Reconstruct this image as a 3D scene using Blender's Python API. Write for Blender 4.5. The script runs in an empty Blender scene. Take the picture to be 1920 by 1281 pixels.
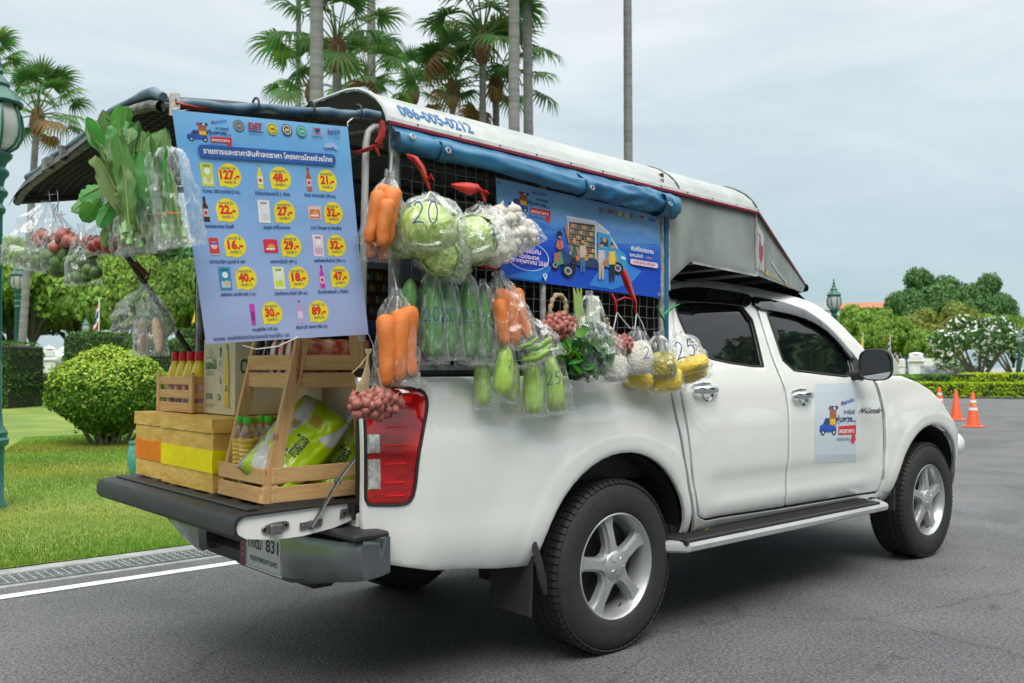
import bpy, bmesh, math, random
import numpy as np
from mathutils import Vector, Matrix, noise
from mathutils.bvhtree import BVHTree
from mathutils.geometry import delaunay_2d_cdt
R = math.radians; PI = math.pi; TAU = 2*math.pi
S = bpy.context.scene; COL = S.collection
rnd = random.Random(7)
# ------------------------------------------------------------ camera, sky, sun, exposure
CAM = Vector((-3.063, -3.651, 1.2603)); YAW, PITCH, FPX = 0.84668, 0.029155, 1717.4
FW = Vector((math.cos(PITCH)*math.cos(YAW), math.cos(PITCH)*math.sin(YAW), math.sin(PITCH)))
RT = Vector((math.sin(YAW), -math.cos(YAW), 0)); UP = RT.cross(FW)
cd = bpy.data.cameras.new('camera'); cam = bpy.data.objects.new('camera', cd); COL.objects.link(cam); S.camera = cam
cd.sensor_width = 36; cd.lens = FPX/1920*36; cd.clip_end = 3000; cd.clip_start = .05
cam.matrix_world = Matrix.Translation(CAM) @ Matrix((RT, UP, -FW)).transposed().to_4x4()
cd.dof.use_dof = True; cd.dof.focus_distance = 4.1; cd.dof.aperture_fstop = 4.5
wd = bpy.data.worlds.new("World"); S.world = wd; wd.use_nodes = True
nt = wd.node_tree; nt.nodes.clear()
SUN_EL, SUN_AZ = R(56), R(238)      # azimuth of the sun measured from +x towards +y
def N(nt, t, **k):
    n = nt.nodes.new(t)
    for a, b in k.items():
        if a.startswith('i_'): n.inputs[int(a[2:]) if a[2:].isdigit() else a[2:].replace('_', ' ')].default_value = b
        else: setattr(n, a, b)
    return n
sky = N(nt, 'ShaderNodeTexSky', sky_type='NISHITA', sun_disc=False, sun_elevation=SUN_EL, sun_rotation=R(90)-SUN_AZ)
tc = N(nt, 'ShaderNodeTexCoord'); mp = N(nt, 'ShaderNodeMapping'); mp.inputs['Scale'].default_value = (1.0, 1.0, 3.2)
nz = N(nt, 'ShaderNodeTexNoise', i_Scale=3.4, i_Detail=7., i_Roughness=.55, i_Distortion=.5)
cr = N(nt, 'ShaderNodeValToRGB'); cr.color_ramp.elements[0].position = .32; cr.color_ramp.elements[1].position = .68
cr.color_ramp.elements[0].color = (3.4, 3.7, 3.78, 1); cr.color_ramp.elements[1].color = (4.5, 4.6, 4.55, 1)
sx = N(nt, 'ShaderNodeSeparateXYZ'); hr = N(nt, 'ShaderNodeValToRGB')      # low clouds duller towards the horizon
hr.color_ramp.elements[0].position = .0; hr.color_ramp.elements[0].color = (.42, .56, .615, 1)
_e = hr.color_ramp.elements.new(1.); _e.color = (3.4, 3.3, 3.2, 1); hr.color_ramp.elements[1].position = .45; hr.color_ramp.elements[1].color = (1, 1, 1, 1)
mul = N(nt, 'ShaderNodeMix', data_type='RGBA', blend_type='MULTIPLY'); mul.inputs[0].default_value = 1
mix = N(nt, 'ShaderNodeMix', data_type='RGBA'); mix.inputs[0].default_value = .90
bg = N(nt, 'ShaderNodeBackground'); bg.inputs['Strength'].default_value = .13; wo = N(nt, 'ShaderNodeOutputWorld')
L = nt.links.new
L(tc.outputs['Generated'], mp.inputs['Vector']); L(mp.outputs[0], nz.inputs['Vector']); L(nz.outputs['Fac'], cr.inputs[0])
L(tc.outputs['Generated'], sx.inputs[0]); L(sx.outputs['Z'], hr.inputs[0])
L(cr.outputs[0], mul.inputs[6]); L(hr.outputs[0], mul.inputs[7])
L(sky.outputs[0], mix.inputs[6]); L(mul.outputs[2], mix.inputs[7]); L(mix.outputs[2], bg.inputs[0]); L(bg.outputs[0], wo.inputs[0])
sd = bpy.data.lights.new('sun', 'SUN'); sd.energy = 1.5; sd.angle = R(40); sd.color = (1, .96, .9)
so = bpy.data.objects.new('sun', sd); COL.objects.link(so)
sdir = Vector((math.cos(SUN_EL)*math.cos(SUN_AZ), math.cos(SUN_EL)*math.sin(SUN_AZ), math.sin(SUN_EL)))
so.rotation_euler = sdir.to_track_quat('Z', 'Y').to_euler(); so.location = (0, 0, 30)
vs = S.view_settings; vs.view_transform = 'Standard'; vs.look = 'None'; vs.gamma = 1; vs.exposure = .85; vs.use_curve_mapping = False
cy = S.cycles; cy.use_denoising = True; cy.max_bounces = 8; cy.transparent_max_bounces = 24; cy.sample_clamp_indirect = 4
cy.diffuse_bounces = 3; cy.glossy_bounces = 3; cy.transmission_bounces = 4
# ------------------------------------------------------------ pixel helpers (photograph pixels to points in the place)
def ray(u, v): return FW + RT*((u-960)/FPX) - UP*((v-640.5)/FPX)
def at(u, v, x=None, y=None, z=None, d=None):
    q = ray(u, v)
    if x is not None: t = (x-CAM.x)/q.x
    elif y is not None: t = (y-CAM.y)/q.y
    elif z is not None: t = (z-CAM.z)/q.z
    else: t = d
    return CAM + q*t
def ppm(p): return FPX/((Vector(p)-CAM).dot(FW))          # photograph pixels per metre at a point
# ------------------------------------------------------------ materials
MATS = {}
def pm(name, col=(.5, .5, .5), rough=.5, metal=0., var=0., vs_=8., bump=0., bs=60., spec=.5, coat=0., vcol=False, col2=None, sss=0., rvar=0., trans=0., stretch=None, obj=True, emit=None, distort=0.):
    """procedural material: colour mottling (var, vs_), fine relief (bump, bs), roughness mottling (rvar)"""
    if name in MATS: return MATS[name]
    m = bpy.data.materials.new(name); m.use_nodes = True; t = m.node_tree; b = t.nodes['Principled BSDF']; l = t.links.new
    b.inputs['Base Color'].default_value = (*col, 1); b.inputs['Roughness'].default_value = rough; b.inputs['Metallic'].default_value = metal
    b.inputs['Specular IOR Level'].default_value = spec; b.inputs['Coat Weight'].default_value = coat; b.inputs['Coat Roughness'].default_value = .04
    if trans: b.inputs['Transmission Weight'].default_value = trans
    if sss: b.inputs['Subsurface Weight'].default_value = sss; b.inputs['Subsurface Radius'].default_value = (.02, .01, .005)
    if emit: b.inputs['Emission Color'].default_value = (*emit, 1); b.inputs['Emission Strength'].default_value = 1
    tcn = N(t, 'ShaderNodeTexCoord'); src = tcn.outputs['Object']
    if stretch:
        mpn = N(t, 'ShaderNodeMapping'); mpn.inputs['Scale'].default_value = stretch; l(src, mpn.inputs[0]); src = mpn.outputs[0]
    base = None
    if vcol:
        a = N(t, 'ShaderNodeVertexColor', layer_name='Col'); base = a.outputs[0]; l(base, b.inputs['Base Color'])
    if var or col2:
        n = N(t, 'ShaderNodeTexNoise', i_Scale=vs_, i_Detail=5., i_Roughness=.6, i_Distortion=distort); l(src, n.inputs['Vector'])
        c = N(t, 'ShaderNodeValToRGB'); e = c.color_ramp.elements; e[0].position = .35; e[1].position = .65
        if col2: e[0].color = (*col, 1); e[1].color = (*col2, 1)
        else:
            lo, hi = 1-var, 1+var*.6
            e[0].color = (col[0]*lo, col[1]*lo, col[2]*lo, 1); e[1].color = (min(1, col[0]*hi), min(1, col[1]*hi), min(1, col[2]*hi), 1)
            if vcol: e[0].color = (lo, lo, lo, 1); e[1].color = (1, 1, 1, 1)
        l(n.outputs['Fac'], c.inputs[0])
        if vcol:
            mm = N(t, 'ShaderNodeMix', data_type='RGBA', blend_type='MULTIPLY'); mm.inputs[0].default_value = 1
            l(base, mm.inputs[6]); l(c.outputs[0], mm.inputs[7]); l(mm.outputs[2], b.inputs['Base Color'])
        else: l(c.outputs[0], b.inputs['Base Color'])
    if rvar:
        n = N(t, 'ShaderNodeTexNoise', i_Scale=vs_*.7, i_Detail=5.); l(src, n.inputs['Vector'])
        r_ = N(t, 'ShaderNodeMapRange'); r_.inputs['To Min'].default_value = max(.02, rough-rvar); r_.inputs['To Max'].default_value = rough+rvar
        r_.inputs['From Min'].default_value = .3; r_.inputs['From Max'].default_value = .7; l(n.outputs['Fac'], r_.inputs['Value']); l(r_.outputs[0], b.inputs['Roughness'])
    if bump:
        n = N(t, 'ShaderNodeTexNoise', i_Scale=bs, i_Detail=4.); l(src, n.inputs['Vector'])
        bn = N(t, 'ShaderNodeBump', i_Strength=bump, i_Distance=.01); l(n.outputs['Fac'], bn.inputs['Height']); l(bn.outputs[0], b.inputs['Normal'])
    MATS[name] = m; return m
def wood(name, a, b_, axis):
    if name in MATS: return MATS[name]
    m = bpy.data.materials.new(name); m.use_nodes = True; t = m.node_tree; b = t.nodes['Principled BSDF']; l = t.links.new
    b.inputs['Roughness'].default_value = .7; b.inputs['Specular IOR Level'].default_value = .2
    tcn = N(t, 'ShaderNodeTexCoord'); mpn = N(t, 'ShaderNodeMapping'); sc = [16, 16, 16]; sc[axis] = 1.3; mpn.inputs['Scale'].default_value = sc
    oi = N(t, 'ShaderNodeObjectInfo'); ad = N(t, 'ShaderNodeVectorMath', operation='ADD'); l(tcn.outputs['Object'], ad.inputs[0])
    sc3 = N(t, 'ShaderNodeVectorMath', operation='SCALE', i_Scale=9.); cb = N(t, 'ShaderNodeCombineXYZ'); l(oi.outputs['Random'], cb.inputs[0]); l(oi.outputs['Random'], cb.inputs[1]); l(cb.outputs[0], sc3.inputs[0]); l(sc3.outputs[0], ad.inputs[1])
    n = N(t, 'ShaderNodeTexNoise', i_Scale=2.2, i_Detail=7., i_Roughness=.62, i_Distortion=.9); l(ad.outputs[0], mpn.inputs[0]); l(mpn.outputs[0], n.inputs['Vector'])
    c = N(t, 'ShaderNodeValToRGB'); e = c.color_ramp.elements; e[0].position = .3; e[0].color = (*b_, 1); e[1].position = .62; e[1].color = (*a, 1)
    l(n.outputs['Fac'], c.inputs[0])
    kn = N(t, 'ShaderNodeTexVoronoi', i_Scale=6.5); l(ad.outputs[0], kn.inputs['Vector']); kr = N(t, 'ShaderNodeValToRGB'); kr.color_ramp.elements[0].position = .06; kr.color_ramp.elements[0].color = (.38, .26, .18, 1); kr.color_ramp.elements[1].position = .13; kr.color_ramp.elements[1].color = (1, 1, 1, 1)
    l(kn.outputs['Distance'], kr.inputs[0]); mm = N(t, 'ShaderNodeMix', data_type='RGBA', blend_type='MULTIPLY'); mm.inputs[0].default_value = .85
    l(c.outputs[0], mm.inputs[6]); l(kr.outputs[0], mm.inputs[7]); l(mm.outputs[2], b.inputs['Base Color'])
    bn = N(t, 'ShaderNodeBump', i_Strength=.35, i_Distance=.004); l(n.outputs['Fac'], bn.inputs['Height']); l(bn.outputs[0], b.inputs['Normal'])
    MATS[name] = m; return m
def film(name, tint=(.99, .993, .993), haze_=.085, streak=15., stretch=(1.6, 1.6, .45), edge=.12):
    """thin clear plastic: see-through, glossy, milky where it creases"""
    if name in MATS: return MATS[name]
    m = bpy.data.materials.new(name); m.use_nodes = True; t = m.node_tree; l = t.links.new; t.nodes.clear()
    out = N(t, 'ShaderNodeOutputMaterial'); tr = N(t, 'ShaderNodeBsdfTransparent'); tr.inputs[0].default_value = (*tint, 1)
    df = N(t, 'ShaderNodeBsdfDiffuse'); df.inputs[0].default_value = (.93, .95, .95, 1); tl = N(t, 'ShaderNodeBsdfTranslucent'); tl.inputs[0].default_value = (.93, .95, .95, 1)
    gl = N(t, 'ShaderNodeBsdfGlossy', i_Roughness=.13); gl.inputs[0].default_value = (.95, .97, 1, 1)
    tcn = N(t, 'ShaderNodeTexCoord'); mpn = N(t, 'ShaderNodeMapping'); mpn.inputs['Scale'].default_value = stretch; l(tcn.outputs['Object'], mpn.inputs[0])
    n = N(t, 'ShaderNodeTexNoise', i_Scale=streak, i_Detail=4., i_Distortion=1.6); l(mpn.outputs[0], n.inputs['Vector'])
    bn = N(t, 'ShaderNodeBump', i_Strength=.55, i_Distance=.010); l(n.outputs['Fac'], bn.inputs['Height'])
    for k in (df, tl, gl): l(bn.outputs[0], k.inputs['Normal'])
    n2 = N(t, 'ShaderNodeTexNoise', i_Scale=streak*1.7, i_Detail=3., i_Distortion=2.5); l(mpn.outputs[0], n2.inputs['Vector'])
    mr = N(t, 'ShaderNodeMapRange'); mr.inputs['From Min'].default_value = .50; mr.inputs['From Max'].default_value = .70; mr.inputs['To Min'].default_value = haze_*.35; mr.inputs['To Max'].default_value = haze_*4.5
    l(n2.outputs['Fac'], mr.inputs['Value'])
    lw = N(t, 'ShaderNodeLayerWeight', i_Blend=.5); l(bn.outputs[0], lw.inputs['Normal'])
    ed = N(t, 'ShaderNodeMath', operation='MULTIPLY', i_1=edge); l(lw.outputs['Facing'], ed.inputs[0])
    ad = N(t, 'ShaderNodeMath', operation='ADD', use_clamp=True); l(mr.outputs[0], ad.inputs[0]); l(ed.outputs[0], ad.inputs[1])
    m0 = N(t, 'ShaderNodeMixShader'); m0.inputs[0].default_value = .5; l(df.outputs[0], m0.inputs[1]); l(tl.outputs[0], m0.inputs[2])
    m1 = N(t, 'ShaderNodeMixShader'); l(ad.outputs[0], m1.inputs[0]); l(tr.outputs[0], m1.inputs[1]); l(m0.outputs[0], m1.inputs[2])
    m2 = N(t, 'ShaderNodeMixShader'); f1 = N(t, 'ShaderNodeMath', operation='POWER', i_1=3.2); l(lw.outputs['Facing'], f1.inputs[0])
    f2 = N(t, 'ShaderNodeMath', operation='MULTIPLY_ADD', i_1=.55, i_2=.055, use_clamp=True); l(f1.outputs[0], f2.inputs[0]); l(f2.outputs[0], m2.inputs[0])
    l(m1.outputs[0], m2.inputs[1]); l(gl.outputs[0], m2.inputs[2]); l(m2.outputs[0], out.inputs[0])
    MATS[name] = m; return m
# ------------------------------------------------------------ mesh builder
def frame_of(z, x=None):
    z = Vector(z).normalized(); x = Vector(x) if x is not None else (Vector((1, 0, 0)) if abs(z.x) < .8 else Vector((0, 1, 0)))
    x = (x - z*x.dot(z)).normalized(); y = z.cross(x); return Matrix((x, y, z)).transposed()
class MB:
    def __init__(s): s.v = []; s.f = []; s.c = []; s.m = []; s.col = None; s.mi = 0
    def add(s, vs, fs, col=None, mi=None):
        o = len(s.v); s.v += [tuple(p) for p in vs]
        c = col if col is not None else s.col; k = s.mi if mi is None else mi
        for f in fs: s.f.append(tuple(i+o for i in f)); s.c.append(c); s.m.append(k)
        return o
    def box(s, c, d, rot=None, ch=0., col=None):
        """chamfered box: centre, full sizes"""
        hx, hy, hz = d[0]/2, d[1]/2, d[2]/2; c = Vector(c); r = rot or Matrix.Identity(3)
        if ch <= 0:
            P = [c + r @ Vector((x*hx, y*hy, z*hz)) for x in (-1, 1) for y in (-1, 1) for z in (-1, 1)]
            s.add(P, [(0, 1, 3, 2), (4, 6, 7, 5), (0, 4, 5, 1), (2, 3, 7, 6), (0, 2, 6, 4), (1, 5, 7, 3)], col); return
        P = []; idx = {}
        for x in (-1, 1):
            for y in (-1, 1):
                for z in (-1, 1):
                    for a in range(3):
                        q = [x*(hx-ch), y*(hy-ch), z*(hz-ch)]; q[a] += (x, y, z)[a]*ch
                        idx[(x, y, z, a)] = len(P); P.append(c + r @ Vector(q))
        F = []
        for a in range(3):
            b_, c_ = (a+1) % 3, (a+2) % 3
            for sg in (-1, 1):
                q = []
                for (u, w) in ((-1, -1), (1, -1), (1, 1), (-1, 1)):
                    k = [0, 0, 0]; k[a] = sg; k[b_] = u; k[c_] = w; q.append(idx[(*k, a)])
                F.append(q if sg > 0 else q[::-1])
            for u in (-1, 1):
                for w in (-1, 1):
                    k0 = [0, 0, 0]; k1 = [0, 0, 0]; k0[a] = -1; k1[a] = 1
                    for k in (k0, k1): k[b_] = u; k[c_] = w
                    q = [idx[(*k0, b_)], idx[(*k1, b_)], idx[(*k1, c_)], idx[(*k0, c_)]]
                    F.append(q if u*w < 0 else q[::-1])
        for x in (-1, 1):
            for y in (-1, 1):
                for z in (-1, 1):
                    q = [idx[(x, y, z, a)] for a in range(3)]; F.append(q if x*y*z > 0 else q[::-1])
        s.add(P, F, col)
    def tube(s, path, r, n=8, cap=True, col=None, flat=1., up=None):
        path = [Vector(p) for p in path]; k = len(path); rs = r if hasattr(r, '__len__') else [r]*k
        P = []; X = None
        for i, p in enumerate(path):
            t = (path[min(i+1, k-1)] - path[max(i-1, 0)])
            if t.length < 1e-9: t = Vector((0, 0, 1))
            t.normalize()
            if X is None: X = Vector(up) if up is not None else (Vector((0, 0, 1)) if abs(t.z) < .9 else Vector((1, 0, 0)))
            X = (X - t*X.dot(t)); X = X.normalized() if X.length > 1e-6 else t.orthogonal().normalized()
            Y = t.cross(X)
            for j in range(n):
                a = TAU*j/n; P.append(p + X*(math.cos(a)*rs[i]) + Y*(math.sin(a)*rs[i]*flat))
        F = [(i*n+j, i*n+(j+1) % n, (i+1)*n+(j+1) % n, (i+1)*n+j) for i in range(k-1) for j in range(n)]
        if cap: F += [tuple(range(n-1, -1, -1)), tuple((k-1)*n+j for j in range(n))]
        s.add(P, F, col)
    def lathe(s, prof, n=24, o=(0, 0, 0), fr=None, col=None, cap=False):
        o = Vector(o); fr = fr or Matrix.Identity(3); P = []; k = len(prof)
        for (r_, z_) in prof:
            for j in range(n):
                a = TAU*j/n; P.append(o + fr @ Vector((r_*math.cos(a), r_*math.sin(a), z_)))
        F = [(i*n+j, i*n+(j+1) % n, (i+1)*n+(j+1) % n, (i+1)*n+j) for i in range(k-1) for j in range(n)]
        if cap: F += [tuple(range(n-1, -1, -1)), tuple((k-1)*n+j for j in range(n))]
        s.add(P, F, col)
    def grid(s, fn, nu, nv, col=None, close_u=False, close_v=False, flip=False):
        P = [fn(i/nu if not close_u else i/nu, j/nv) for i in range(nu + (0 if close_u else 1)) for j in range(nv + (0 if close_v else 1))]
        w = nv + (0 if close_v else 1); h = nu + (0 if close_u else 1); F = []
        for i in range(nu):
            for j in range(nv):
                q = (i*w+j, ((i+1) % h)*w+j, ((i+1) % h)*w+(j+1) % w, i*w+(j+1) % w); F.append(q[::-1] if flip else q)
        s.add(P, F, col)
    def ell(s, c, r, fr=None, nu=12, nv=8, col=None, fn=None):
        c = Vector(c); fr = fr or Matrix.Identity(3); P = []
        for i in range(nv+1):
            th = PI*i/nv
            for j in range(nu):
                a = TAU*j/nu; q = Vector((math.sin(th)*math.cos(a), math.sin(th)*math.sin(a), -math.cos(th)))
                k = fn(q) if fn else 1.
                P.append(c + fr @ Vector((q.x*r[0]*k, q.y*r[1]*k, q.z*r[2]*k)))
        s.add(P, [(i*nu+j, i*nu+(j+1) % nu, (i+1)*nu+(j+1) % nu, (i+1)*nu+j) for i in range(nv) for j in range(nu)], col)
    def prism(s, pts, fn, t0, t1, col=None, ends=True):
        """extrude a 2-D outline: fn(u, v, t) gives the point"""
        n = len(pts); s.add([fn(u, v, t) for t in (t0, t1) for u, v in pts],
            [(i, (i+1) % n, n+(i+1) % n, n+i) for i in range(n)] + ([tuple(range(n-1, -1, -1)), tuple(range(n, 2*n))] if ends else []), col)
    def data(s, name, mats, smooth=30, weld=False):
        me = bpy.data.meshes.new(name); me.from_pydata(s.v, [], s.f); mats = mats if isinstance(mats, (list, tuple)) else [mats]
        for m in mats: me.materials.append(m)
        if len(mats) > 1: me.polygons.foreach_set('material_index', s.m)
        if any(c is not None for c in s.c):
            a = me.color_attributes.new('Col', 'FLOAT_COLOR', 'CORNER'); arr = []
            for f, c in zip(s.f, s.c): arr += ([*(c or (.5, .5, .5)), 1.])*len(f)
            a.data.foreach_set('color', arr)
        bm = bmesh.new(); bm.from_mesh(me)
        if weld: bmesh.ops.remove_doubles(bm, verts=bm.verts, dist=1e-5)
        if weld != 'nonormal': bmesh.ops.recalc_face_normals(bm, faces=bm.faces)
        bm.to_mesh(me); bm.free()
        if smooth:
            me.polygons.foreach_set('use_smooth', [True]*len(me.polygons)); me.set_sharp_from_angle(angle=R(smooth))
        me.update(); return me
    def build(s, name, mats, parent=None, smooth=30, weld=False, loc=None):
        base = Vector(loc) if loc is not None else Vector((0, 0, 0))
        if parent is not None:
            base = Vector(parent.get('_w', (0, 0, 0)))
        if base.length > 0: s.v = [tuple(Vector(p)-base) for p in s.v]
        me = s.data(name, mats, smooth, weld); o = bpy.data.objects.new(name, me); COL.objects.link(o)
        if parent is not None: o.parent = parent; o['_w'] = list(base)
        else: o.location = base; o['_w'] = list(base)
        return o
def tag(o, label=None, cat=None, group=None, kind=None):
    if label: o['label'] = label
    if cat: o['category'] = cat
    if group: o['group'] = group
    if kind: o['kind'] = kind
    return o
def thing(name, label, cat, loc=(0, 0, 0), group=None):
    o = bpy.data.objects.new(name, None); COL.objects.link(o); o.location = loc; o['_w'] = list(loc); o.empty_display_size = .05
    return tag(o, label, cat, group)
def inst(name, me, M, parent=None, mat=None):
    """object sharing mesh data, placed by matrix M in the world"""
    o = bpy.data.objects.new(name, me); COL.objects.link(o)
    if parent is not None: o.parent = parent; M = Matrix.Translation(-Vector(parent['_w'])) @ M
    o.matrix_local = M; return o
def copy_tree(o, parent=None):
    c = o.copy(); COL.objects.link(c)
    if parent is not None: c.parent = parent
    for ch in list(o.children): copy_tree(ch, c)
    return c
def spline(keys):
    xs = [k[0] for k in keys]; ys = [k[1] for k in keys]; n = len(xs)
    m = [0]*n
    for i in range(n):
        if i in (0, n-1): j = min(i, n-2); m[i] = (ys[j+1]-ys[j])/(xs[j+1]-xs[j])
        else: m[i] = (ys[i+1]-ys[i-1])/(xs[i+1]-xs[i-1])
    def f(x):
        if x <= xs[0]: return ys[0]+m[0]*(x-xs[0])
        if x >= xs[-1]: return ys[-1]+m[-1]*(x-xs[-1])
        i = 0
        while x > xs[i+1]: i += 1
        h = xs[i+1]-xs[i]; t = (x-xs[i])/h
        return (2*t**3-3*t*t+1)*ys[i]+(t**3-2*t*t+t)*h*m[i]+(-2*t**3+3*t*t)*ys[i+1]+(t**3-t*t)*h*m[i+1]
    return f
def sstep(a, b, x):
    t = min(1, max(0, (x-a)/(b-a))); return t*t*(3-2*t)
def chaikin(P, k=1, closed=True):
    for _ in range(k):
        Q = []; n = len(P)
        for i in range(n if closed else n-1):
            a, b = P[i], P[(i+1) % n]; Q += [tuple(x*.75+y*.25 for x, y in zip(a, b)), tuple(x*.25+y*.75 for x, y in zip(a, b))]
        P = Q if closed else [P[0]]+Q[1:-1]+[P[-1]]
    return P
def resample(P, step, closed=True):
    Q = []; n = len(P)
    for i in range(n if closed else n-1):
        a, b = P[i], P[(i+1) % n]; d = math.dist(a, b); k = max(1, round(d/step))
        for j in range(k): Q.append(tuple(x+(y-x)*j/k for x, y in zip(a, b)))
    if not closed: Q.append(tuple(P[-1]))
    return Q
def inpoly(x, y, P):
    r_ = False; n = len(P); j = n-1
    for i in range(n):
        xi, yi = P[i][0], P[i][1]; xj, yj = P[j][0], P[j][1]
        if (yi > y) != (yj > y) and x < (xj-xi)*(y-yi)/(yj-yi)+xi: r_ = not r_
        j = i
    return r_
_tc = {}
def text(s, bold=.012, res=2):
    """text as flat triangles, cap height about 0.7, origin left"""
    k = (s, bold, res)
    if k not in _tc:
        c = bpy.data.curves.new('t', 'FONT'); c.body = s; c.resolution_u = res; c.offset = bold
        o = bpy.data.objects.new('t', c); m = bpy.data.meshes.new_from_object(o)
        V = [(v.co.x, v.co.y) for v in m.vertices]; F = [tuple(p.vertices) for p in m.polygons]
        bpy.data.objects.remove(o); bpy.data.curves.remove(c); bpy.data.meshes.remove(m)
        x0 = min([v[0] for v in V] or [0]); x1 = max([v[0] for v in V] or [1]); V = [(x-x0, y) for x, y in V]
        _tc[k] = (V, F, max(1e-3, x1-x0))
    return _tc[k]
INK = None
class Print:
    """flat print on a surface: fn(u, v, lift) -> point"""
    def __init__(s, fn, lift=.0006, fine=.02): s.fn = fn; s.mb = MB(); s.l = s.base = lift; s.step = 9e-5; s.fine = fine
    def up(s): s.l += s.step
    def poly(s, P, col, up=True):
        n = len(P); x0, x1 = min(p[0] for p in P), max(p[0] for p in P); y0, y1 = min(p[1] for p in P), max(p[1] for p in P)
        if max(x1-x0, y1-y0) > s.fine*1.5:
            Q = resample([tuple(p) for p in P], s.fine); m = len(Q); q = list(Q); gx = x0+s.fine*.5
            while gx < x1:
                gy = y0+s.fine*.5
                while gy < y1:
                    if inpoly(gx, gy, P): q.append((gx, gy))
                    gy += s.fine
                gx += s.fine
            vo, _, fo, _, _, _ = delaunay_2d_cdt([Vector(p) for p in q], [(k, (k+1) % m) for k in range(m)], [], 0, 1e-7)
            F = [tuple(f) for f in fo if inpoly(sum(vo[i].x for i in f)/len(f), sum(vo[i].y for i in f)/len(f), P)]
            s.mb.add([s.fn(p.x, p.y, s.l) for p in vo], F, col)
        else: s.mb.add([s.fn(u, v, s.l) for u, v in P], [tuple(range(n))], col)
        if up: s.l += s.step
    def reset(s): s.l = s.base
    def circ(s, u, v, r, col, ry=None, n=20):
        ry = ry or r; s.poly([(u+r*math.cos(TAU*i/n), v+ry*math.sin(TAU*i/n)) for i in range(n)], col)
    def rr(s, u0, v0, u1, v1, r, col):
        P = []
        for (cx, cy, a0) in ((u1-r, v1-r, 0), (u0+r, v1-r, 90), (u0+r, v0+r, 180), (u1-r, v0+r, 270)):
            for k in range(5): a = R(a0+k*22.5); P.append((cx+r*math.cos(a), cy+r*math.sin(a)))
        s.poly(P, col)
    def rect(s, u0, v0, u1, v1, col): s.poly([(u0, v0), (u1, v0), (u1, v1), (u0, v1)], col)
    def line(s, P, w, col):
        for a, b in zip(P[:-1], P[1:]):
            dx, dy = b[0]-a[0], b[1]-a[1]; d = math.hypot(dx, dy) or 1; nx, ny = -dy/d*w/2, dx/d*w/2
            s.poly([(a[0]+nx, a[1]+ny), (b[0]+nx, b[1]+ny), (b[0]-nx, b[1]-ny), (a[0]-nx, a[1]-ny)], col, False)
        s.l += s.step*.12
    def text(s, t, u, v, h, col, width=None, align='l', bold=.012, rot=0., shear=0., div=0):
        V, F, w = text(t, bold)
        for _ in range(div):
            V = list(V); G = []
            for f in F:
                for q in range(1, len(f)-1):
                    a, b, c = f[0], f[q], f[q+1]; n = len(V); V += [tuple((V[i][k]+V[j][k])/2 for k in (0, 1)) for i, j in ((a, b), (b, c), (c, a))]; G += [(a, n, n+2), (n, b, n+1), (n+1, c, n+2), (n, n+1, n+2)]
            F = G
        sc = h/.7; sx_ = sc if width is None else width/w
        off = {'l': 0, 'c': -w*sx_/2, 'r': -w*sx_}[align]; ca, sa = math.cos(rot), math.sin(rot); P = []
        for x, y in V:
            X = x*sx_+off+shear*y*sc; Y = y*sc; P.append(s.fn(u+X*ca-Y*sa, v+X*sa+Y*ca, s.l+2e-4))
        s.mb.add(P, F, col)
    def build(s, name, parent, mat=None): return s.mb.build(name, mat or pm('printed_ink', vcol=True, rough=.55, var=.08, vs_=40), parent, smooth=0, weld='nonormal')
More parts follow.
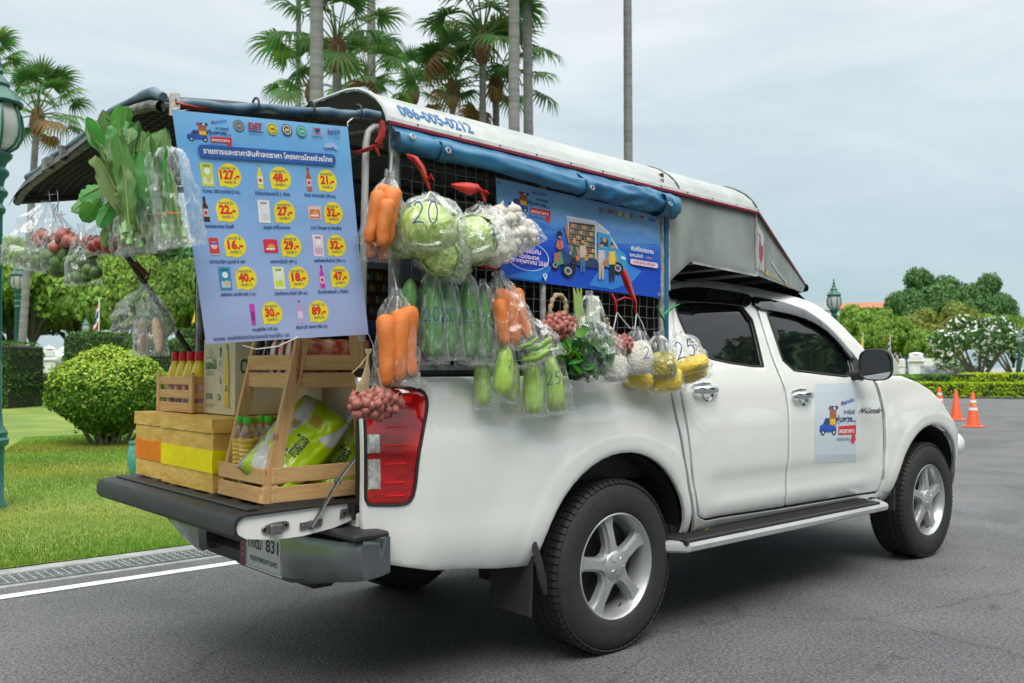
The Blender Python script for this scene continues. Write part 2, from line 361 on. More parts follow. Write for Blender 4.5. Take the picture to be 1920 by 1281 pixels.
# ------------------------------------------------------------ setting: asphalt, kerb line, grate, lawn
def asphalt_mat():
    m = bpy.data.materials.new('asphalt'); m.use_nodes = True; t = m.node_tree; b = t.nodes['Principled BSDF']; l = t.links.new
    tcn = N(t, 'ShaderNodeTexCoord'); o = tcn.outputs['Object']
    f = N(t, 'ShaderNodeTexVoronoi', i_Scale=120.); l(o, f.inputs['Vector'])
    n = N(t, 'ShaderNodeTexNoise', i_Scale=62., i_Detail=6., i_Roughness=.85); l(o, n.inputs['Vector'])
    big = N(t, 'ShaderNodeTexNoise', i_Scale=.9, i_Detail=7., i_Roughness=.62, i_Distortion=.6); l(o, big.inputs['Vector'])
    c1 = N(t, 'ShaderNodeValToRGB'); e = c1.color_ramp.elements; e[0].position = .39; e[0].color = (.036, .038, .038, 1); e[1].position = .64; e[1].color = (.25, .26, .26, 1)
    l(n.outputs['Fac'], c1.inputs[0])
    c2 = N(t, 'ShaderNodeValToRGB'); e = c2.color_ramp.elements; e[0].position = .36; e[0].color = (.66, .66, .68, 1); e[1].position = .7; e[1].color = (1.05, 1.05, 1.05, 1)
    l(big.outputs['Fac'], c2.inputs[0]); mm = N(t, 'ShaderNodeMix', data_type='RGBA', blend_type='MULTIPLY'); mm.inputs[0].default_value = 1
    l(c1.outputs[0], mm.inputs[6]); l(c2.outputs[0], mm.inputs[7])
    st = N(t, 'ShaderNodeTexVoronoi', i_Scale=150.); l(o, st.inputs['Vector']); sr = N(t, 'ShaderNodeValToRGB'); sr.color_ramp.elements[0].position = .12; sr.color_ramp.elements[0].color = (.30, .31, .31, 1); sr.color_ramp.elements[1].position = .2; sr.color_ramp.elements[1].color = (0, 0, 0, 1)
    l(st.outputs['Distance'], sr.inputs[0]); ad = N(t, 'ShaderNodeMix', data_type='RGBA', blend_type='ADD'); ad.inputs[0].default_value = 1.; l(mm.outputs[2], ad.inputs[6]); l(sr.outputs[0], ad.inputs[7])
    sp = N(t, 'ShaderNodeTexNoise', i_Scale=5.5, i_Detail=3., i_Roughness=.55); l(o, sp.inputs['Vector']); sc_ = N(t, 'ShaderNodeValToRGB'); sc_.color_ramp.elements[0].position = .27; sc_.color_ramp.elements[0].color = (.58, .58, .58, 1); sc_.color_ramp.elements[1].position = .36; sc_.color_ramp.elements[1].color = (1, 1, 1, 1)
    l(sp.outputs['Fac'], sc_.inputs[0]); m3 = N(t, 'ShaderNodeMix', data_type='RGBA', blend_type='MULTIPLY'); m3.inputs[0].default_value = 1; l(ad.outputs[2], m3.inputs[6]); l(sc_.outputs[0], m3.inputs[7])
    ck = N(t, 'ShaderNodeTexVoronoi', i_Scale=.55, feature='DISTANCE_TO_EDGE'); dn = N(t, 'ShaderNodeTexNoise', i_Scale=3., i_Detail=5.); l(o, dn.inputs['Vector']); dm = N(t, 'ShaderNodeMix', data_type='VECTOR'); dm.inputs[0].default_value = .22; l(o, dm.inputs[4]); l(dn.outputs['Color'], dm.inputs[5]); l(dm.outputs[1], ck.inputs['Vector'])
    kr = N(t, 'ShaderNodeValToRGB'); kr.color_ramp.elements[0].position = .0; kr.color_ramp.elements[0].color = (.45, .45, .45, 1); kr.color_ramp.elements[1].position = .006; kr.color_ramp.elements[1].color = (1, 1, 1, 1); l(ck.outputs['Distance'], kr.inputs[0]); m4 = N(t, 'ShaderNodeMix', data_type='RGBA', blend_type='MULTIPLY'); m4.inputs[0].default_value = .55; l(m3.outputs[2], m4.inputs[6]); l(kr.outputs[0], m4.inputs[7])
    l(m4.outputs[2], b.inputs['Base Color']); b.inputs['Roughness'].default_value = .82; b.inputs['Specular IOR Level'].default_value = .35
    bn = N(t, 'ShaderNodeBump', i_Strength=.9, i_Distance=.006); l(f.outputs['Distance'], bn.inputs['Height']); l(bn.outputs[0], b.inputs['Normal'])
    return m
ASPH = asphalt_mat()
def sheet(name, pts, z, mat, kind='structure'):
    mb = MB(); mb.add([(x, y, z) for x, y in pts], [tuple(range(len(pts)))]); return tag(mb.build(name, mat, smooth=0), kind=kind)
sheet('ground', [(-400, -400), (900, -400), (900, 900), (-400, 900)], -.012, pm('far_ground', (.075, .105, .04), rough=.95, var=.35, vs_=.08))
sheet('road', [(-60, -60), (60, -60), (60, 2.24), (-60, 2.24)], 0, ASPH)
sheet('plaza', [(9, 2.24), (60, 2.24), (60, 60), (30, 60), (9, 16)], 0, ASPH)
sheet('painted_road_line', [(-40, 1.955), (9.5, 1.955), (9.5, 2.055), (-40, 2.055)], .004, pm('road_paint', (.62, .65, .66), rough=.7, var=.22, vs_=26, bump=.3, bs=200))
# steel drain grate along the kerb, one panel per metre
conc = pm('concrete', (.27, .28, .27), rough=.85, var=.25, vs_=9, bump=.25, bs=160)
mb = MB(); mb.box((-15.25, 2.605, .004), (49.5, .13, .04), ch=.006); tag(mb.build('kerb', conc), kind='structure')
mb = MB(); mb.box((-15.25, 2.267, -.02), (49.5, .05, .05), ch=.004); tag(mb.build('gutter', conc), kind='structure')
sheet('gutter_channel', [(-40, 2.29), (9.5, 2.29), (9.5, 2.54), (-40, 2.54)], -.008, pm('drain_dark', (.012, .013, .012), rough=.9))
gsteel = pm('galvanised_grate', (.30, .335, .33), rough=.55, metal=.35, var=.25, vs_=14)
gm = MB(); PW, gy0, gy1 = .99, 2.295, 2.535
for k in range(5): gm.box((PW/2, gy0+.012+k*(gy1-gy0-.024)/4, .006), (PW, .008, .022))
for k in range(21): gm.box((k*PW/20*.985+.007, (gy0+gy1)/2, .005), (.010, gy1-gy0, .020))
gme = gm.data('drain_grate', gsteel, smooth=0)
for i in range(-5, 9):
    tag(inst('drain_grate', gme, Matrix.Translation((i*1.0, 0, 0))), kind='structure')
# lawn
def lawn_mat():
    m = bpy.data.materials.new('lawn'); m.use_nodes = True; t = m.node_tree; b = t.nodes['Principled BSDF']; l = t.links.new
    tcn = N(t, 'ShaderNodeTexCoord'); o = tcn.outputs['Object']
    n = N(t, 'ShaderNodeTexNoise', i_Scale=38., i_Detail=6., i_Roughness=.8); l(o, n.inputs['Vector'])
    big = N(t, 'ShaderNodeTexNoise', i_Scale=.8, i_Detail=4.); l(o, big.inputs['Vector'])
    c1 = N(t, 'ShaderNodeValToRGB'); e = c1.color_ramp.elements; e[0].position = .3; e[0].color = (.085, .135, .018, 1); e[1].position = .7; e[1].color = (.26, .35, .055, 1)
    l(n.outputs['Fac'], c1.inputs[0]); c2 = N(t, 'ShaderNodeValToRGB'); e = c2.color_ramp.elements; e[0].position = .40; e[0].color = (.62, .78, .7, 1); e[1].position = .65; e[1].color = (1.25, 1.12, 1.1, 1)
    l(big.outputs['Fac'], c2.inputs[0]); mm = N(t, 'ShaderNodeMix', data_type='RGBA', blend_type='MULTIPLY'); mm.inputs[0].default_value = 1
    l(c1.outputs[0], mm.inputs[6]); l(c2.outputs[0], mm.inputs[7]); l(mm.outputs[2], b.inputs['Base Color']); b.inputs['Roughness'].default_value = .9
    bn = N(t, 'ShaderNodeBump', i_Strength=.8, i_Distance=.02); l(n.outputs['Fac'], bn.inputs['Height']); l(bn.outputs[0], b.inputs['Normal']); return m
mb = MB()
def lawn_z(x, y): return .03+.12*sstep(2.7, 12, y)+.02*noise.noise(Vector((x*.3, y*.3, 0)))
XS = [-40+2*i for i in range(21)]+[2*i+2 for i in range(4)]; YS = [2.67, 2.8, 3.2, 4, 5, 6.5, 8, 10, 12, 15, 20, 26, 34, 44, 60]
mb.v = [(x, y, lawn_z(x, y)) for x in XS for y in YS]; ny = len(YS)
mb.f = [(i*ny+j, (i+1)*ny+j, (i+1)*ny+j+1, i*ny+j+1) for i in range(len(XS)-1) for j in range(ny-1)]
mb.c = [None]*len(mb.f); mb.m = [0]*len(mb.f)
tag(mb.build('lawn', lawn_mat()), kind='structure')
sheet('far_lawn', [(8, 16), (30, 60), (-40, 90), (-40, 59), (8, 59)], .10, MATS.get('lawn') or bpy.data.materials['lawn'])
def quads_mesh(name, P, C, mat, tri=False):
    """P: (n, k, 3) polygons with k corners, C: (n, 3) colours"""
    n, k, _ = P.shape; me = bpy.data.meshes.new(name); me.vertices.add(n*k); me.vertices.foreach_set('co', P.astype(np.float32).ravel())
    me.loops.add(n*k); me.loops.foreach_set('vertex_index', np.arange(n*k, dtype=np.int32)); me.polygons.add(n)
    me.polygons.foreach_set('loop_start', np.arange(0, n*k, k, dtype=np.int32)); me.materials.append(mat)
    a = me.color_attributes.new('Col', 'FLOAT_COLOR', 'POINT'); c4 = np.ones((n, k, 4), np.float32); c4[:, :, :3] = C[:, None, :]
    a.data.foreach_set('color', c4.ravel()); me.update(calc_edges=True); return me
rg = np.random.default_rng(3)
def leafmat(name, rough=.55, tl=.35, gloss=.3):
    if name in MATS: return MATS[name]
    m = bpy.data.materials.new(name); m.use_nodes = True; t = m.node_tree; l = t.links.new; b = t.nodes['Principled BSDF']
    a = N(t, 'ShaderNodeVertexColor', layer_name='Col'); l(a.outputs[0], b.inputs['Base Color']); b.inputs['Roughness'].default_value = rough; b.inputs['Specular IOR Level'].default_value = gloss
    tr = N(t, 'ShaderNodeBsdfTranslucent'); hs = N(t, 'ShaderNodeHueSaturation', i_Saturation=1.15, i_Value=1.5); l(a.outputs[0], hs.inputs['Color']); l(hs.outputs[0], tr.inputs[0])
    mx = N(t, 'ShaderNodeMixShader'); mx.inputs[0].default_value = tl; out = t.nodes['Material Output']
    l(b.outputs[0], mx.inputs[1]); l(tr.outputs[0], mx.inputs[2]); l(mx.outputs[0], out.inputs[0]); MATS[name] = m; return m
def grass(n, x0, x1, y0, y1, h, w):
    u = rg.random(n)**1.5; y = y0+(y1-y0)*u; x = x0+(x1-x0)*rg.random(n)+ (y-y0)*.35
    z = np.array([lawn_z(a, b) for a, b in zip(x[:2000], y[:2000])]).mean(); z = .03+.12*np.clip((y-2.7)/9.3, 0, 1)**2*(3-2*np.clip((y-2.7)/9.3, 0, 1))-.02
    a = rg.random(n)*TAU; hh = h*(.5+rg.random(n)); ww = w*(.6+.8*rg.random(n))*(1+ (y-y0)*.12); ln = rg.normal(0, .45, (n, 2))*hh[:, None]
    P = np.zeros((n, 3, 3)); P[:, 0] = np.stack([x-np.cos(a)*ww, y-np.sin(a)*ww, z], 1); P[:, 1] = np.stack([x+np.cos(a)*ww, y+np.sin(a)*ww, z], 1)
    P[:, 2] = np.stack([x+ln[:, 0], y+ln[:, 1], z+hh+.02], 1)
    pn = np.sin(x*2.1+np.sin(y*1.3)*2)*np.sin(y*1.7+x*.6)
    C = np.array([.19, .28, .036])*(.55+.75*rg.random((n, 1))); C *= (1+.22*pn[:, None]); C[:, 0] *= 1+.30*np.sin(x*.9+y*1.9); dry = rg.random(n) < .07; C[dry] = (.42, .38, .13)
    return P, C
P, C = grass(230000, -2.6, 3.2, 2.68, 12.5, .024, .004)
tag(inst('grass', quads_mesh('grass', P, C, leafmat('grass_blade', tl=.3)), Matrix.Identity(4)), 'short mown green grass of the lawn beside the road', 'grass', kind='stuff')
# ------------------------------------------------------------ the pickup truck (x forward, y to its left, rear axle at x = 0)
paint = pm('white_paint', (.78, .80, .765), rough=.20, coat=1., var=.01, vs_=3.5)
blackp = pm('black_plastic', (.018, .019, .02), rough=.55, var=.3, vs_=20, bump=.15, bs=300)
gloss_black = pm('gloss_black', (.006, .007, .008), rough=.08, coat=.6)
paint.node_tree.nodes['Principled BSDF'].inputs['Coat IOR'].default_value = 1.75
rubber = pm('rubber', (.022, .022, .022), rough=.72, var=.25, vs_=30, bump=.12, bs=220)
chrome = pm('chrome', (.78, .80, .82), rough=.09, metal=1., rvar=.04)
silver = pm('alloy_silver', (.47, .49, .49), rough=.33, metal=.55, var=.07, vs_=9, coat=.3)
steel = pm('brushed_steel', (.35, .36, .36), rough=.42, metal=.8, var=.15, vs_=30)
glassm = pm('tinted_glass', (.005, .006, .007), rough=.02, spec=.6)
dark = pm('dark_cavity', (.01, .01, .01), rough=.9)
PROF = spline([(.40, .80), (.45, .842), (.50, .872), (.56, .893), (.63, .905), (.72, .911), (.80, .917), (.90, .921), (1.0, .919), (1.10, .909), (1.17, .897), (1.235, .876), (1.30, .849), (1.45, .790), (1.60, .722), (1.68, .672), (1.74, .60), (1.80, .47)])
AX = ((0., .400, .488), (3.065, .400, .488))
def BY(x, z):
    y = PROF(max(.38, min(1.82, z)))
    for (ax, az, ar) in AX:
        d = math.hypot(x-ax, (z-az))
        if z < 1.15:
            k = 1-sstep(ar+.10, ar+.36, d); y += .020*k*sstep(1.16, 1.0, z)
            y += .007*(1-sstep(ar+.08, ar+.13, d)) - .006*(1-sstep(ar, ar+.025, d))
    if x < -1.0: y -= .105*sstep(-1.0, -1.30, x)**1.3
    if x > 3.35: y -= .30*((x-3.35)/.55)**2
    # gentle recess low on the doors
    if .45 < x < 2.45: y -= .009*sstep(.76, .68, z)*sstep(.57, .64, z)*sstep(.5, .8, x)*sstep(2.4, 2.1, x)
    return y
def onb(u, v, off=0.):
    y = -.9
    for _ in range(25):
        p = at(u, v, y=y); y = -(BY(p.x, p.z)+off)
    return (p.x, p.z)
def opx(L, off=0., sm=1): return chaikin([onb(u, v, off) for u, v in L], sm) if sm else [onb(u, v, off) for u, v in L]
def inset(P, d):
    n = len(P); A = sum(P[i][0]*P[(i+1) % n][1]-P[(i+1) % n][0]*P[i][1] for i in range(n)); s = 1 if A > 0 else -1; Q = []
    for i in range(n):
        a, b, c = P[i-1], P[i], P[(i+1) % n]
        t = (c[0]-a[0], c[1]-a[1]); k = math.hypot(*t) or 1; Q.append((b[0]-s*t[1]/k*d, b[1]+s*t[0]/k*d))
    return Q
def panel(name, outline, mat, parent, off=0., holes=(), step=.03, lip=.02, fn=None, edge=.005, mirror=True, lipcol=None, round_=.0035, smooth=40):
    fn = fn or BY; V = []; F = []
    def ring(P, ins):
        P = resample(P, .016); return P, inset(P, ins)
    loops = [ring(outline, edge)]+[ring(h, -edge) for h in holes]
    pts = []; cons = []
    for o_, i_ in loops:
        s = len(pts); pts += i_; cons += [(s+k, s+(k+1) % len(i_)) for k in range(len(i_))]
    inn = loops[0][1]; hls = [l_[1] for l_ in loops[1:]]
    x0, x1 = min(p[0] for p in inn), max(p[0] for p in inn); z0, z1 = min(p[1] for p in inn), max(p[1] for p in inn)
    allb = np.array(pts)
    gx = x0+step/2
    while gx < x1:
        gz = z0+step/2
        while gz < z1:
            if inpoly(gx, gz, inn) and not any(inpoly(gx, gz, h) for h in hls) and np.min((allb[:, 0]-gx)**2+(allb[:, 1]-gz)**2) > (.45*step)**2: pts.append((gx, gz))
            gz += step
        gx += step
    vo, _, fo, _, _, _ = delaunay_2d_cdt([Vector(p) for p in pts], cons, [], 0, 1e-6)
    for f in fo:
        cx = sum(vo[i].x for i in f)/len(f); cz = sum(vo[i].y for i in f)/len(f)
        if inpoly(cx, cz, inn) and not any(inpoly(cx, cz, h) for h in hls): F.append(tuple(f))
    V = [(p.x, -(fn(p.x, p.y)+off), p.y) for p in vo]
    for o_, i_ in loops:
        n = len(o_)
        key = {(round(v.x, 5), round(v.y, 5)): i for i, v in enumerate(vo)}
        ii = [key.get((round(p[0], 5), round(p[1], 5))) for p in i_]
        if any(k is None for k in ii):
            ii = [min(range(len(vo)), key=lambda q: (vo[q].x-p[0])**2+(vo[q].y-p[1])**2) for p in i_]
        a = len(V); V += [(p[0], -(fn(*p)+off-round_), p[1]) for p in o_]; V += [(p[0], -(fn(*p)+off-lip), p[1]) for p in o_]
        for k in range(n):
            k2 = (k+1) % n; F += [(ii[k], ii[k2], a+k2, a+k), (a+k, a+k2, a+n+k2, a+n+k)]
    mb = MB(); mb.add(V, F); o = mb.build(name, mat, parent, smooth=smooth)
    if mirror:
        c = o.copy(); COL.objects.link(c); c.parent = parent; c.scale = (1, -1, 1); return o, c
    return o
TR = thing('pickup_truck', 'white double cab pickup truck with a metal canopy and its tailgate lowered', 'pickup truck', (0, 0, 0))
def arch(ax, az, r, a0, a1, n=22): return [(ax+r*math.cos(R(a0+(a1-a0)*i/n)), az+r*math.sin(R(a0+(a1-a0)*i/n))) for i in range(n+1)]
# bed side
rear_e = [(-1.30, 1.222), (-1.315, 1.19)]
bed = [(-1.272, 1.228), (-1.274, 1.10), (-1.274, .90), (-1.272, .775), (-1.268, .70), (-1.25, .60), (-1.21, .553), (-1.0, .505), (-.67, .462), (-.485, .45)]
bed += arch(*AX[0], 176, 8)[1:] + [(.52, .46)] + [onb(1298, 960), onb(1291, 915), onb(1281, 855), onb(1268, 790), onb(1257, 735), onb(1253, 712)] + [(.30, 1.228)]
tl = [(-1.264, 1.190), (-1.19, 1.196), (-1.08, 1.186), (-1.052, 1.165), (-1.050, 1.12), (-1.075, 1.03), (-1.095, .93), (-1.102, .83), (-1.112, .78), (-1.14, .762), (-1.22, .765), (-1.262, .770), (-1.266, .86), (-1.266, 1.02)]
panel('bed_side', bed, paint, TR, holes=[chaikin(tl, 1)], step=.02)
panel('cab_corner', [onb(u, v) for u, v in [(1259, 704), (1256, 640), (1254, 560), (1256, 531), (1262, 546), (1265, 590), (1272, 650), (1274, 700), (1276, 735), (1287, 790), (1299, 898), (1309, 968), (1325, 977), (1469, 954), (1648, 925), (1657, 900), (1672, 925), (1674, 937), (1480, 964), (1301, 998), (1304, 960), (1297, 915), (1287, 855), (1274, 790), (1263, 735)]], paint, TR, off=-.004, step=.03)
rd = [(1277, 724), (1271, 650), (1264, 590), (1261, 549), (1335, 547), (1400, 557), (1413, 563), (1422, 592), (1440, 650), (1453, 687), (1460, 704), (1474, 743), (1477, 851), (1471, 940), (1470.5, 948), (1470, 949), (1464, 950), (1400, 960), (1326, 972), (1319, 973), (1311, 966), (1301, 898), (1289, 790)]
rw = [(1266, 566), (1270, 590), (1290, 636), (1310, 662), (1343, 677), (1432, 690), (1430, 680), (1402, 574), (1345, 566)]
fd = [(1417, 562), (1500, 580), (1540, 605), (1572, 635), (1600, 668), (1622, 692), (1637, 712), (1647, 740), (1655, 780), (1657, 840), (1654, 895), (1648, 917), (1645, 920.5), (1638, 922), (1560, 934), (1480, 947), (1474, 948), (1473.5, 940), (1480, 851), (1477, 743), (1463, 704), (1443, 650), (1425, 592)]
fw = [(1434, 577), (1450, 625), (1474, 693), (1530, 700), (1601, 708), (1596, 687), (1587, 655), (1558, 624), (1502, 593)]
RD = thing('rear_door', None, None); RD.parent = TR; FD = thing('front_door', None, None); FD.parent = TR
def door(nm, out, win):
    wp = opx(win)
    o, c = panel(nm, opx(out, sm=1), paint, TR, holes=[wp], step=.02, edge=.003, round_=.002)
    g, g2 = panel('window', opx(win, sm=1), glassm, o, off=-.013, edge=.004, lip=.012, step=.05, mirror=False), None
    return o, c, wp
bpy.data.objects.remove(RD); bpy.data.objects.remove(FD)
rdo, rdc, rwp = door('rear_door', rd, rw); fdo, fdc, fwp = door('front_door', fd, fw)
for o, c, wp in ((rdo, rdc, rwp), (fdo, fdc, fwp)):
    g = o.children[0]; c2 = g.copy(); COL.objects.link(c2); c2.parent = c
    mb = MB(); P = [Vector((x, -(BY(x, z)-.002), z)) for x, z in resample(wp, .02)]; P.append(P[0]); mb.tube(P, .0075, 6, cap=False)
    t_ = mb.build('window_seal', rubber, o); c2 = t_.copy(); COL.objects.link(c2); c2.parent = c
panel('wind_deflector', opx([(1256, 543), (1300, 537), (1345, 541), (1404, 551), (1410, 556), (1408, 576), (1380, 573), (1345, 569), (1300, 567), (1266, 567)], .018), gloss_black, TR, off=.018, edge=.004, lip=.03, step=.05)
panel('wind_deflector', opx([(1412, 556), (1430, 557), (1502, 575), (1545, 603), (1575, 633), (1600, 664), (1602, 680), (1594, 672), (1560, 628), (1528, 606), (1500, 594), (1465, 586), (1416, 578)], .018), gloss_black, TR, off=.018, edge=.004, lip=.03, step=.05)
panel('cab_rail', opx([(1254, 530), (1300, 526), (1350, 528), (1427, 542), (1490, 556), (1520, 566), (1548, 583), (1580, 612), (1600, 633), (1622, 656), (1640, 690), (1655, 712), (1637, 710), (1600, 664), (1572, 632), (1540, 603), (1500, 577), (1417, 559), (1400, 553), (1335, 543), (1258, 545)]), paint, TR, off=.004, step=.03)
panel('mirror_mount', opx([(1590, 655), (1598, 662), (1618, 690), (1622, 714), (1604, 711), (1597, 684)]), blackp, TR, off=.006, edge=.003, lip=.02, step=.05)
# front fender, bumper, hood
ff = opx([(1645, 717), (1658, 706), (1690, 705), (1720, 717), (1745, 732), (1765, 752), (1780, 776), (1793, 800)], sm=0)
ff += [(3.72, .80), (3.66, .70), (3.60, .60)] + arch(*AX[1], 14, 172) + [onb(1661, 925), onb(1655, 922), onb(1660, 880), onb(1663, 840), onb(1661, 780), onb(1653, 740)]
panel('front_fender', ff, paint, TR, step=.02)
mb = MB()
def bumper_f(u, v):
    a = (u-.5)*2; x = 3.88-.38*abs(a)**3.2; y = a*.895; z = .44+.38*v; k = math.sin(PI*min(1, max(0, v)))**.5
    return (x-.05*(1-k)-(0.10 if v > .9 else 0)*(v-.9)*4, y, z)
mb.grid(bumper_f, 40, 10); mb.build('front_bumper', paint, TR)
for y in (-.80, .80): mb = MB(); mb.ell((3.60, y, .72), (.15, .11, .10), nu=20, nv=12); mb.build('fog_lamp_bezel', paint, TR)
mb = MB()
def hood_f(u, v):
    x = 2.62+1.20*u; w = .83-.09*u**2; y = (v*2-1)*w; a = abs(v*2-1)
    ze = spline([(2.6, 1.20), (2.8, 1.205), (3.1, 1.155), (3.4, 1.04), (3.6, .93), (3.82, .80)])(x); zc = ze+.045+.03*(1-u)
    return (x, y, ze-.012+(zc-ze)*(1-a**2.4)+.015*sstep(.55, .75, 1-abs(a-.1)))
mb.grid(hood_f, 24, 28); mb.build('hood', paint, TR)
mb = MB(); mb.box((3.80, 0, .80), (.10, 1.3, .14), ch=.02); mb.build('grille', chrome, TR)
mb = MB()
def ws_f(u, v):
    x = 1.86+.86*u; a = v*2-1; w = .655+.14*u; return (x+.10*(1-a*a)*1., a*w, 1.735-.53*u+.05*(1-a*a)*(1-u*.4))
mb.grid(ws_f, 16, 20); mb.build('windshield', glassm, TR)
mb = MB()
def roof_f(u, v):
    x = .40+1.55*u; a = v*2-1; xe = min(x, 1.95); w = .665-.02*u; return (x, a*w, 1.690+.105*(1-abs(a)**2.6)-.05*max(0, u-.75)/.25)
mb.grid(roof_f, 14, 26); mb.build('roof', paint, TR)
mb = MB(); mb.grid(lambda u, v: (.40, (v*2-1)*(.86-.2*u), 1.2+.49*u), 2, 8); mb.build('rear_window', glassm, TR)
mb = MB(); mb.box((.40, 0, .95), (.05, 1.66, .55)); mb.box((2.6, 0, .85), (.06, 1.5, .6)); mb.box((1.5, 0, .50), (2.3, 1.56, .10)); mb.box((1.5, -.35, .85), (.9, .5, .5)); mb.box((1.5, .35, .85), (.9, .5, .5))
mb.box((1.1, 0, .50), (4.2, .9, .12)); mb.box((0, 0, .38), (.10, 1.5, .10)); mb.box((3.065, 0, .40), (.10, 1.5, .10)); mb.build('chassis', dark, TR)
# wheel wells
mb = MB()
for (ax, az, ar) in AX:
    for sg in (-1, 1):
        A = arch(ax, az, ar-.012, 188, -8, 24)
        for k in range(len(A)-1):
            (xa, za), (xb, zb) = A[k], A[k+1]; o = BY(xa, max(za, .4))-.03; o2 = BY(xb, max(zb, .4))-.03
            mb.add([(xa, sg*o, za), (xb, sg*o2, zb), (xb, sg*.5, zb), (xa, sg*.5, za)], [(0, 1, 2, 3)])
        mb.add([(x, sg*.5, z) for x, z in A], [tuple(range(len(A)))]); mb.build('wheel_well', pm('well_black', (.008, .008, .008), rough=.9), TR); mb = MB()
# wheels
def wheel():
    t = thing('wheel', None, None); RO = .381; hw = .128
    m_ = MB(); prof = [(.232, -.112), (.238, -.120), (.262, -.128), (.300, -.131), (.330, -.127), (.352, -.118), (.366, -.106), (.374, -.094), (.379, -.080), (.381, -.060), (.381, -.052), (.3735, -.050), (.3735, -.043), (.3815, -.041), (.382, -.015), (.3735, -.013), (.3735, -.004), (.382, 0)]
    prof = prof + [(r_, -y) for r_, y in prof[::-1]]
    fr = Matrix(((1, 0, 0), (0, 0, 1), (0, -1, 0))).transposed()       # lathe z -> world -y .. handled by symmetric profile
    m_.lathe(prof, 96, fr=fr)
    tyre = m_.build('tyre', rubber, t, smooth=35)
    g = MB()                                                              # tread blocks on both shoulders
    for k in range(72):
        a = TAU*k/72
        for sg in (-1, 1):
            for (yc, wy, rr_) in ((.078, .048, .3805), (.108, .018, .3700)):
                c = Vector((math.cos(a)*rr_, sg*yc, math.sin(a)*rr_)); rot = Matrix(((-math.sin(a), 0, math.cos(a)), (0, 1, 0), (math.cos(a), 0, math.sin(a)))).transposed()
                rot = rot @ Matrix.Rotation(R(24)*0, 3, 'Z') @ (Matrix.Rotation(sg*R(-32), 3, 'X') if yc > .1 else Matrix.Identity(3))
                g.box(c, (.0255, wy, .006), rot)
    g.build('tread', rubber, t, smooth=0)['kind'] = 'stuff'
    # lettering in low relief round the sidewall
    g = MB()
    def arc_text(s_, r_, a_c, h, w_, flip=False):
        V, F, W = text(s_, .02); sc = w_/W; P = []
        for x, y in V:
            X = (x-W/2)*sc; Y = y*h/.7
            if flip: th = a_c + X/r_; rr_ = r_-Y+h
            else: th = a_c - X/r_; rr_ = r_+Y
            zz = np.interp(rr_, [.238, .262, .300, .330, .352], [.120, .128, .131, .127, .118])
            P.append((rr_*math.cos(th), -zz-.0012, rr_*math.sin(th)))
        g.add(P, F)
    arc_text('BRIDGESTONE', .300, R(-62), .030, .30, True); arc_text('DUELER H/T', .296, R(112), .030, .24); arc_text('BRIDGESTONE', .300, R(-10), .030, .02, True) if False else None
    arc_text('265/60R18', .270, R(20), .013, .10); g.build('lettering', pm('tyre_lettering', (.036, .036, .036), rough=.6), tyre, smooth=0)
    rim = MB(); rp = [(.236, .118), (.231, .121), (.226, .117), (.222, .106), (.214, .092), (.200, .04), (.195, -.06), (.215, -.10), (.232, -.112)]
    rim.lathe(rp, 72, fr=fr); ro = rim.build('rim', silver, t, smooth=40)
    for k in range(5):                                                    # five broad twin-bevelled spokes
        sp = MB(); a = R(90)+TAU*k/5
        def sf(s, w, lay):
            # s along radius 0..1, w across -1..1, lay depth
            r_ = .055+.163*s; hwid = .030+.004*abs(s-.5)+.020*sstep(.72, 1., s)+.022*sstep(.25, 0, s)
            y = -(.108-.010*sstep(.2, .9, s)) + (.0 if abs(w) < .62 else .016) + lay
            X = r_; T = w*hwid; return (X*math.cos(a)-T*math.sin(a), y, X*math.sin(a)+T*math.cos(a))
        W5 = [-1, -.66, -.6, -.2, .2, .6, .66, 1]
        P = [sf(i/10, w, 0) for i in range(11) for w in W5]+[sf(i/10, w, .028) for i in range(11) for w in (-1, 1)]
        F = [(i*8+j, i*8+j+1, (i+1)*8+j+1, (i+1)*8+j) for i in range(10) for j in range(7)]; o2 = 88
        for i in range(10): F += [(i*8, (i+1)*8, o2+(i+1)*2, o2+i*2), (i*8+7, o2+i*2+1, o2+(i+1)*2+1, (i+1)*8+7)]
        sp.add(P, F); sp.build('spoke', silver, ro, smooth=28)
    cp = MB(); cp.lathe([(.001, .128), (.020, .1275), (.040, .122), (.058, .114), (.068, .108), (.070, .100), (.070, .08)], 40, fr=fr)
    for k in range(5):
        a = R(90+36)+TAU*k/5; cp.ell((.033*math.cos(a), -.1215, .033*math.sin(a)), (.015, .006, .006), Matrix.Rotation(-a, 3, 'Y'), 10, 6)
    cp.build('hub_cap', silver, ro, smooth=45)
    bk = MB(); bk.lathe([(.001, .02), (.19, .02), (.19, .0), (.001, .0)], 36, fr=fr); bk.build('brake_disc', pm('brake_iron', (.03, .029, .028), rough=.6, metal=.5), t)
    vl = MB(); vl.tube([(.19*math.cos(R(-88)), -.095, .19*math.sin(R(-88))), (.17*math.cos(R(-88)), -.112, .17*math.sin(R(-88)))], .004, 8); vl.build('valve', blackp, ro)
    return t
w0 = wheel()
def place(w, x, y, flip, rot):
    w.parent = TR; w.location = (x, y, .381); w.rotation_euler = (0, rot, PI if flip else 0)
    w['_w'] = [0, 0, 0]
w1, w2, w3 = copy_tree(w0), copy_tree(w0), copy_tree(w0)
place(w0, 0, -.775, False, R(-9)); place(w1, 3.095, -.775, False, R(2)); place(w2, 0, .775, True, .3); place(w3, 3.095, .775, True, .8)
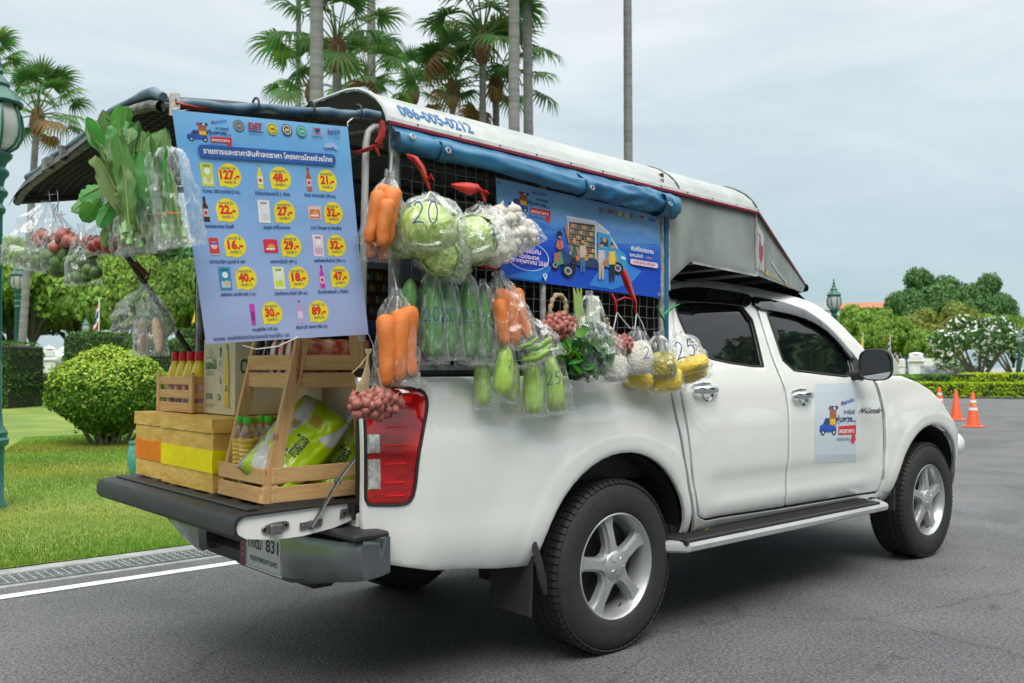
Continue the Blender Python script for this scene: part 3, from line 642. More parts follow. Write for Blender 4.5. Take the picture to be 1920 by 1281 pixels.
# mud flaps
def flap_m(x, y): 
    m_ = MB(); m_.box((x, y, .375+(.06 if x > 0 else 0)), (.014, .26, .25 if x < 0 else .15), Matrix.Rotation(R(3), 3, 'Y'), ch=.004); m_.build('mud_flap', rubber, TR)
for y in (-.77, .77): flap_m(-.52, y); flap_m(2.60, y)
mb = MB(); mb.tube([(-.53, -.905, .60), (-.515, -.925, .50), (-.49, -.93, .40), (-.47, -.925, .34)], [.008, .02, .022, .01], 8, flat=.5); mb.build('mud_flap', rubber, TR)
# running boards
for sg in (-1, 1):
    t = thing('running_board', None, None); t.parent = TR
    m_ = MB()
    prof_ = [(.80, .415), (.80, .445), (.955, .452), (.985, .446), (.995, .43), (.990, .408), (.97, .398), (.82, .402)]
    def xs_(x, k): return [(x, sg*(a if k else .80+(a-.80)*.35), b) for a, b in prof_]
    rows = [xs_(.30, 0), xs_(.40, 1), xs_(2.18, 1), xs_(2.32, 1), xs_(2.44, 0)]; P = sum(rows, []); n_ = 8
    m_.add(P, [(i*n_+j, i*n_+(j+1) % n_, (i+1)*n_+(j+1) % n_, (i+1)*n_+j) for i in range(4) for j in range(n_)]+[tuple(range(8))[::-1], tuple(range(32, 40))])
    m_.build('step_body', pm('step_silver', (.52, .54, .54), rough=.4, metal=.35, var=.1, vs_=6), t, smooth=35)
    m_ = MB(); m_.box((1.31, sg*.896, .447), (1.86, .176, .030), ch=.004)
    for k in range(8): m_.box((1.31, sg*(.830+.018*k), .463), (1.82, .007, .006))
    m_.build('step_tread', rubber, t, smooth=0)
    m_ = MB()
    for x in (.5, 1.3, 2.1): m_.box((x, sg*.74, .43), (.06, .2, .04))
    m_.box((.33, sg*.80, .44), (.14, .12, .10), ch=.02); m_.box((2.42, sg*.80, .44), (.16, .12, .12), ch=.02); m_.build('bracket', blackp, t)
# dark strips standing for the shade under the doors, and tyre-side plastics
for y in (-.80, .80): mb = MB(); mb.box((1.38, y, .475), (1.9, .10, .06)); mb.build('sill_shade', blackp, TR)
# door handles
def handle(u, v, parent):
    x, z = onb(u, v); y = -(BY(x, z)); t = thing('door_handle', None, None); t.parent = parent
    m_ = MB(); m_.lathe([(.0, .003), (.030, .004), (.040, .008), (.046, .010), (.050, .007), (.051, -.004)], 26, (x+.012, y+.001, z-.006), Matrix(((1, 0, 0), (0, 0, 1), (0, -1, 0))).transposed()); m_.build('handle_cup', chrome, t)
    m_ = MB(); m_.tube([(x-.105, y-.012, z+.004), (x-.09, y-.030, z+.006), (x-.02, y-.040, z+.006), (x+.05, y-.034, z+.004), (x+.088, y-.012, z+.002)], [.012, .019, .021, .018, .010], 12, flat=.6, up=(0, 0, 1))
    m_.tube([(x-.105, y-.004, z+.030), (x-.03, y-.008, z+.036), (x+.04, y-.006, z+.033)], [.006, .010, .004], 10, flat=.5, up=(0, 0, 1)); m_.build('handle_grip', chrome, t, smooth=50)
handle(1322, 733, rdo); handle(1503, 743, fdo)
# side mirror
mt_ = thing('side_mirror', None, None); mt_.parent = TR
pc = at(1648, 684, y=-1.07); px_ = pc.x; pz = pc.z
def mirror(sg):
    m_ = MB(); cx, cy, cz = px_+.06, sg*1.05, pz
    def mf(u, v):
        a = TAU*v; e = 3.2; ca, sa = math.cos(a), math.sin(a); r_ = (abs(ca)**e+abs(sa)**e)**(-1/e)
        k = math.sin(PI/2*(1-u))**.55 if u < 1 else 0
        return (cx-.055+.10*u, cy+r_*ca*.102*k, cz+r_*sa*.092*k)
    m_.grid(mf, 12, 36, close_v=True); m_.build('mirror_shell', paint, mt_, smooth=60)
    m_ = MB(); n = 36
    def rim_(s, x): return [(x, cy+(abs(math.cos(TAU*i/n))**3.2+abs(math.sin(TAU*i/n))**3.2)**(-1/3.2)*math.cos(TAU*i/n)*.102*s, cz+(abs(math.cos(TAU*i/n))**3.2+abs(math.sin(TAU*i/n))**3.2)**(-1/3.2)*math.sin(TAU*i/n)*.092*s) for i in range(n)]
    rows = [rim_(1.01, cx-.052), rim_(1.015, cx-.066), rim_(.96, cx-.072), rim_(.93, cx-.060)]
    m_.add(sum(rows, []), [(i*n+j, i*n+(j+1) % n, (i+1)*n+(j+1) % n, (i+1)*n+j) for i in range(3) for j in range(n)]); m_.build('mirror_bezel', blackp, mt_, smooth=40)
    m_ = MB(); m_.add(rim_(.935, cx-.061), [tuple(range(n))]); m_.build('mirror_glass', pm('mirror_glass', (.35, .38, .4), rough=.03, metal=1), mt_, smooth=0)
    m_ = MB(); m_.tube([(px_+.02, sg*.80, pz-.075), (px_+.03, sg*.92, pz-.065), (px_+.05, sg*1.0, pz-.05)], [.035, .026, .03], 10, flat=.6); m_.build('mirror_arm', blackp, mt_)
mirror(-1); mirror(1)
# tail lights: outer red shell, clear reversing and indicator windows
redl = pm('red_lens', (.42, .004, .007), rough=.09, coat=1., var=.55, vs_=9, stretch=(1, 1, 2.2))
for nm, ol, m__, off in (('taillight', tl, redl, .008),):
    o, c = panel(nm, chaikin(tl, 1), m__, TR, off=off, edge=.012, lip=.03, step=.03, round_=.009)
trim = pm('lens_trim', (.02, .002, .003), rough=.2)
def lens(parent, P, m, off, name='lens'): return panel(name, P, m, parent, off=off, edge=.003, lip=.012, step=.04, mirror=False)
clr = pm('clear_lens', (.62, .63, .58), rough=.10, coat=1., metal=.4, var=.45, vs_=22, stretch=(3, 3, 2))
def rq(u0, v0, u1, v1): return [onb(u0, v0, .012), onb(u1, v0-1, .012), onb(u1+1, v1, .012), onb(u0+1, v1+1, .012)]
lens(o, rq(690, 815, 713, 850), clr, .0115); lens(o, rq(691, 862, 714, 918), clr, .0115)
brt = pm('red_lens_bright', (.75, .012, .015), rough=.1, coat=.8)
for v in (765, 800, 835, 870, 905, 930):
    lens(o, [onb(724, v, .012), onb(764-(v-765)*.03, v-2, .012), onb(764-(v-765)*.03, v+1, .012), onb(724, v+3, .012)], brt, .0125, 'reflector_rib')
lens(o, [onb(712, 742, .012), onb(776, 742, .012), onb(772, 756, .012), onb(712, 755, .012)], brt, .0125, 'reflector_rib')
mb = MB(); P = [Vector((x, -(BY(x, z)+.002), z)) for x, z in resample(chaikin(tl, 1), .02)]; P.append(P[0]); mb.tube(P, .006, 6, cap=False); mb.build('lens_seal', blackp, o)
# bed: floor, inner walls, rail cap
mb = MB(); mb.box((-.45, 0, .755), (1.66, 1.50, .03)); mb.box((-.45, -.76, 1.0), (1.62, .03, .48)); mb.box((-.45, .76, 1.0), (1.62, .03, .48)); mb.box((.36, 0, 1.0), (.03, 1.5, .48))
for k in range(9): mb.box((-.45, -.6+.15*k, .773), (1.64, .05, .012), ch=.003)
mb.build('bed_liner', blackp, TR)
mb = MB()
for sg in (-1, 1): mb.box((-.45, sg*.80, 1.246), (1.62, .15, .028), ch=.006)
mb.build('bed_rail_cap', blackp, TR)
mb = MB()
for sg in (-1, 1): mb.box((-1.225, sg*.765, .97), (.035, .04, .50), ch=.006)
mb.box((-1.235, 0, .66), (.04, 1.5, .14), ch=.01); mb.build('bed_end_frame', paint, TR)
# tailgate, lowered
TG = thing('tailgate', None, None); TG.parent = TR
mb = MB()
def tg_sec(y):
    o_ = [(-1.245, .765), (-1.69, .757), (-1.706, .745), (-1.712, .722), (-1.705, .699), (-1.68, .684), (-1.57, .668), (-1.46, .668), (-1.34, .682), (-1.25, .705)]
    return [(x, y, z) for x, z in o_]
Pn = 10; rows = [tg_sec(y) for y in (-.725, .675)]
mb.add(sum(rows, []), [(j, (j+1) % Pn, Pn+(j+1) % Pn, Pn+j) for j in range(Pn)]+[tuple(range(Pn-1, -1, -1)), tuple(range(Pn, 2*Pn))]); mb.build('gate_skin', paint, TG, smooth=30)
mb = MB()
cap_ = [(-1.28, .7665), (-1.28, .772), (-1.67, .767), (-1.708, .760), (-1.722, .740), (-1.722, .700), (-1.708, .684), (-1.68, .678), (-1.675, .682), (-1.707, .702), (-1.714, .722), (-1.707, .746), (-1.686, .7585)]
n_ = len(cap_); mb.add([(x, y, z) for y in (-.735, .685) for x, z in cap_], [(j, (j+1) % n_, n_+(j+1) % n_, n_+j) for j in range(n_)]+[tuple(range(n_)), tuple(range(2*n_-1, n_-1, -1))])
for k in range(13):
    y = -.63+.1*k
    mb.add([(x, yy, z) for yy, dz in ((y-.036, 0), (y-.026, .011), (y+.026, .011), (y+.036, 0)) for x, z in ((-1.30, .7705+dz), (-1.56+.03*(k % 2), .7685+dz), (-1.60+.03*(k % 2), .768))], [(a*3+b, a*3+b+1, (a+1)*3+b+1, (a+1)*3+b) for a in range(3) for b in range(2)])
mb.box((-1.63, -.02, .772), (.045, 1.32, .014), ch=.005); mb.build('gate_liner', blackp, TG, smooth=35)
yS = -.7265
def bolt(m_, x, z, r_=.009, y=yS-.006): m_.lathe([(.0, .0), (r_*.6, 0), (r_, .003), (r_*1.05, .008)], 10, (x, y, z), Matrix(((1, 0, 0), (0, 0, 1), (0, -1, 0))).transposed()@Matrix.Rotation(PI, 3, 'X'))
worn = pm('worn_steel', (.22, .22, .21), rough=.45, metal=.75, var=.3, vs_=40)
mb = MB(); mb.prism(chaikin([(-1.625, .705), (-1.60, .690), (-1.545, .695), (-1.515, .705), (-1.52, .728), (-1.55, .730), (-1.60, .725)], 1), lambda u, v, t: (u, yS-t, v), 0, .006)
mb.box((-1.572, yS-.012, .707), (.045, .022, .034), ch=.004); bolt(mb, -1.61, .708); bolt(mb, -1.53, .714); mb.build('latch', worn, TG)
mb = MB(); mb.prism([(-1.475, .690), (-1.39, .695), (-1.385, .722), (-1.475, .715)], lambda u, v, t: (u, yS-t, v), 0, .005); bolt(mb, -1.462, .703); bolt(mb, -1.40, .711); bolt(mb, -1.432, .704, .016); mb.build('latch', worn, TG)
mb = MB(); mb.prism([(-1.315, .715), (-1.20, .742), (-1.20, .762), (-1.31, .745)], lambda u, v, t: (u, yS-t, v), 0, .006); bolt(mb, -1.297, .731); bolt(mb, -1.235, .748); mb.build('hinge', worn, TG)
mb = MB(); mb.box((-1.268, yS-.018, .735), (.018, .016, .062), Matrix.Rotation(R(-6), 3, 'Y'), ch=.007); mb.build('rubber_stop', blackp, TG)
mb = MB(); p0, p1, p2 = Vector((-1.432, yS-.020, .704)), at(633, 902, y=-.735), at(672, 852, y=-.735)
for a, b in ((p0, p1), (p1, p2)):
    d = (b-a); L_ = d.length; mb.box((a+b)/2, (L_+.02, .005, .024), frame_of((0, 1, 0), d), ch=.002)
bolt(mb, p1.x, p1.z, .013, p1.y-.008); mb.build('check_strap', pm('strap_steel', (.13, .14, .14), rough=.45, metal=.6, var=.2, vs_=30), TG)
# rear bumper and plate
bst = pm('bumper_steel', (.20, .22, .23), rough=.22, metal=.85, var=.2, vs_=5, rvar=.08)
def bump(sg):
    m_ = MB()
    secs = []
    for (y, xo, zt, zb, dep) in ((.375, -1.345, .632, .445, .10), (.395, -1.372, .636, .436, .10), (.46, -1.378, .637, .442, .12), (.60, -1.372, .640, .462, .14), (.76, -1.355, .646, .492, .16), (.845, -1.345, .652, .506, .16), (.885, -1.32, .658, .514, .12), (.90, -1.26, .660, .525, .05)):
        secs.append([(xo+dep, sg*y, zt), (xo+.03, sg*y, zt+.002), (xo+.008, sg*y, zt-.006), (xo, sg*y, zt-.03), (xo, sg*y, (zt+zb)/2), (xo+.004, sg*y, zb+.02), (xo+.02, sg*y, zb), (xo+dep, sg*y, zb+.01)])
    m_.add(sum(secs, []), [(i*8+j, i*8+(j+1) % 8, (i+1)*8+(j+1) % 8, (i+1)*8+j) for i in range(7) for j in range(8)]+[tuple(range(8)), tuple(range(63, 55, -1))])
    m_.build('rear_bumper', bst, TR, smooth=35)
    m_ = MB(); m_.box((-1.285, sg*.70, .667), (.15, .40, .026), ch=.008); m_.build('bumper_step', blackp, TR)
bump(-1); bump(1)
mb = MB(); mb.box((-1.27, 0, .585), (.10, .76, .16), ch=.02); mb.box((-1.24, 0, .45), (.12, 1.0, .08), ch=.02); mb.build('bumper_recess', blackp, TR)
PT = thing('number_plate', None, None); PT.parent = TR
pl0, pl1 = at(453, 1004, x=-1.335), at(545, 1021, x=-1.335); pw = pl0.y-pl1.y
def plf(u, v, l_): return (-1.335-.006-l_-.0006, pl0.y-u*pw, .600-.165*(1-v)+.0)
mb = MB(); mb.box((-1.336, pl0.y-pw/2, .5175), (.008, pw+.012, .177), ch=.002); mb.build('plate_frame', blackp, PT)
pr = Print(plf, .0004)
pr.rect(0, 0, 1, 1, (.74, .75, .74)); pr.rect(0, 0, .13, 1, (.24, .02, .05)); pr.rect(.87, 0, 1, 1, (.24, .02, .05))
for u in (.065, .935):
    for k in range(4): pr.poly([(u-.028, .22+.16*k), (u, .32+.16*k), (u+.028, .22+.16*k), (u, .26+.16*k)], (.55, .30, .33))
pr.line([(.15, .06), (.15, .94), (.85, .94), (.85, .06), (.15, .06)], .008, (.05, .05, .05))
pr.text('1กฒ', .19, .52, .28, (.03, .03, .03), width=.27, bold=.02); pr.text('831', .55, .52, .30, (.03, .03, .03), width=.25, bold=.02)
pr.text('กรุงเทพมหานคร', .5, .20, .15, (.03, .03, .03), width=.56, align='c', bold=.01); pr.build('lettering', PT)
# exhaust and spare
mb = MB(); mb.tube([(-1.2, .35, .40), (-.6, .35, .40)], .035, 12); mb.tube([(-.75, 0, .42), (-.74, 0, .60)], .36, 26); mb.build('spare_wheel', rubber, TR)
# door print: film on the front door with the campaign logo
SB = MB()
def dq(u, v):
    a = (1527+(1607-1527)*u*1.0+(0)*v, 868+(712-868)*v); return a
def doorf(u, v, l_):
    x, z = onb(1528+78*u+2*(v-.5), 868-148*v-2*u); return (x, -(BY(x, z)+.0012+l_), z)
def logo(pr, u, v, w, h, sub=True):
    """blue grocery pickup logo with its lettering, in the box u, v, w, h"""
    def X(a, b): return (u+a*w, v+b*h)
    def P_(L_, c): pr.poly([X(a, b) for a, b in L_], c)
    B, Dk, Rd = (.02, .09, .45), (.01, .03, .16), (.62, .03, .05)
    P_([(0, .30), (.02, .42), (.10, .46), (.16, .60), (.30, .60), (.30, .42), (.46, .40), (.46, .26), (.02, .26)], B)
    P_([(.12, .46), (.17, .57), (.27, .57), (.27, .46)], (.05, .06, .10)); P_([(.28, .42), (.28, .80), (.46, .80), (.46, .42)], (.35, .12, .04))
    P_([(.29, .44), (.29, .58), (.44, .58), (.44, .44)], (.75, .48, .05)); P_([(.24, .80), (.27, .88), (.50, .88), (.50, .80)], Dk); P_([(.28, .80), (.28, .86), (.33, .86), (.33, .80)], Rd); P_([(.38, .80), (.38, .86), (.43, .86), (.43, .80)], (.8, .8, .8))
    for cx in (.10, .40):
        pr.circ(*X(cx, .26), .055*w, (.01, .01, .01), .07*h, 12); pr.circ(*X(cx, .26), .028*w, (.6, .6, .6), .036*h, 10)
    pr.text('พุ่มพวง...', *X(.44, .50), .13*h, Dk, width=.56*w, bold=.03); pr.text('พาณิชย์', *X(.66, .68), .10*h, Dk, width=.30*w, bold=.015)
    P_([(.52, .20), (.52, .40), (1.0, .42), (1.0, .20)], Rd); P_([(.90, .20), (.86, .06), (.92, -.04), (1.0, .08), (.97, .20)], Rd)
    pr.text('ลดราคา', *X(.54, .24), .10*h, (.85, .85, .85), width=.40*w, bold=.02)
    pr.text('ช่วยประชาชน', *X(.48, .06), .08*h, Dk, width=.36*w, bold=0)
    pr.text('ไทยช่วยไทย', *X(.60, .88), .09*h, B, width=.34*w, bold=.02, rot=.18 if h < 1 else 0); P_([(.56, .94), (.66, 1.0), (.62, .90)], Rd)
pr = Print(doorf, .0005)
n_ = 8
pr.mb.grid(lambda a, b: doorf(a, b, .0), 8, 10, col=(.56, .64, .70)); pr.l = .0006
logo(pr, .10, .24, .88, .54); o = pr.build('door_sticker', fdo, pm('sticker', vcol=True, rough=.3, coat=.2))
def fendf(u, v, l_):
    x, z = onb(1608+42*u, 776-14*v); return (x, -(BY(x, z)+.002+l_), z)
pr = Print(fendf, .0004); pr.text('Hi-Lander', .0, .1, .75, (.05, .05, .05), width=1., bold=.02, shear=.3); pr.build('badge', fdo)
# chrome strip on the sills
# ------------------------------------------------------------ canopy on the bed
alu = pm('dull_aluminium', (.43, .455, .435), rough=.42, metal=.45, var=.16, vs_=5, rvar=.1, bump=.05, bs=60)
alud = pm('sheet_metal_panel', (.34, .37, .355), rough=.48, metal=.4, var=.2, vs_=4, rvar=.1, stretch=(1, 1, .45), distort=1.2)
frm = pm('painted_frame', (.42, .44, .43), rough=.5, metal=.2, var=.4, vs_=22)
fdark = pm('grimy_frame', (.065, .07, .065), rough=.6, metal=.3, var=.5, vs_=18)
redt = pm('red_trim', (.22, .012, .035), rough=.4, var=.2, vs_=12)
tarp = pm('blue_tarpaulin', (.012, .10, .235), rough=.36, var=.4, vs_=9, bump=.25, bs=25, col2=(.03, .17, .30))
tarpd = pm('blue_tarpaulin_worn', (.012, .065, .15), rough=.45, var=.5, vs_=16, col2=(.10, .17, .20))
CN = thing('canopy', None, None); CN.parent = TR
def zeave(x): return 2.150-.0285*(x+1.22)
RPRO = [(-.900, 0.), (-.893, .022), (-.866, .065), (-.822, .103), (-.765, .137), (-.70, .163), (-.62, .176), (-.45, .182), (0, .190)]
RPRO = RPRO+[(-y, z) for y, z in RPRO[:-1][::-1]]
RL = [0]
for a, b in zip(RPRO[:-1], RPRO[1:]): RL.append(RL[-1]+math.dist(a, b))
def roof_pt(x, s, l_=0.):
    """s metres round the curve from the right eave"""
    s = min(max(0, s), RL[-1]-1e-6); i = 0
    while RL[i+1] < s: i += 1
    t = (s-RL[i])/(RL[i+1]-RL[i]); a, b = RPRO[i], RPRO[i+1]; n = Vector((0, -(b[1]-a[1]), (b[0]-a[0]))).normalized()
    return Vector((x, a[0]+(b[0]-a[0])*t, zeave(x)+a[1]+(b[1]-a[1])*t)) + n*l_
def dent(x, s): return .0025*noise.noise(Vector((x*3, s*5, 1)))+.0012*noise.noise(Vector((x*11, s*9, 4)))
for xa, xb in ((-1.225, .452), (.458, 1.105)):
    mb = MB(); nx = int((xb-xa)/.04)
    svals = sorted(set([0, .01]+RL+[RL[-1]*j/70 for j in range(71)]))
    for off in (0, -.006):
        pts_ = [roof_pt(xa+(xb-xa)*i/nx, s, off+dent(xa+(xb-xa)*i/nx, s)) for i in range(nx+1) for s in svals]; k = len(svals)
        mb.add(pts_, [(i*k+j, (i+1)*k+j, (i+1)*k+j+1, i*k+j+1) for i in range(nx) for j in range(k-1)])
    mb.build('roof_sheet', alu, CN, smooth=50)
mb = MB(); mb.tube([roof_pt(.455, RL[-1]*j/60, .002) for j in range(61)], .0035, 6); mb.build('roof_seam', fdark, CN)
mb = MB(); mb.tube([roof_pt(1.105, RL[-1]*j/60, .002) for j in range(61)], .006, 6); mb.build('roof_seam', fdark, CN)
mb = MB(); mb.tube([roof_pt(-1.225, RL[-1]*j/60, .0) for j in range(61)], .009, 6); mb.build('roof_rim', alu, CN)
# torn tarpaulin folded over the rear roof edge
mb = MB()
def torn(u, v):
    s = .22+1.1*u; x = -1.235+.05*v+.008*noise.noise(Vector((u*30, v*3, 0))); return roof_pt(x, s, .012+.010*noise.noise(Vector((u*24, v*4, 2)))-(.02*(1-v) if v < .3 else 0))
mb.grid(torn, 60, 5); mb.build('torn_edge_cover', tarpd, CN, smooth=60)
NB = at(1505, 549, y=-.64); NT = at(1510, 534, y=-.62)
for sg in (-1, 1):
    # trims: red strip, pale strip and rivets along the eave and down the nose
    pth = [Vector((-1.225, sg*.906, zeave(-1.225)-.004)), Vector((1.108, sg*.906, zeave(1.108)-.004)), Vector((NT.x, sg*abs(NT.y)+0, NT.z))]
    mb = MB()
    for a, b in zip(pth[:-1], pth[1:]):
        d = b-a; mb.box((a+b)/2, (d.length, .007, .013), frame_of(Vector((0, 1, 0))-d.normalized()*d.normalized().y, d) @ Matrix.Rotation(R(90), 3, 'X'), ch=.0015)
    mb.build('red_trim', redt, CN)
    mb = MB(); a, b = Vector((-1.225, sg*.903, zeave(-1.225)+.011)), Vector((1.10, sg*.903, zeave(1.10)+.011)); d = b-a; mb.box((a+b)/2, (d.length, .006, .016), frame_of((0, 1, 0), d) @ Matrix.Rotation(R(90), 3, 'X'), ch=.001)
    mb.build('pale_trim', pm('pale_trim', (.62, .64, .63), rough=.45, var=.15, vs_=12), CN)
    mb = MB()
    for k in range(12): mb.ell((-1.1+.2*k, sg*.908, zeave(-1.1+.2*k)+.012), (.004, .003, .004), nu=8, nv=5)
    mb.build('rivet_row', worn, CN)['kind'] = 'stuff'
    # over-cab side panel with a shallow wave, and the tapered nose panel
    P = [(.375, 2.10), (1.10, 2.079), (1.10, 1.752), (.80, 1.765), (.545, 1.780), (.375, 1.668)]
    def wv(x, z): return .888+.004*noise.noise(Vector((x*4, z*3.5, 3)))
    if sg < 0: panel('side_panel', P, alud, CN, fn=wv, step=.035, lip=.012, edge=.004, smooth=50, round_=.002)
    mb = MB(); nb, ntp = Vector((NB.x, sg*.64, NB.z)), Vector((NT.x, sg*.62, NT.z-.008)); ea, eb = Vector((1.104, sg*.890, 1.752)), Vector((1.104, sg*.890, 2.076))
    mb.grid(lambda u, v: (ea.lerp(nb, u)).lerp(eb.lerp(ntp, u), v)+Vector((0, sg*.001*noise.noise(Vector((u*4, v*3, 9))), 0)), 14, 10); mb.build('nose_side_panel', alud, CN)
    mb = MB(); mb.box((1.102, sg*.8915, 1.915), (.012, .006, .325), ch=.001); mb.box((.83, sg*.892, 1.7625), (.55, .006, .010), frame_of((0, 1, 0), (1, 0, -.05)) @ Matrix.Rotation(R(90), 3, 'X')); mb.build('panel_bead', frm, CN)
# front slope sheet and rounded nose
mb = MB()
def slope(u, v):
    s = RL[-1]*v; a = roof_pt(1.105, s); y = (v*2-1); bx = NT.x+.30*(1-abs(y)**2.2); b = Vector((bx, y*.62, NT.z+.0+.04*(1-y*y)))
    return a.lerp(b, u)
mb.grid(slope, 14, 40); mb.build('nose_sheet', alu, CN, smooth=60)
mb = MB()
def nose(u, v):
    y = (v*2-1); bx = NT.x+.30*(1-abs(y)**2.2); a = R(80-200*u); return (bx-.012+.022*math.cos(a)*1.4, y*.632, NT.z-.020+.04*(1-y*y)*(1-u)+.024*math.sin(a))
mb.grid(nose, 10, 40); mb.build('nose_lip', pm('black_edge', (.03, .028, .03), rough=.4), CN, smooth=60)
mb = MB()
for x in (.75, 1.08, 1.42, 1.75):
    w = .87 if x < 1.1 else .87-(x-1.1)*.32; mb.box((x, 0, 1.775-.03*max(0, x-1.1)), (.035, w*2, .03))
mb.box((.8, 0, 1.93), (.9, 1.7, .006)); mb.build('underside_beam', fdark, CN)
# posts, side frames, wire mesh (right side, and the same on the left)
post = pm('post_paint', (.33, .35, .34), rough=.55, metal=.2, var=.5, vs_=25, bump=.3, bs=70)
for sg in (-1, 1):
    for x, r_ in ((-1.178, .020), (-.43, .013), (.345, .016)):
        mb = MB(); mb.tube([(x, sg*.868, 1.25), (x, sg*.868, 2.16)], r_, 14); mb.build('post', post, CN)
    for z in (1.262, 2.145):
        mb = MB(); mb.tube([(-1.178, sg*.868, z), (.345, sg*.868, z)], .012, 8); mb.build('frame_rail', post, CN)
    mb = MB(); mb.box((.362, sg*.885, 1.66), (.022, .014, .82), ch=.003); mb.build('corner_strip', tarp, CN)
    mb = MB(); mb.box((.378, sg*.889, 1.87), (.010, .010, .48), ch=.002); mb.build('corner_bead', frm, CN)
wm = pm('galvanised_wire', (.23, .24, .23), rough=.5, metal=.6, var=.3, vs_=60)
wv_ = MB(); wv_.tube([(.0015*math.cos(i*1.3), .0015*math.sin(i*1.3), i/40*.86) for i in range(41)], .0013, 5); wvm = wv_.data('wire', wm)
wh_ = MB(); wh_.tube([(i/60*1.50, .0018*math.cos(i*1.4), .0015*math.sin(i*1.4)) for i in range(61)], .0013, 5); whm = wh_.data('wire', wm)
for sg in (-1, 1):
    for k in range(29): inst('wire', wvm, Matrix.Translation((-1.145+.0515*k, sg*.862, 1.27)), CN)
    for k in range(17): inst('wire', whm, Matrix.Translation((-1.165, sg*.859, 1.29+.0515*k)), CN)
mb = MB()
for k in range(5): mb.tube([(-1.15+.37*k, -.86, 2.15), (-1.15+.37*k, 0, 2.24), (-1.15+.37*k, .86, 2.15)], .012, 8)
mb.tube([(-1.15, -.3, 2.2), (.35, -.3, 2.2)], .01, 8); mb.tube([(-1.15, .3, 2.2), (.35, .3, 2.2)], .01, 8)
mb.build('roof_bow', fdark, CN)
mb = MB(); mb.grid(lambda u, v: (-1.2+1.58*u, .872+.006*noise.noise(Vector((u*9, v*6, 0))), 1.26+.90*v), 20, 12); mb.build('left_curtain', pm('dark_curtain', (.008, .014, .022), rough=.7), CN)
mb = MB(); mb.box((.372, 0, 1.72), (.01, 1.72, .95)); mb.build('front_shade_sheet', pm('inside_shade', (.02, .022, .022), rough=.8), CN)  # dark sheet standing for the unlit inside of the canopy towards the cab
# tied up side tarpaulin: hanging strip, roll, straps with eyelets
TP = thing('rolled_tarpaulin', None, None); TP.parent = CN
def rollc(x):
    t = (x+1.215)/1.62; return Vector((x, -.935-.012*math.sin(t*5), 2.075-.062*t+.012*math.sin(t*9)*t))
mb = MB()
def roll(u, v):
    x = -1.215+1.625*u; c = rollc(x); a = TAU*v; w = sstep(.45, .75, u)
    r_ = .036+.020*sstep(.5, 1, u)+.008*noise.noise(Vector((x*6, math.cos(a)*1.4, math.sin(a)*1.4)))+w*.016*noise.noise(Vector((x*13+math.cos(a)*2, math.cos(a)*1.2, math.sin(a)*1.2+5)))
    if u > .97: r_ *= max(.05, 1-((u-.97)/.03)**2)
    return c+Vector((0, math.cos(a)*r_*.9, math.sin(a)*r_))
mb.grid(roll, 150, 28, close_v=True); mb.build('roll', tarp, TP, smooth=70)
mb = MB()
for r0 in (.034, .025, .016, .008): mb.lathe([(r0, 0), (r0-.003, 0), (r0-.003, .02)], 20, rollc(-1.217)-Vector((.002, 0, 0)), frame_of((1, 0, 0)))
mb.build('roll_end', tarpd, TP)
mb = MB()
def hang(u, v):
    x = -1.215+1.58*u; a = Vector((x, -.902, zeave(x)-.012)); b = rollc(x)+Vector((0, -.012, .020)); return a.lerp(b, v)+Vector((0, -.006*noise.noise(Vector((x*12, v*2, 0))), 0))
mb.grid(hang, 110, 6); mb.build('hanging_strip', tarp, TP, smooth=60)
for x in (-1.02, -.25, .27):
    mb = MB(); c = rollc(x); P = []
    for j in range(15):
        a = R(95-j*15); P.append([c+Vector((dx, -math.cos(math.pi/2-a if False else a)*0, 0)) for dx in (0,)])
    rr = .043+.020*sstep(-.4, .4, x)
    pts_ = [(x, -.906, zeave(x)-.02)]+[(x, c.y+math.cos(R(q))*rr, c.z+math.sin(R(q))*rr) for q in range(150, 330, 20)]
    V = []; 
    for p in pts_: V += [(p[0]-.024, p[1], p[2]), (p[0]+.024, p[1], p[2])]
    mb.add(V, [(2*i, 2*i+1, 2*i+3, 2*i+2) for i in range(len(pts_)-1)]); mb.build('strap', tarp, TP, smooth=60)
    mb = MB(); q = Vector(pts_[3]); mb.lathe([(.006, 0), (.008, .003), (.0125, .002), (.0135, -.001)], 14, q+Vector((0, -.003, .0)), frame_of((0, -1, .35))); mb.build('eyelet', steel, TP)
mb = MB(); mb.lathe([(.006, 0), (.008, .003), (.0125, .002), (.0135, -.001)], 14, rollc(-1.17)+Vector((0, -.036, .018)), frame_of((0, -1, .4))); mb.build('eyelet', steel, TP)
# number painted on the roof edge
pr = Print(lambda u, v, l_: roof_pt(-1.158+u, .044+v, l_+.0006+dent(-1.158+u, .052+v)), .0008)
pr.text('086-005-0212', 0, 0, .066, (.005, .12, .34), width=.345, bold=.02, div=3); pr.build('phone_number', CN)
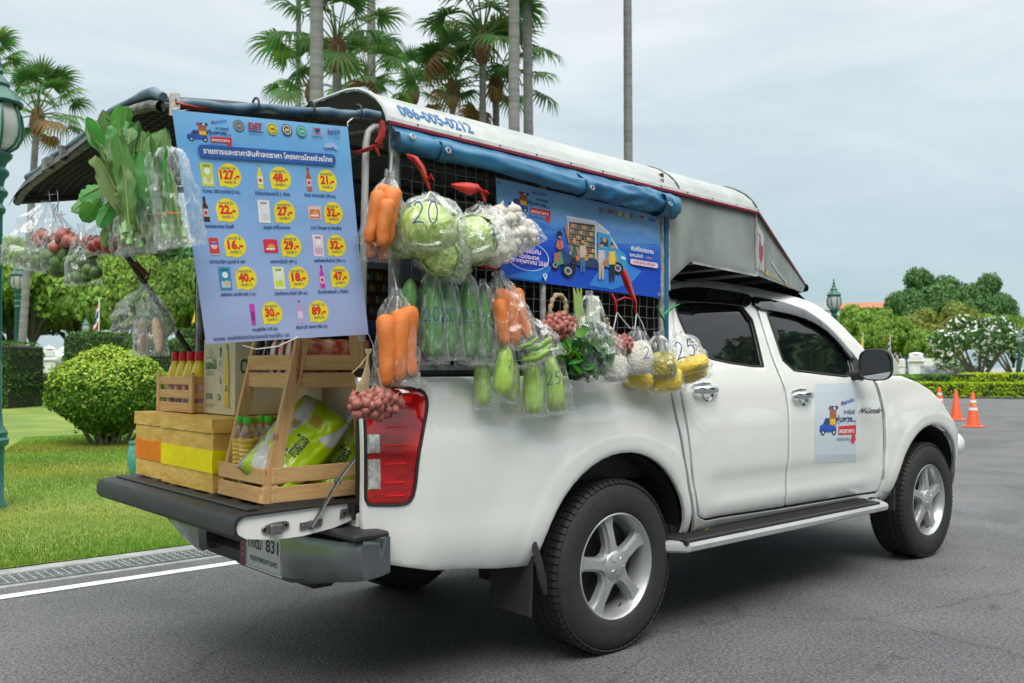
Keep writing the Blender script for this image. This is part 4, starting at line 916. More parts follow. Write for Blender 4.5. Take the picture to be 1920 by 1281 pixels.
# bird emblem and small warning stickers on the nose side panel
def nosef(u, v, l_):
    a = ea_.lerp(nb_, u); b = eb_.lerp(nt_, u); p = a.lerp(b, v); return p+Vector((-.3, -1, 0)).normalized()*(l_+.003)
ea_, eb_, nb_, nt_ = Vector((1.104, -.890, 1.752)), Vector((1.104, -.890, 2.076)), Vector((NB.x, -.64, NB.z)), Vector((NT.x, -.62, NT.z-.008))
pr = Print(nosef, .0005); rc = (.33, .05, .10)
pr.poly([(.015, .10), (.13, .10), (.13, .80), (.015, .88)], (.50, .52, .50))
pr.poly([(.045, .30), (.07, .25), (.095, .27), (.11, .36), (.105, .48), (.085, .56), (.07, .64), (.075, .70), (.06, .74), (.04, .70), (.05, .66), (.045, .58), (.035, .45)], rc)
for k in range(5): pr.poly([(.09, .40+.035*k), (.125, .44+.05*k), (.12, .40+.05*k), (.095, .37+.03*k)], rc)
pr.poly([(.055, .27), (.063, .27), (.05, .13), (.04, .13)], rc); pr.poly([(.075, .26), (.083, .27), (.09, .13), (.08, .12)], rc); pr.poly([(.02, .12), (.06, .12), (.055, .145)], rc); pr.poly([(.07, .11), (.11, .11), (.10, .135)], rc); pr.poly([(.02, .72), (.045, .70), (.045, .735)], (.08, .3, .2))
for u in (.16, .56):
    pr.poly([(u, .07), (u+.07, .07), (u+.03, .22)], (.62, .36, .03)); pr.text('ระวังก่อน', u+.08, .08, .08, (.55, .42, .20), width=.22, bold=.02)
for k in range(9): pr.poly([(.27+.035*k, .40-.03*k), (.30+.035*k, .46-.03*k), (.31+.035*k, .36-.03*k)], (.52, .54, .53))
pr.build('sticker', CN)
# ------------------------------------------------------------ raised rear flap
AW = thing('raised_rear_flap', None, None); AW.parent = TR
ZR = spline([(-.88, 2.05), (-.82, 2.08), (-.70, 2.10), (-.50, 2.115), (-.1, 2.09), (.4, 2.07), (.75, 2.045), (.88, 2.005)])
ZC = spline([(-.88, 2.155), (-.70, 2.205), (-.4, 2.235), (0, 2.235), (.5, 2.23), (.88, 2.16)])
def flap(u, y, dz=0): return Vector((-1.245-.775*u, y, ZC(y)*(1-u)+ZR(y)*u+dz-.018*math.sin(PI*u)*0))
mb = MB(); mb.grid(lambda u, v: flap(u*1.01, -.87+1.75*v, .022+.006*noise.noise(Vector((u*8, v*12, 0)))), 20, 40); mb.build('cover_sheet', pm('flap_canvas', (.016, .022, .024), rough=.7, var=.4, vs_=10), AW, smooth=60)
mb = MB()
for y in [-.86+.0405*k for k in range(44)]: mb.tube([flap(i/8, y, .004) for i in range(9)], .0022, 4)
for u in [k/22 for k in range(23)]: mb.tube([flap(u, -.86+1.74*j/24, .001) for j in range(25)], .0022, 4)
o = mb.build('wire_panel', pm('rusty_wire', (.10, .09, .075), rough=.7, metal=.3), AW, smooth=0); o['kind'] = 'stuff'
for y in (-.86, .87):
    mb = MB(); mb.tube([flap(i/8, y) for i in range(9)], .016, 10); mb.build('flap_beam', fdark, AW)
for u in (0, .5): 
    mb = MB(); mb.tube([flap(u, -.86+1.73*j/24, -.012) for j in range(25)], .012, 8); mb.build('flap_crossbar', fdark, AW)
mb = MB(); mb.tube([flap(1, -.84+1.71*j/24, -.006) for j in range(25)], .017, 12, cap=False); mb.build('flap_end_bar', pm('chipped_grey', (.20, .21, .19), rough=.6, metal=.2, var=.6, vs_=30), AW)
mb = MB(); mb.grid(lambda u, v: flap(1.0+.045*u, -.52+1.40*v, .035-.055*u+.004*noise.noise(Vector((u*4, v*25, 0)))), 4, 40); mb.build('angle_bar', fdark, AW)
mb = MB(); mb.box(flap(1.03, .30, .004), (.03, .07, .05), ch=.002); mb.box(flap(1.03, .10, .004), (.02, .03, .06), ch=.002); mb.build('bracket', pm('chipped_grey', (.20, .21, .19)), AW)
mb = MB()   # blue tarpaulin sausage bound along the right edge and over the rear corner
pth = [flap(i/14*.98, -.875+.01*math.sin(i), .016+.004*math.sin(i*1.7)) for i in range(15)]
mb.tube(pth, [.015+.003*math.sin(i*2.1) for i in range(15)], 12); mb.build('edge_tarpaulin', tarpd, AW, smooth=70)
mb = MB(); mb.tube([flap(1.0, -.86+1.55*j/20, .030+.004*math.sin(j)) for j in range(21)], [.014+.004*math.sin(j*1.3) for j in range(21)], 10); mb.build('edge_tarpaulin', tarpd, AW, smooth=70)
for u in (.12, .36, .62):
    mb = MB(); c = flap(u, -.875, .018); mb.tube([c+Vector((0, .027*math.cos(TAU*i/14), .032*math.sin(TAU*i/14))) for i in range(15)], .004, 6); mb.build('cable_tie', blackp, AW)
bk = at(327, 195, y=-.885)
mb = MB(); fb = frame_of((-.75, -.65, 0), RT)
hole = [(.006*math.cos(TAU*i/10)+.006, .012+.006*math.sin(TAU*i/10)) for i in range(10)]
out_ = [(-.016, -.035), (.016, -.035), (.016, .030), (.013, .034), (-.013, .034), (-.016, .030)]
V = [Vector(bk)+RT*a+Vector((0, 0, b)) for a, b in out_+hole[::1]]
from mathutils.geometry import tessellate_polygon
tri = tessellate_polygon([[Vector((a, b, 0)) for a, b in out_], [Vector((a, b, 0)) for a, b in hole[::-1]]])
allp = out_+hole[::-1]; V = [Vector(bk)+RT*a+Vector((0, 0, b)) for a, b in allp]; V2 = [v-Vector((-.75, -.65, 0))*.004 for v in V]; k = len(V)
mb.add(V+V2, list(tri)+[tuple(i+k for i in t)[::-1] for t in tri]+[(i, (i+1) % 6, k+(i+1) % 6, k+i) for i in range(6)]); mb.build('hook_plate', pm('chipped_white', (.50, .51, .48), rough=.5, var=.4, vs_=60, col2=(.42, .36, .28)), AW, smooth=0)
mb = MB(); st0, st1 = Vector((-1.215, .80, 1.28)), at(168, 372, y=.80); mb.tube([st0, st1], .014, 10); mb.build('prop_rod', fdark, AW)
pj = at(262, 505, y=.80)
mb = MB(); mb.tube([pj+Vector((-.03, 0, .03)), pj+Vector((.03, 0, -.03))], .019, 10); mb.build('rod_clamp', pm('brass_rust', (.20, .10, .03), rough=.6), AW)
# bent tube beside the rear post
mb = MB(); q = [at(716, 238, y=-.86), at(700, 238, y=-.86), at(690, 248, y=-.86), at(686, 270, y=-.86), at(683, 420, y=-.86), at(679, 640, y=-.86)]; mb.tube(q, .013, 12); mb.build('bent_tube', pm('pale_tube', (.45, .47, .46), rough=.45, metal=.2), CN)
# red cloth strips tied at the corner
def ribbon(path, w, name='red_strip', mat=None, parent=None, seed=0, th=.0012):
    mb = MB(); k = len(path); W = w if hasattr(w, '__len__') else [w]*k; P = []
    for i, p in enumerate(path):
        d = (Vector(path[min(i+1, k-1)])-Vector(path[max(i-1, 0)])).normalized(); s_ = d.cross(FW).normalized()
        for j in range(5):
            q = (j/4-.5); P.append(Vector(p)+s_*q*W[i]-FW*(.006*noise.noise(Vector((i*.7+seed, j*.9, seed)))+.010*math.cos(q*6)))
    mb.add(P, [(i*5+j, i*5+j+1, (i+1)*5+j+1, (i+1)*5+j) for i in range(k-1) for j in range(4)])
    return mb.build(name, mat or pm('red_cloth', (.38, .03, .025), rough=.6, var=.25, vs_=60), parent, smooth=80)
def pxp(L, y): return [at(u, v, y=y) for u, v in L]
ribbon(pxp([(658, 285), (675, 284), (690, 278), (703, 274), (718, 270)], -.90), [.008, .012, .018, .02, .022], parent=CN, seed=1)
ribbon(pxp([(715, 226), (716, 240), (714, 256), (706, 268)], -.905), [.02, .026, .026, .02], parent=CN, seed=2)
ribbon(pxp([(700, 272), (706, 282), (712, 294)], -.90), [.02, .014, .004], parent=CN, seed=3)
ribbon(pxp([(330, 193), (345, 197), (370, 202), (395, 207)], -.89), [.014, .016, .012, .006], parent=AW, seed=4)
# ------------------------------------------------------------ hanging price banner
def homog(src, dst):
    A = []
    for (x, y), (u, v) in zip(src, dst): A += [[x, y, 1, 0, 0, 0, -u*x, -u*y, -u], [0, 0, 0, x, y, 1, -v*x, -v*y, -v]]
    h = np.linalg.svd(np.array(A, float))[2][-1].reshape(3, 3)
    def f(x, y): w = h @ np.array([x, y, 1.]); return (w[0]/w[2], w[1]/w[2])
    return f
UN = [(0, 1), (1, 1), (1, 0), (0, 0)]
def banner_fn(cs, wob, seed):
    TL, TR_, BR, BL = cs; n = (TR_-TL).cross(BL-TL).normalized()
    if n.dot(FW) > 0: n = -n
    def f(u, v, l_=0.):
        p = BL.lerp(BR, u).lerp(TL.lerp(TR_, u), v)
        w = wob*(noise.noise(Vector((u*2.6, v*1.6+seed, 0)))+.22*noise.noise(Vector((u*6, v*2.2, seed)))+.25*noise.noise(Vector((u*3, v*9, seed+3))))
        return p+n*(w+l_)
    return f
def banner_mat(name, stops, noise_=0.):
    m = bpy.data.materials.new(name); m.use_nodes = True; t = m.node_tree; b = t.nodes['Principled BSDF']; l = t.links.new; b.inputs['Roughness'].default_value = .42
    uv = N(t, 'ShaderNodeUVMap', uv_map='UV'); s_ = N(t, 'ShaderNodeSeparateXYZ'); l(uv.outputs[0], s_.inputs[0]); c = N(t, 'ShaderNodeValToRGB'); e = c.color_ramp.elements
    while len(e) < len(stops): e.new(.5)
    for k, (p, col) in enumerate(stops): e[k].position = p; e[k].color = (*col, 1)
    n = N(t, 'ShaderNodeTexNoise', i_Scale=4., i_Detail=5.); l(uv.outputs[0], n.inputs['Vector']); ma = N(t, 'ShaderNodeMath', operation='MULTIPLY_ADD', i_1=noise_, i_2=-noise_/2); l(n.outputs['Fac'], ma.inputs[0])
    ad = N(t, 'ShaderNodeMath', operation='ADD'); l(s_.outputs['Y'], ad.inputs[0]); l(ma.outputs[0], ad.inputs[1]); l(ad.outputs[0], c.inputs[0]); l(c.outputs[0], b.inputs['Base Color'])
    w = N(t, 'ShaderNodeTexWave', i_Scale=90., bands_direction='DIAGONAL'); l(uv.outputs[0], w.inputs['Vector']); bn = N(t, 'ShaderNodeBump', i_Strength=.05, i_Distance=.001); l(w.outputs['Fac'], bn.inputs['Height']); l(bn.outputs[0], b.inputs['Normal'])
    return m
def sheet_uv(name, f, nu, nv, mat, parent):
    mb = MB(); mb.grid(lambda a, b: f(a, b, 0), nu, nv); base = Vector(parent['_w']); me = bpy.data.meshes.new(name)
    me.from_pydata([tuple(Vector(p)-base) for p in mb.v], [], mb.f); me.materials.append(mat); u_ = me.uv_layers.new(name='UV')
    for i, lp in enumerate(me.loops): k = lp.vertex_index; u_.data[i].uv = ((k//(nv+1))/nu, (k % (nv+1))/nv)
    me.polygons.foreach_set('use_smooth', [True]*len(me.polygons)); o = bpy.data.objects.new(name, me); COL.objects.link(o); o.parent = parent; return o
WH, NV, YL, RDc = (.80, .82, .82), (.01, .035, .20), (.84, .70, .02), (.68, .02, .03)
B1 = thing('price_banner', 'pale blue price list banner hanging below the raised rear flap', 'banner', at(487, 220, y=-.92))
cs = [at(322, 206, y=-.935), at(652, 238, y=-.925), at(690, 627, y=-.885), at(386, 645, y=-.885)]
f1 = banner_fn(cs, .007, 1)
sheet_uv('banner_sheet', f1, 40, 48, banner_mat('banner_blue', [(0, (.36, .42, .66)), (.30, (.30, .42, .70)), (.62, (.22, .42, .74)), (.86, (.14, .40, .74)), (1, (.20, .48, .80))], .10), B1)
Z = homog([(35, 40), (955, 135), (1063, 1210), (207, 1275)], UN)
pr = Print(f1, .0006, .025)
AS = .60/.72
def cc(x, y): return Z(x, y)
logo(pr, *[a for a in (.055, .855)], .235, .115)
for (x, y), c1, c2 in (((383, 127), (.10, .14, .25), (.35, .32, .22)), ((557, 145), (.75, .60, .02), (.10, .10, .05)), ((633, 150), (.07, .08, .10), (.70, .66, .40)), ((710, 158), (.03, .28, .22), (.30, .60, .45))):
    u, v = cc(x, y); pr.circ(u, v, .031, c1, .026); pr.circ(u, v, .025, c2, .021); pr.circ(u, v, .020, c1 if c1[0] < .5 else YL, .0165)
    for k in range(6): pr.poly([(u+.004*math.cos(k+.4)*0-.012+.004*k, v-.010+.004*(k % 3)), (u-.006+.004*k, v-.006+.004*(k % 2)), (u-.010+.004*k, v+.008)], c2 if c1[0] < .5 else (.10, .08, .02))
u, v = cc(470, 140); pr.text('DIT', u-.042, v-.008, .028, (.35, .03, .06), width=.08, bold=.06); pr.line([(u-.04, v-.018), (u+.04, v-.018)], .004, NV)
u, v = cc(790, 165); pr.poly([(u-.035, v+.020), (u+.025, v+.020), (u+.018, v+.006)], (.50, .02, .05)); pr.poly([(u-.015, v+.018), (u+.025, v+.008), (u-.002, v)], NV); pr.text('ไปรษณีย์ไทย', u-.038, v-.012, .010, (.7, .1, .1), width=.075); pr.text('Thailand Post', u-.036, v-.026, .009, NV, width=.07)
u, v = cc(880, 175); pr.text('ไทยช่วยไทย', u-.04, v-.004, .020, NV, width=.08, bold=.03, rot=.12); pr.text('กรมการค้า', u-.005, v-.022, .009, NV, width=.04); pr.poly([(u-.045, v+.012), (u-.022, v+.022), (u-.03, v+.006)], RDc)
for dx, dy, r_ in ((0, 0, .022), (.022, .004, .018), (-.022, -.006, .016), (.04, -.012, .014)):
    u, v = cc(855, 232); pr.circ(u+dx, v+dy*.8, r_, (.34, .50, .76), r_*.6)
a, b = cc(170, 262), cc(888, 308); vv = (a[1]+b[1])/2; pr.rr(a[0], vv-.026, b[0], vv+.026, .022, (.02, .10, .38))
pr.l += 2e-4; pr.text('รายการและราคาสินค้าลดราคา โครงการไทยช่วยไทย', (a[0]+b[0])/2, vv-.010, .022, WH, width=b[0]-a[0]-.05, align='c', bold=.025)
ITEMS = [(337, 392, '127.-', '145.-', '18.-', 'ข้าวหอม 100% ตราไก่แจ้ (5 กก.)', 'bag', (.50, .62, .10)), (600, 407, '48.-', '52.-', '4.-', 'น้ำมันปาล์มดอกไม้ (1 ลิตร)', 'bottle', (.72, .66, .06)), (848, 420, '21.-', '24.-', '3.-', 'น้ำปลา ตราปลาหมึก (700 มล.)', 'bottle', (.50, .10, .03)),
 (325, 575, '22.-', '25.-', '3.-', 'ซอสหอยนางรม ดีเอสพี', 'bottle', (.05, .02, .02)), (624, 583, '27.-', '32.-', '5.-', 'ผงชูรส อายิโนะทะกะระ', 'bag', (.70, .72, .76)), (882, 588, '32.-', '40.-', '8.-', 'มาม่า บิ๊กแพค (4 ห่อ/แพ็ค)', 'pack', (.62, .15, .08)),
 (365, 760, '16.-', '18.-', '2.-', 'ปลากระป๋อง ซูเปอร์ ซี เชฟ', 'can', (.66, .05, .05)), (660, 760, '29.-', '32.-', '3.-', 'หอยลายปุ้มปุ้ย (40 ก.)', 'pack', (.66, .03, .08)), (900, 757, '32.-', '35.-', '3.-', 'ผงซักฟอกซื่อสัตย์ (700 ก.)', 'bag', (.68, .40, .60)),
 (422, 930, '40.-', '50.-', '10.-', 'ผงซักฟอก แอทแท็ค พลัส (1 กก.)', 'bag', (.04, .26, .46)), (700, 925, '18.-', '20.-', '2.-', 'น้ำยาล้างจาน ซันไลต์ (300 มล.)', 'bag', (.62, .70, .10)), (917, 918, '47.-', '52.-', '5.-', 'น้ำยาล้างห้องน้ำ มาจิคลีน', 'bottle', (.55, .04, .42)),
 (560, 1110, '30.-', '35.-', '5.-', 'แชมพูซันซิล (140 มล.)', 'tube', (.55, .05, .45)), (805, 1097, '89.-', '119.-', '30.-', 'ครีมอาบน้ำ เฟลอร์ (450 มล.)', 'bottle', (.60, .35, .62))]
for x, y, p_, o_, s_, nm, kd, c in ITEMS:
    pr.reset()
    u, v = cc(x, y); pr.circ(u, v, .062, YL, .053, 26); pr.poly([(u-.062, v), (u-.058, v-.050), (u-.02, v-.046)], YL)
    pr.text(p_, u, v-.014, .036, RDc, align='c', width=.105 if len(p_) > 4 else .088, bold=.05)
    pr.text('ราคาปกติ '+o_, u, v+.026, .012, NV, align='c', width=.082, bold=.012); pr.text('ประหยัด '+s_, u, v-.034, .012, NV, align='c', width=.068, bold=.012)
    pr.text(nm, u-.055, v-.078, .015, NV, align='c', width=.155 if len(nm) < 24 else .20, bold=.02)
    k = u-.118; d_ = tuple(a*.45 for a in c); l__ = tuple(min(.9, a*.5+.45) for a in c)
    if kd == 'bottle':
        pr.poly([(k-.016, v-.052), (k+.016, v-.052), (k+.016, v+.012), (k+.007, v+.030), (k+.007, v+.046), (k-.007, v+.046), (k-.007, v+.030), (k-.016, v+.012)], c); pr.rect(k-.007, v+.044, k+.007, v+.056, d_); pr.rect(k-.015, v-.030, k+.015, v+.004, l__); pr.circ(k, v-.013, .009, RDc, .008)
    elif kd == 'can':
        pr.rr(k-.026, v-.040, k+.026, v+.034, .008, c); pr.circ(k, v, .018, l__, .016); pr.rect(k-.022, v+.004, k+.022, v+.012, (.05, .10, .5)); pr.rect(k-.026, v-.042, k+.026, v-.036, (.5, .5, .5))
    elif kd == 'pack':
        pr.rr(k-.044, v-.032, k+.038, v+.030, .006, l__ if c[1] > .1 else c); pr.rect(k-.034, v-.026, k+.030, v+.014, c); pr.circ(k, v-.006, .020, (.75, .35, .05), .015); pr.rect(k-.03, v-.018, k+.02, v-.010, WH)
    elif kd == 'tube':
        pr.poly([(k-.014, v-.050), (k+.012, v-.050), (k+.018, v+.046), (k-.014, v+.046)], c); pr.rect(k-.008, v-.03, k+.008, v+.01, d_)
    else:
        pr.poly([(k-.036, v-.050), (k+.030, v-.052), (k+.034, v+.050), (k-.034, v+.052)], c if c[0] < .6 else l__); pr.rect(k-.026, v-.040, k+.024, v-.012, l__ if c[0] < .6 else c); pr.circ(k, v+.016, .016, WH, .014); pr.circ(k+.004, v-.020, .014, c if c[0] >= .6 else (.6, .5, .2), .012); pr.rect(k-.018, v+.034, k+.018, v+.042, d_)
pr.text('หมายเหตุ : สงวนสิทธิ์จำหน่ายน้ำมันปาล์มดอกไม้ ท่านละไม่เกิน 1 ขวด', .045, .012, .016, NV, width=.44, bold=.015)
pr.build('print', B1)
mb = MB(); mb.tube([f1(0, 1, .002), at(333, 203, y=-.9)], .002, 5); mb.tube([f1(1, 1, .002), f1(1, 1.02, .0), at(661, 222, y=-.9)], .002, 5); mb.tube([f1(.0, .99, .0), flap(.9, -.875)], .0015, 5); mb.build('tie', pm('white_string', (.6, .62, .6)), B1)
mb = MB(); mb.tube([f1(1, 0, 0), at(699, 645, y=-.88), at(702, 668, y=-.88)], .0015, 5); mb.tube([at(455, 648, y=-.88), at(480, 655, y=-.88), at(520, 650, y=-.88), at(560, 632, y=-.885)], .002, 5); mb.build('tie', pm('white_string', (.6, .62, .6)), B1)
# ------------------------------------------------------------ campaign banner on the side mesh
B2 = thing('campaign_banner', 'deep blue campaign banner with a drawn shop van, tied over the side mesh', 'banner', at(1085, 370, y=-.885))
cs = [at(930, 333, y=-.885), at(1237, 405, y=-.885), at(1239, 559, y=-.885), at(938, 521, y=-.885)]
f2 = banner_fn(cs, .004, 5)
sheet_uv('banner_sheet', f2, 50, 24, banner_mat('banner_deep_blue', [(0, (.01, .075, .50)), (.30, (.006, .06, .52)), (.52, (.02, .13, .58)), (.72, (.13, .32, .66)), (1, (.22, .46, .74))], .30), B2)
Z2 = homog([(150, 65), (1700, 430), (1710, 1210), (190, 1015)], UN)
pr = Print(f2, .0005)
def q2(L_): return [Z2(x, y) for x, y in L_]
pr.step = 4e-5
def pz(L_, c): pr.poly(q2(L_), c)
u, v = Z2(270, 400); logo(pr, u, v-.02, .235, .30)
for L_, c in (([(480, 560), (600, 500), (700, 560), (820, 540), (860, 620), (560, 640)], (.03, .17, .60)), ([(1220, 700), (1300, 560), (1420, 600), (1520, 580), (1690, 700)], (.10, .28, .66)), ([(200, 1000), (440, 960), (700, 900), (660, 960), (560, 1050)], (.02, .20, .66)), ([(1040, 1090), (1120, 960), (1400, 880), (1530, 960), (1440, 1060), (1260, 1130)], (.03, .22, .68))): pz(L_, c)
for k in range(9): pz([(540+40*k % 170, 600), (560+40*k % 170, 560), (575+40*k % 170, 600)], (.07, .24, .64))
# van
pz([(830, 440), (1090, 500), (1230, 600), (1250, 640), (1110, 590), (1110, 860), (850, 800)], (.50, .55, .66)); pz([(820, 430), (1100, 480), (1240, 600), (1225, 600), (1095, 500), (830, 455)], (.70, .72, .76))
pz([(850, 490), (1092, 520), (1092, 850), (850, 770)], (.05, .035, .03))
cols = [(.5, .06, .03), (.6, .3, .05), (.1, .25, .1), (.55, .5, .35), (.3, .08, .05), (.7, .5, .1), (.15, .35, .3)]
for r_ in range(6):
    for k in range(16):
        x = 858+14.2*k; y = 506+r_*52+k*2.4; c = cols[(k*5+r_*3) % 7]; pz([(x, y), (x+10, y+1), (x+10, y+30+6*(k % 2)), (x, y+30)], c)
    pz([(852, 540+r_*52), (1090, 576+r_*52), (1090, 581+r_*52), (852, 545+r_*52)], (.35, .38, .42))
pz([(1112, 585), (1225, 618), (1300, 745), (1370, 800), (1392, 900), (1385, 960), (1330, 980), (1112, 880)], (.04, .30, .60)); pz([(1140, 640), (1210, 660), (1212, 730), (1145, 715)], (.03, .05, .08)); pz([(1228, 640), (1250, 650), (1310, 750), (1285, 745)], (.45, .55, .62)); pz([(860, 800), (1112, 850), (1112, 930), (980, 920), (860, 880)], (.02, .05, .12))
pz([(1330, 815), (1372, 830), (1375, 850), (1335, 845)], WH); pz([(800, 540), (830, 530), (850, 690), (838, 700)], (.55, .20, .08))
def c2_(x, y, r_, c, n=16): uu, vv = Z2(x, y); pr.circ(uu, vv, r_/1550, c, r_/850, n)
for x, y, r_ in ((1300, 930, 58), (832, 955, 60), (708, 900, 40)): c2_(x, y, r_, (.01, .012, .02)); c2_(x, y, r_*.6, (.35, .38, .42)); c2_(x, y, r_*.35, (.05, .06, .08))
# rider and shoppers
SK = (.52, .28, .17)
def body(x, y, s_, top, legs, hair=(.02, .015, .01), bag=None):
    _p = lambda L_, c: pz([(x+(a-x)*.66, b) for a, b in L_], c)
    x0_ = x; c2_(x, y-s_*.88, s_*.06, SK); _p([(x-s_*.09, y-s_*.90), (x, y-s_*1.0), (x+s_*.09, y-s_*.90), (x+s_*.05, y-s_*.93)], hair)
    _p([(x-s_*.13, y-s_*.76), (x+s_*.13, y-s_*.76), (x+s_*.12, y-s_*.42), (x-s_*.12, y-s_*.42)], top); _p([(x-s_*.13, y-s_*.74), (x-s_*.20, y-s_*.50), (x-s_*.15, y-s_*.48), (x-s_*.09, y-s_*.70)], SK)
    _p([(x+s_*.13, y-s_*.74), (x+s_*.20, y-s_*.50), (x+s_*.15, y-s_*.48), (x+s_*.09, y-s_*.70)], SK)
    _p([(x-s_*.11, y-s_*.43), (x+s_*.11, y-s_*.43), (x+s_*.09, y), (x+s_*.02, y), (x, y-s_*.35), (x-s_*.03, y), (x-s_*.10, y)], legs)
    if bag: _p([(x+s_*.05, y-s_*.48), (x+s_*.25, y-s_*.46), (x+s_*.21, y-s_*.33), (x+s_*.08, y-s_*.34)], bag)
body(890, 970, 330, (.05, .12, .10), (.02, .02, .03), (.5, .35, .2), (.55, .18, .04)); body(970, 970, 330, (.55, .45, .38), (.06, .16, .34), bag=(.5, .28, .06)); body(1145, 1035, 360, (.50, .52, .58), (.50, .42, .34), bag=(.45, .18, .05)); body(1245, 1055, 370, (.72, .55, .06), (.02, .02, .03))
c2_(1172, 665, 22, SK); body(750, 870, 270, (.60, .10, .04), (.02, .02, .03), (.02, .02, .02))
pz([(690, 830), (780, 750), (860, 830), (850, 880), (790, 900), (720, 880)], (.02, .06, .16)); pz([(700, 790), (760, 770), (790, 880), (730, 910), (690, 870)], (.10, .25, .14)); c2_(750, 605, 24, (.01, .01, .015))
pz([(690, 800), (735, 790), (745, 850), (700, 860)], (.45, .12, .12))
pr.l += 3e-4
# oval with date, map pin, lettering
uu, vv = Z2(440, 815); n_ = 40
pr.line([(uu+.118*math.cos(TAU*i/n_), vv+.148*math.sin(TAU*i/n_)) for i in range(n_+1)], .004, WH)
for t_, x, y, w_ in (('พร้อมกัน', 385, 765, .105), ('ทั่วประเทศ', 360, 818, .11), ('20 พฤษภาคม 2569', 265, 850, .215)):
    uu, vv = Z2(x, y); pr.text(t_, uu, vv-.012, .044, (.72, .55, .70), width=w_, bold=.03)
uu, vv = Z2(608, 1000); pr.circ(uu, vv, .013, (.55, .68, .82), .025); pr.poly([(uu-.010, vv-.012), (uu+.010, vv-.012), (uu, vv-.06)], (.55, .68, .82)); pr.circ(uu, vv, .006, (.02, .15, .6), .011)
uu, vv = Z2(1420, 760); pr.text('เชิญพี่น้องประชาชน', uu, vv, .048, WH, width=.155, bold=.025); uu, vv = Z2(1410, 815); pr.text('อุดหนุนสินค้า', uu, vv, .040, WH, width=.09, bold=.01); uu, vv = Z2(1560, 840); pr.text('คุณภาพ', uu, vv, .03, (.7, .25, .35), width=.04)
a, b = Z2(1415, 870), Z2(1668, 905); pr.rr(a[0], (a[1]+b[1])/2-.032, b[0], (a[1]+b[1])/2+.032, .028*.5, (.72, .62, .72)); pr.text('ลดจริง คุ้มจริง ใกล้บ้านคุณ', (a[0]+b[0])/2, (a[1]+b[1])/2-.014, .034, (.55, .04, .14), width=.15, align='c', bold=.02)
for (x, y), c1 in (((1165, 382), (.12, .14, .2)), ((1317, 415), (.55, .42, .03)), ((1380, 430), (.45, .38, .12)), ((1450, 445), (.04, .30, .26))):
    c2_(x, y, 26, c1); c2_(x, y, 19, (.55, .52, .35)); c2_(x, y, 14, c1)
uu, vv = Z2(1210, 405); pr.text('DIT', uu, vv, .04, (.35, .03, .06), width=.045, bold=.05); uu, vv = Z2(1590, 478); pr.text('ไทยช่วยไทย', uu, vv, .036, NV, width=.045, bold=.03); pz([(1500, 430), (1550, 440), (1525, 462)], (.5, .02, .05)); uu, vv = Z2(1495, 485); pr.text('ไปรษณีย์ไทย', uu, vv, .018, (.7, .1, .1), width=.035)
pr.build('print', B2)
for uu, vv in ((.018, .955), (.982, .955), (.985, .045), (.015, .045)):
    mb = MB(); c = f2(uu, vv, .001); mb.lathe([(.0045, 0), (.006, .0015), (.0085, .001), (.009, 0)], 12, c, frame_of(f2(uu, vv, 1)-f2(uu, vv, 0))); mb.build('eyelet', steel, B2)
    mb = MB(); mb.tube([c, c+Vector((0, .004, .02 if vv > .5 else -.02)), c+Vector((0, .03, .015 if vv > .5 else -.015))], .0015, 5); mb.build('tie', blackp if vv > .5 else pm('white_string', (.6, .62, .6)), B2)
# inner banner on the far side, seen through the mesh
B3 = thing('inner_banner', 'pale banner with a shelf picture on the far inner side, behind the wire mesh', 'banner', (-.3, .84, 1.9))
a_, b_ = at(676, 470, y=.84), at(838, 632, y=.84)
cs = [Vector((a_.x, .84, a_.z)), Vector((b_.x, .84, a_.z)), Vector((b_.x, .84, b_.z)), Vector((a_.x, .84, b_.z))]; f3 = banner_fn(cs, .004, 8)
sheet_uv('banner_sheet', f3, 20, 16, banner_mat('banner_inner', [(0, (.08, .16, .40)), (.5, (.42, .48, .66)), (1, (.46, .52, .70))], .1), B3)
pr = Print(f3, .001); pr.rect(.05, .18, .38, .80, (.10, .06, .05))
for r_ in range(4):
    for k in range(9): pr.rect(.07+.034*k, .24+.14*r_, .095+.034*k, .31+.14*r_+.02*(k % 2), cols[(k*3+r_) % 7])
pr.rect(.62, .62, .80, .68, (.5, .05, .08)); pr.circ(.5, .4, .05, (.6, .3, .3)); pr.build('print', B3)
# ------------------------------------------------------------ goods on the tailgate
TZ = .776                                                                 # top of the tailgate liner
pine = [wood('pine_'+'xyz'[a], (.68, .425, .19), (.53, .30, .115), a) for a in range(3)]
def slat(parent, a, b, w, t, wdir, name='slat'):
    """board from a to b, width w along wdir, thickness t"""
    a, b = Vector(a), Vector(b); d = b-a; wd_ = Vector(wdir); X = d.normalized(); Zv = (wd_-X*wd_.dot(X)).normalized()
    ax = max(range(3), key=lambda k: abs(d[k])); mb = MB(); mb.box((a+b)/2, (d.length, t, w), Matrix((X, Zv.cross(X), Zv)).transposed(), ch=.0018)
    if d.length > .15 and not name.endswith('board'):
        Yv = Zv.cross(X); mb.mi = 1
        for sg in (-1, 1):
            for e in (-.22, .22):
                for sd in (-1, 1): mb.ell((a+b)/2+X*sg*(d.length/2-.014)+Zv*e*w+Yv*sd*t/2, (.0022, .0022, .0012), frame_of(Yv), 6, 4)
    return mb.build(name, [pine[ax], pm('nail_head', (.10, .09, .08), rough=.5, metal=.7)] if mb.mi else pine[ax], parent, smooth=0)
SH = thing('wooden_display_shelf', 'tapered two tier pine shelf with slatted trays standing at the right of the tailgate', 'shelf', (-1.38, -.45, TZ))
xa, xb, y0, y1 = -1.555, -1.145, -.640, -.268                             # base
def lean(z): return (z-TZ)*.235                                           # legs lean inwards along x
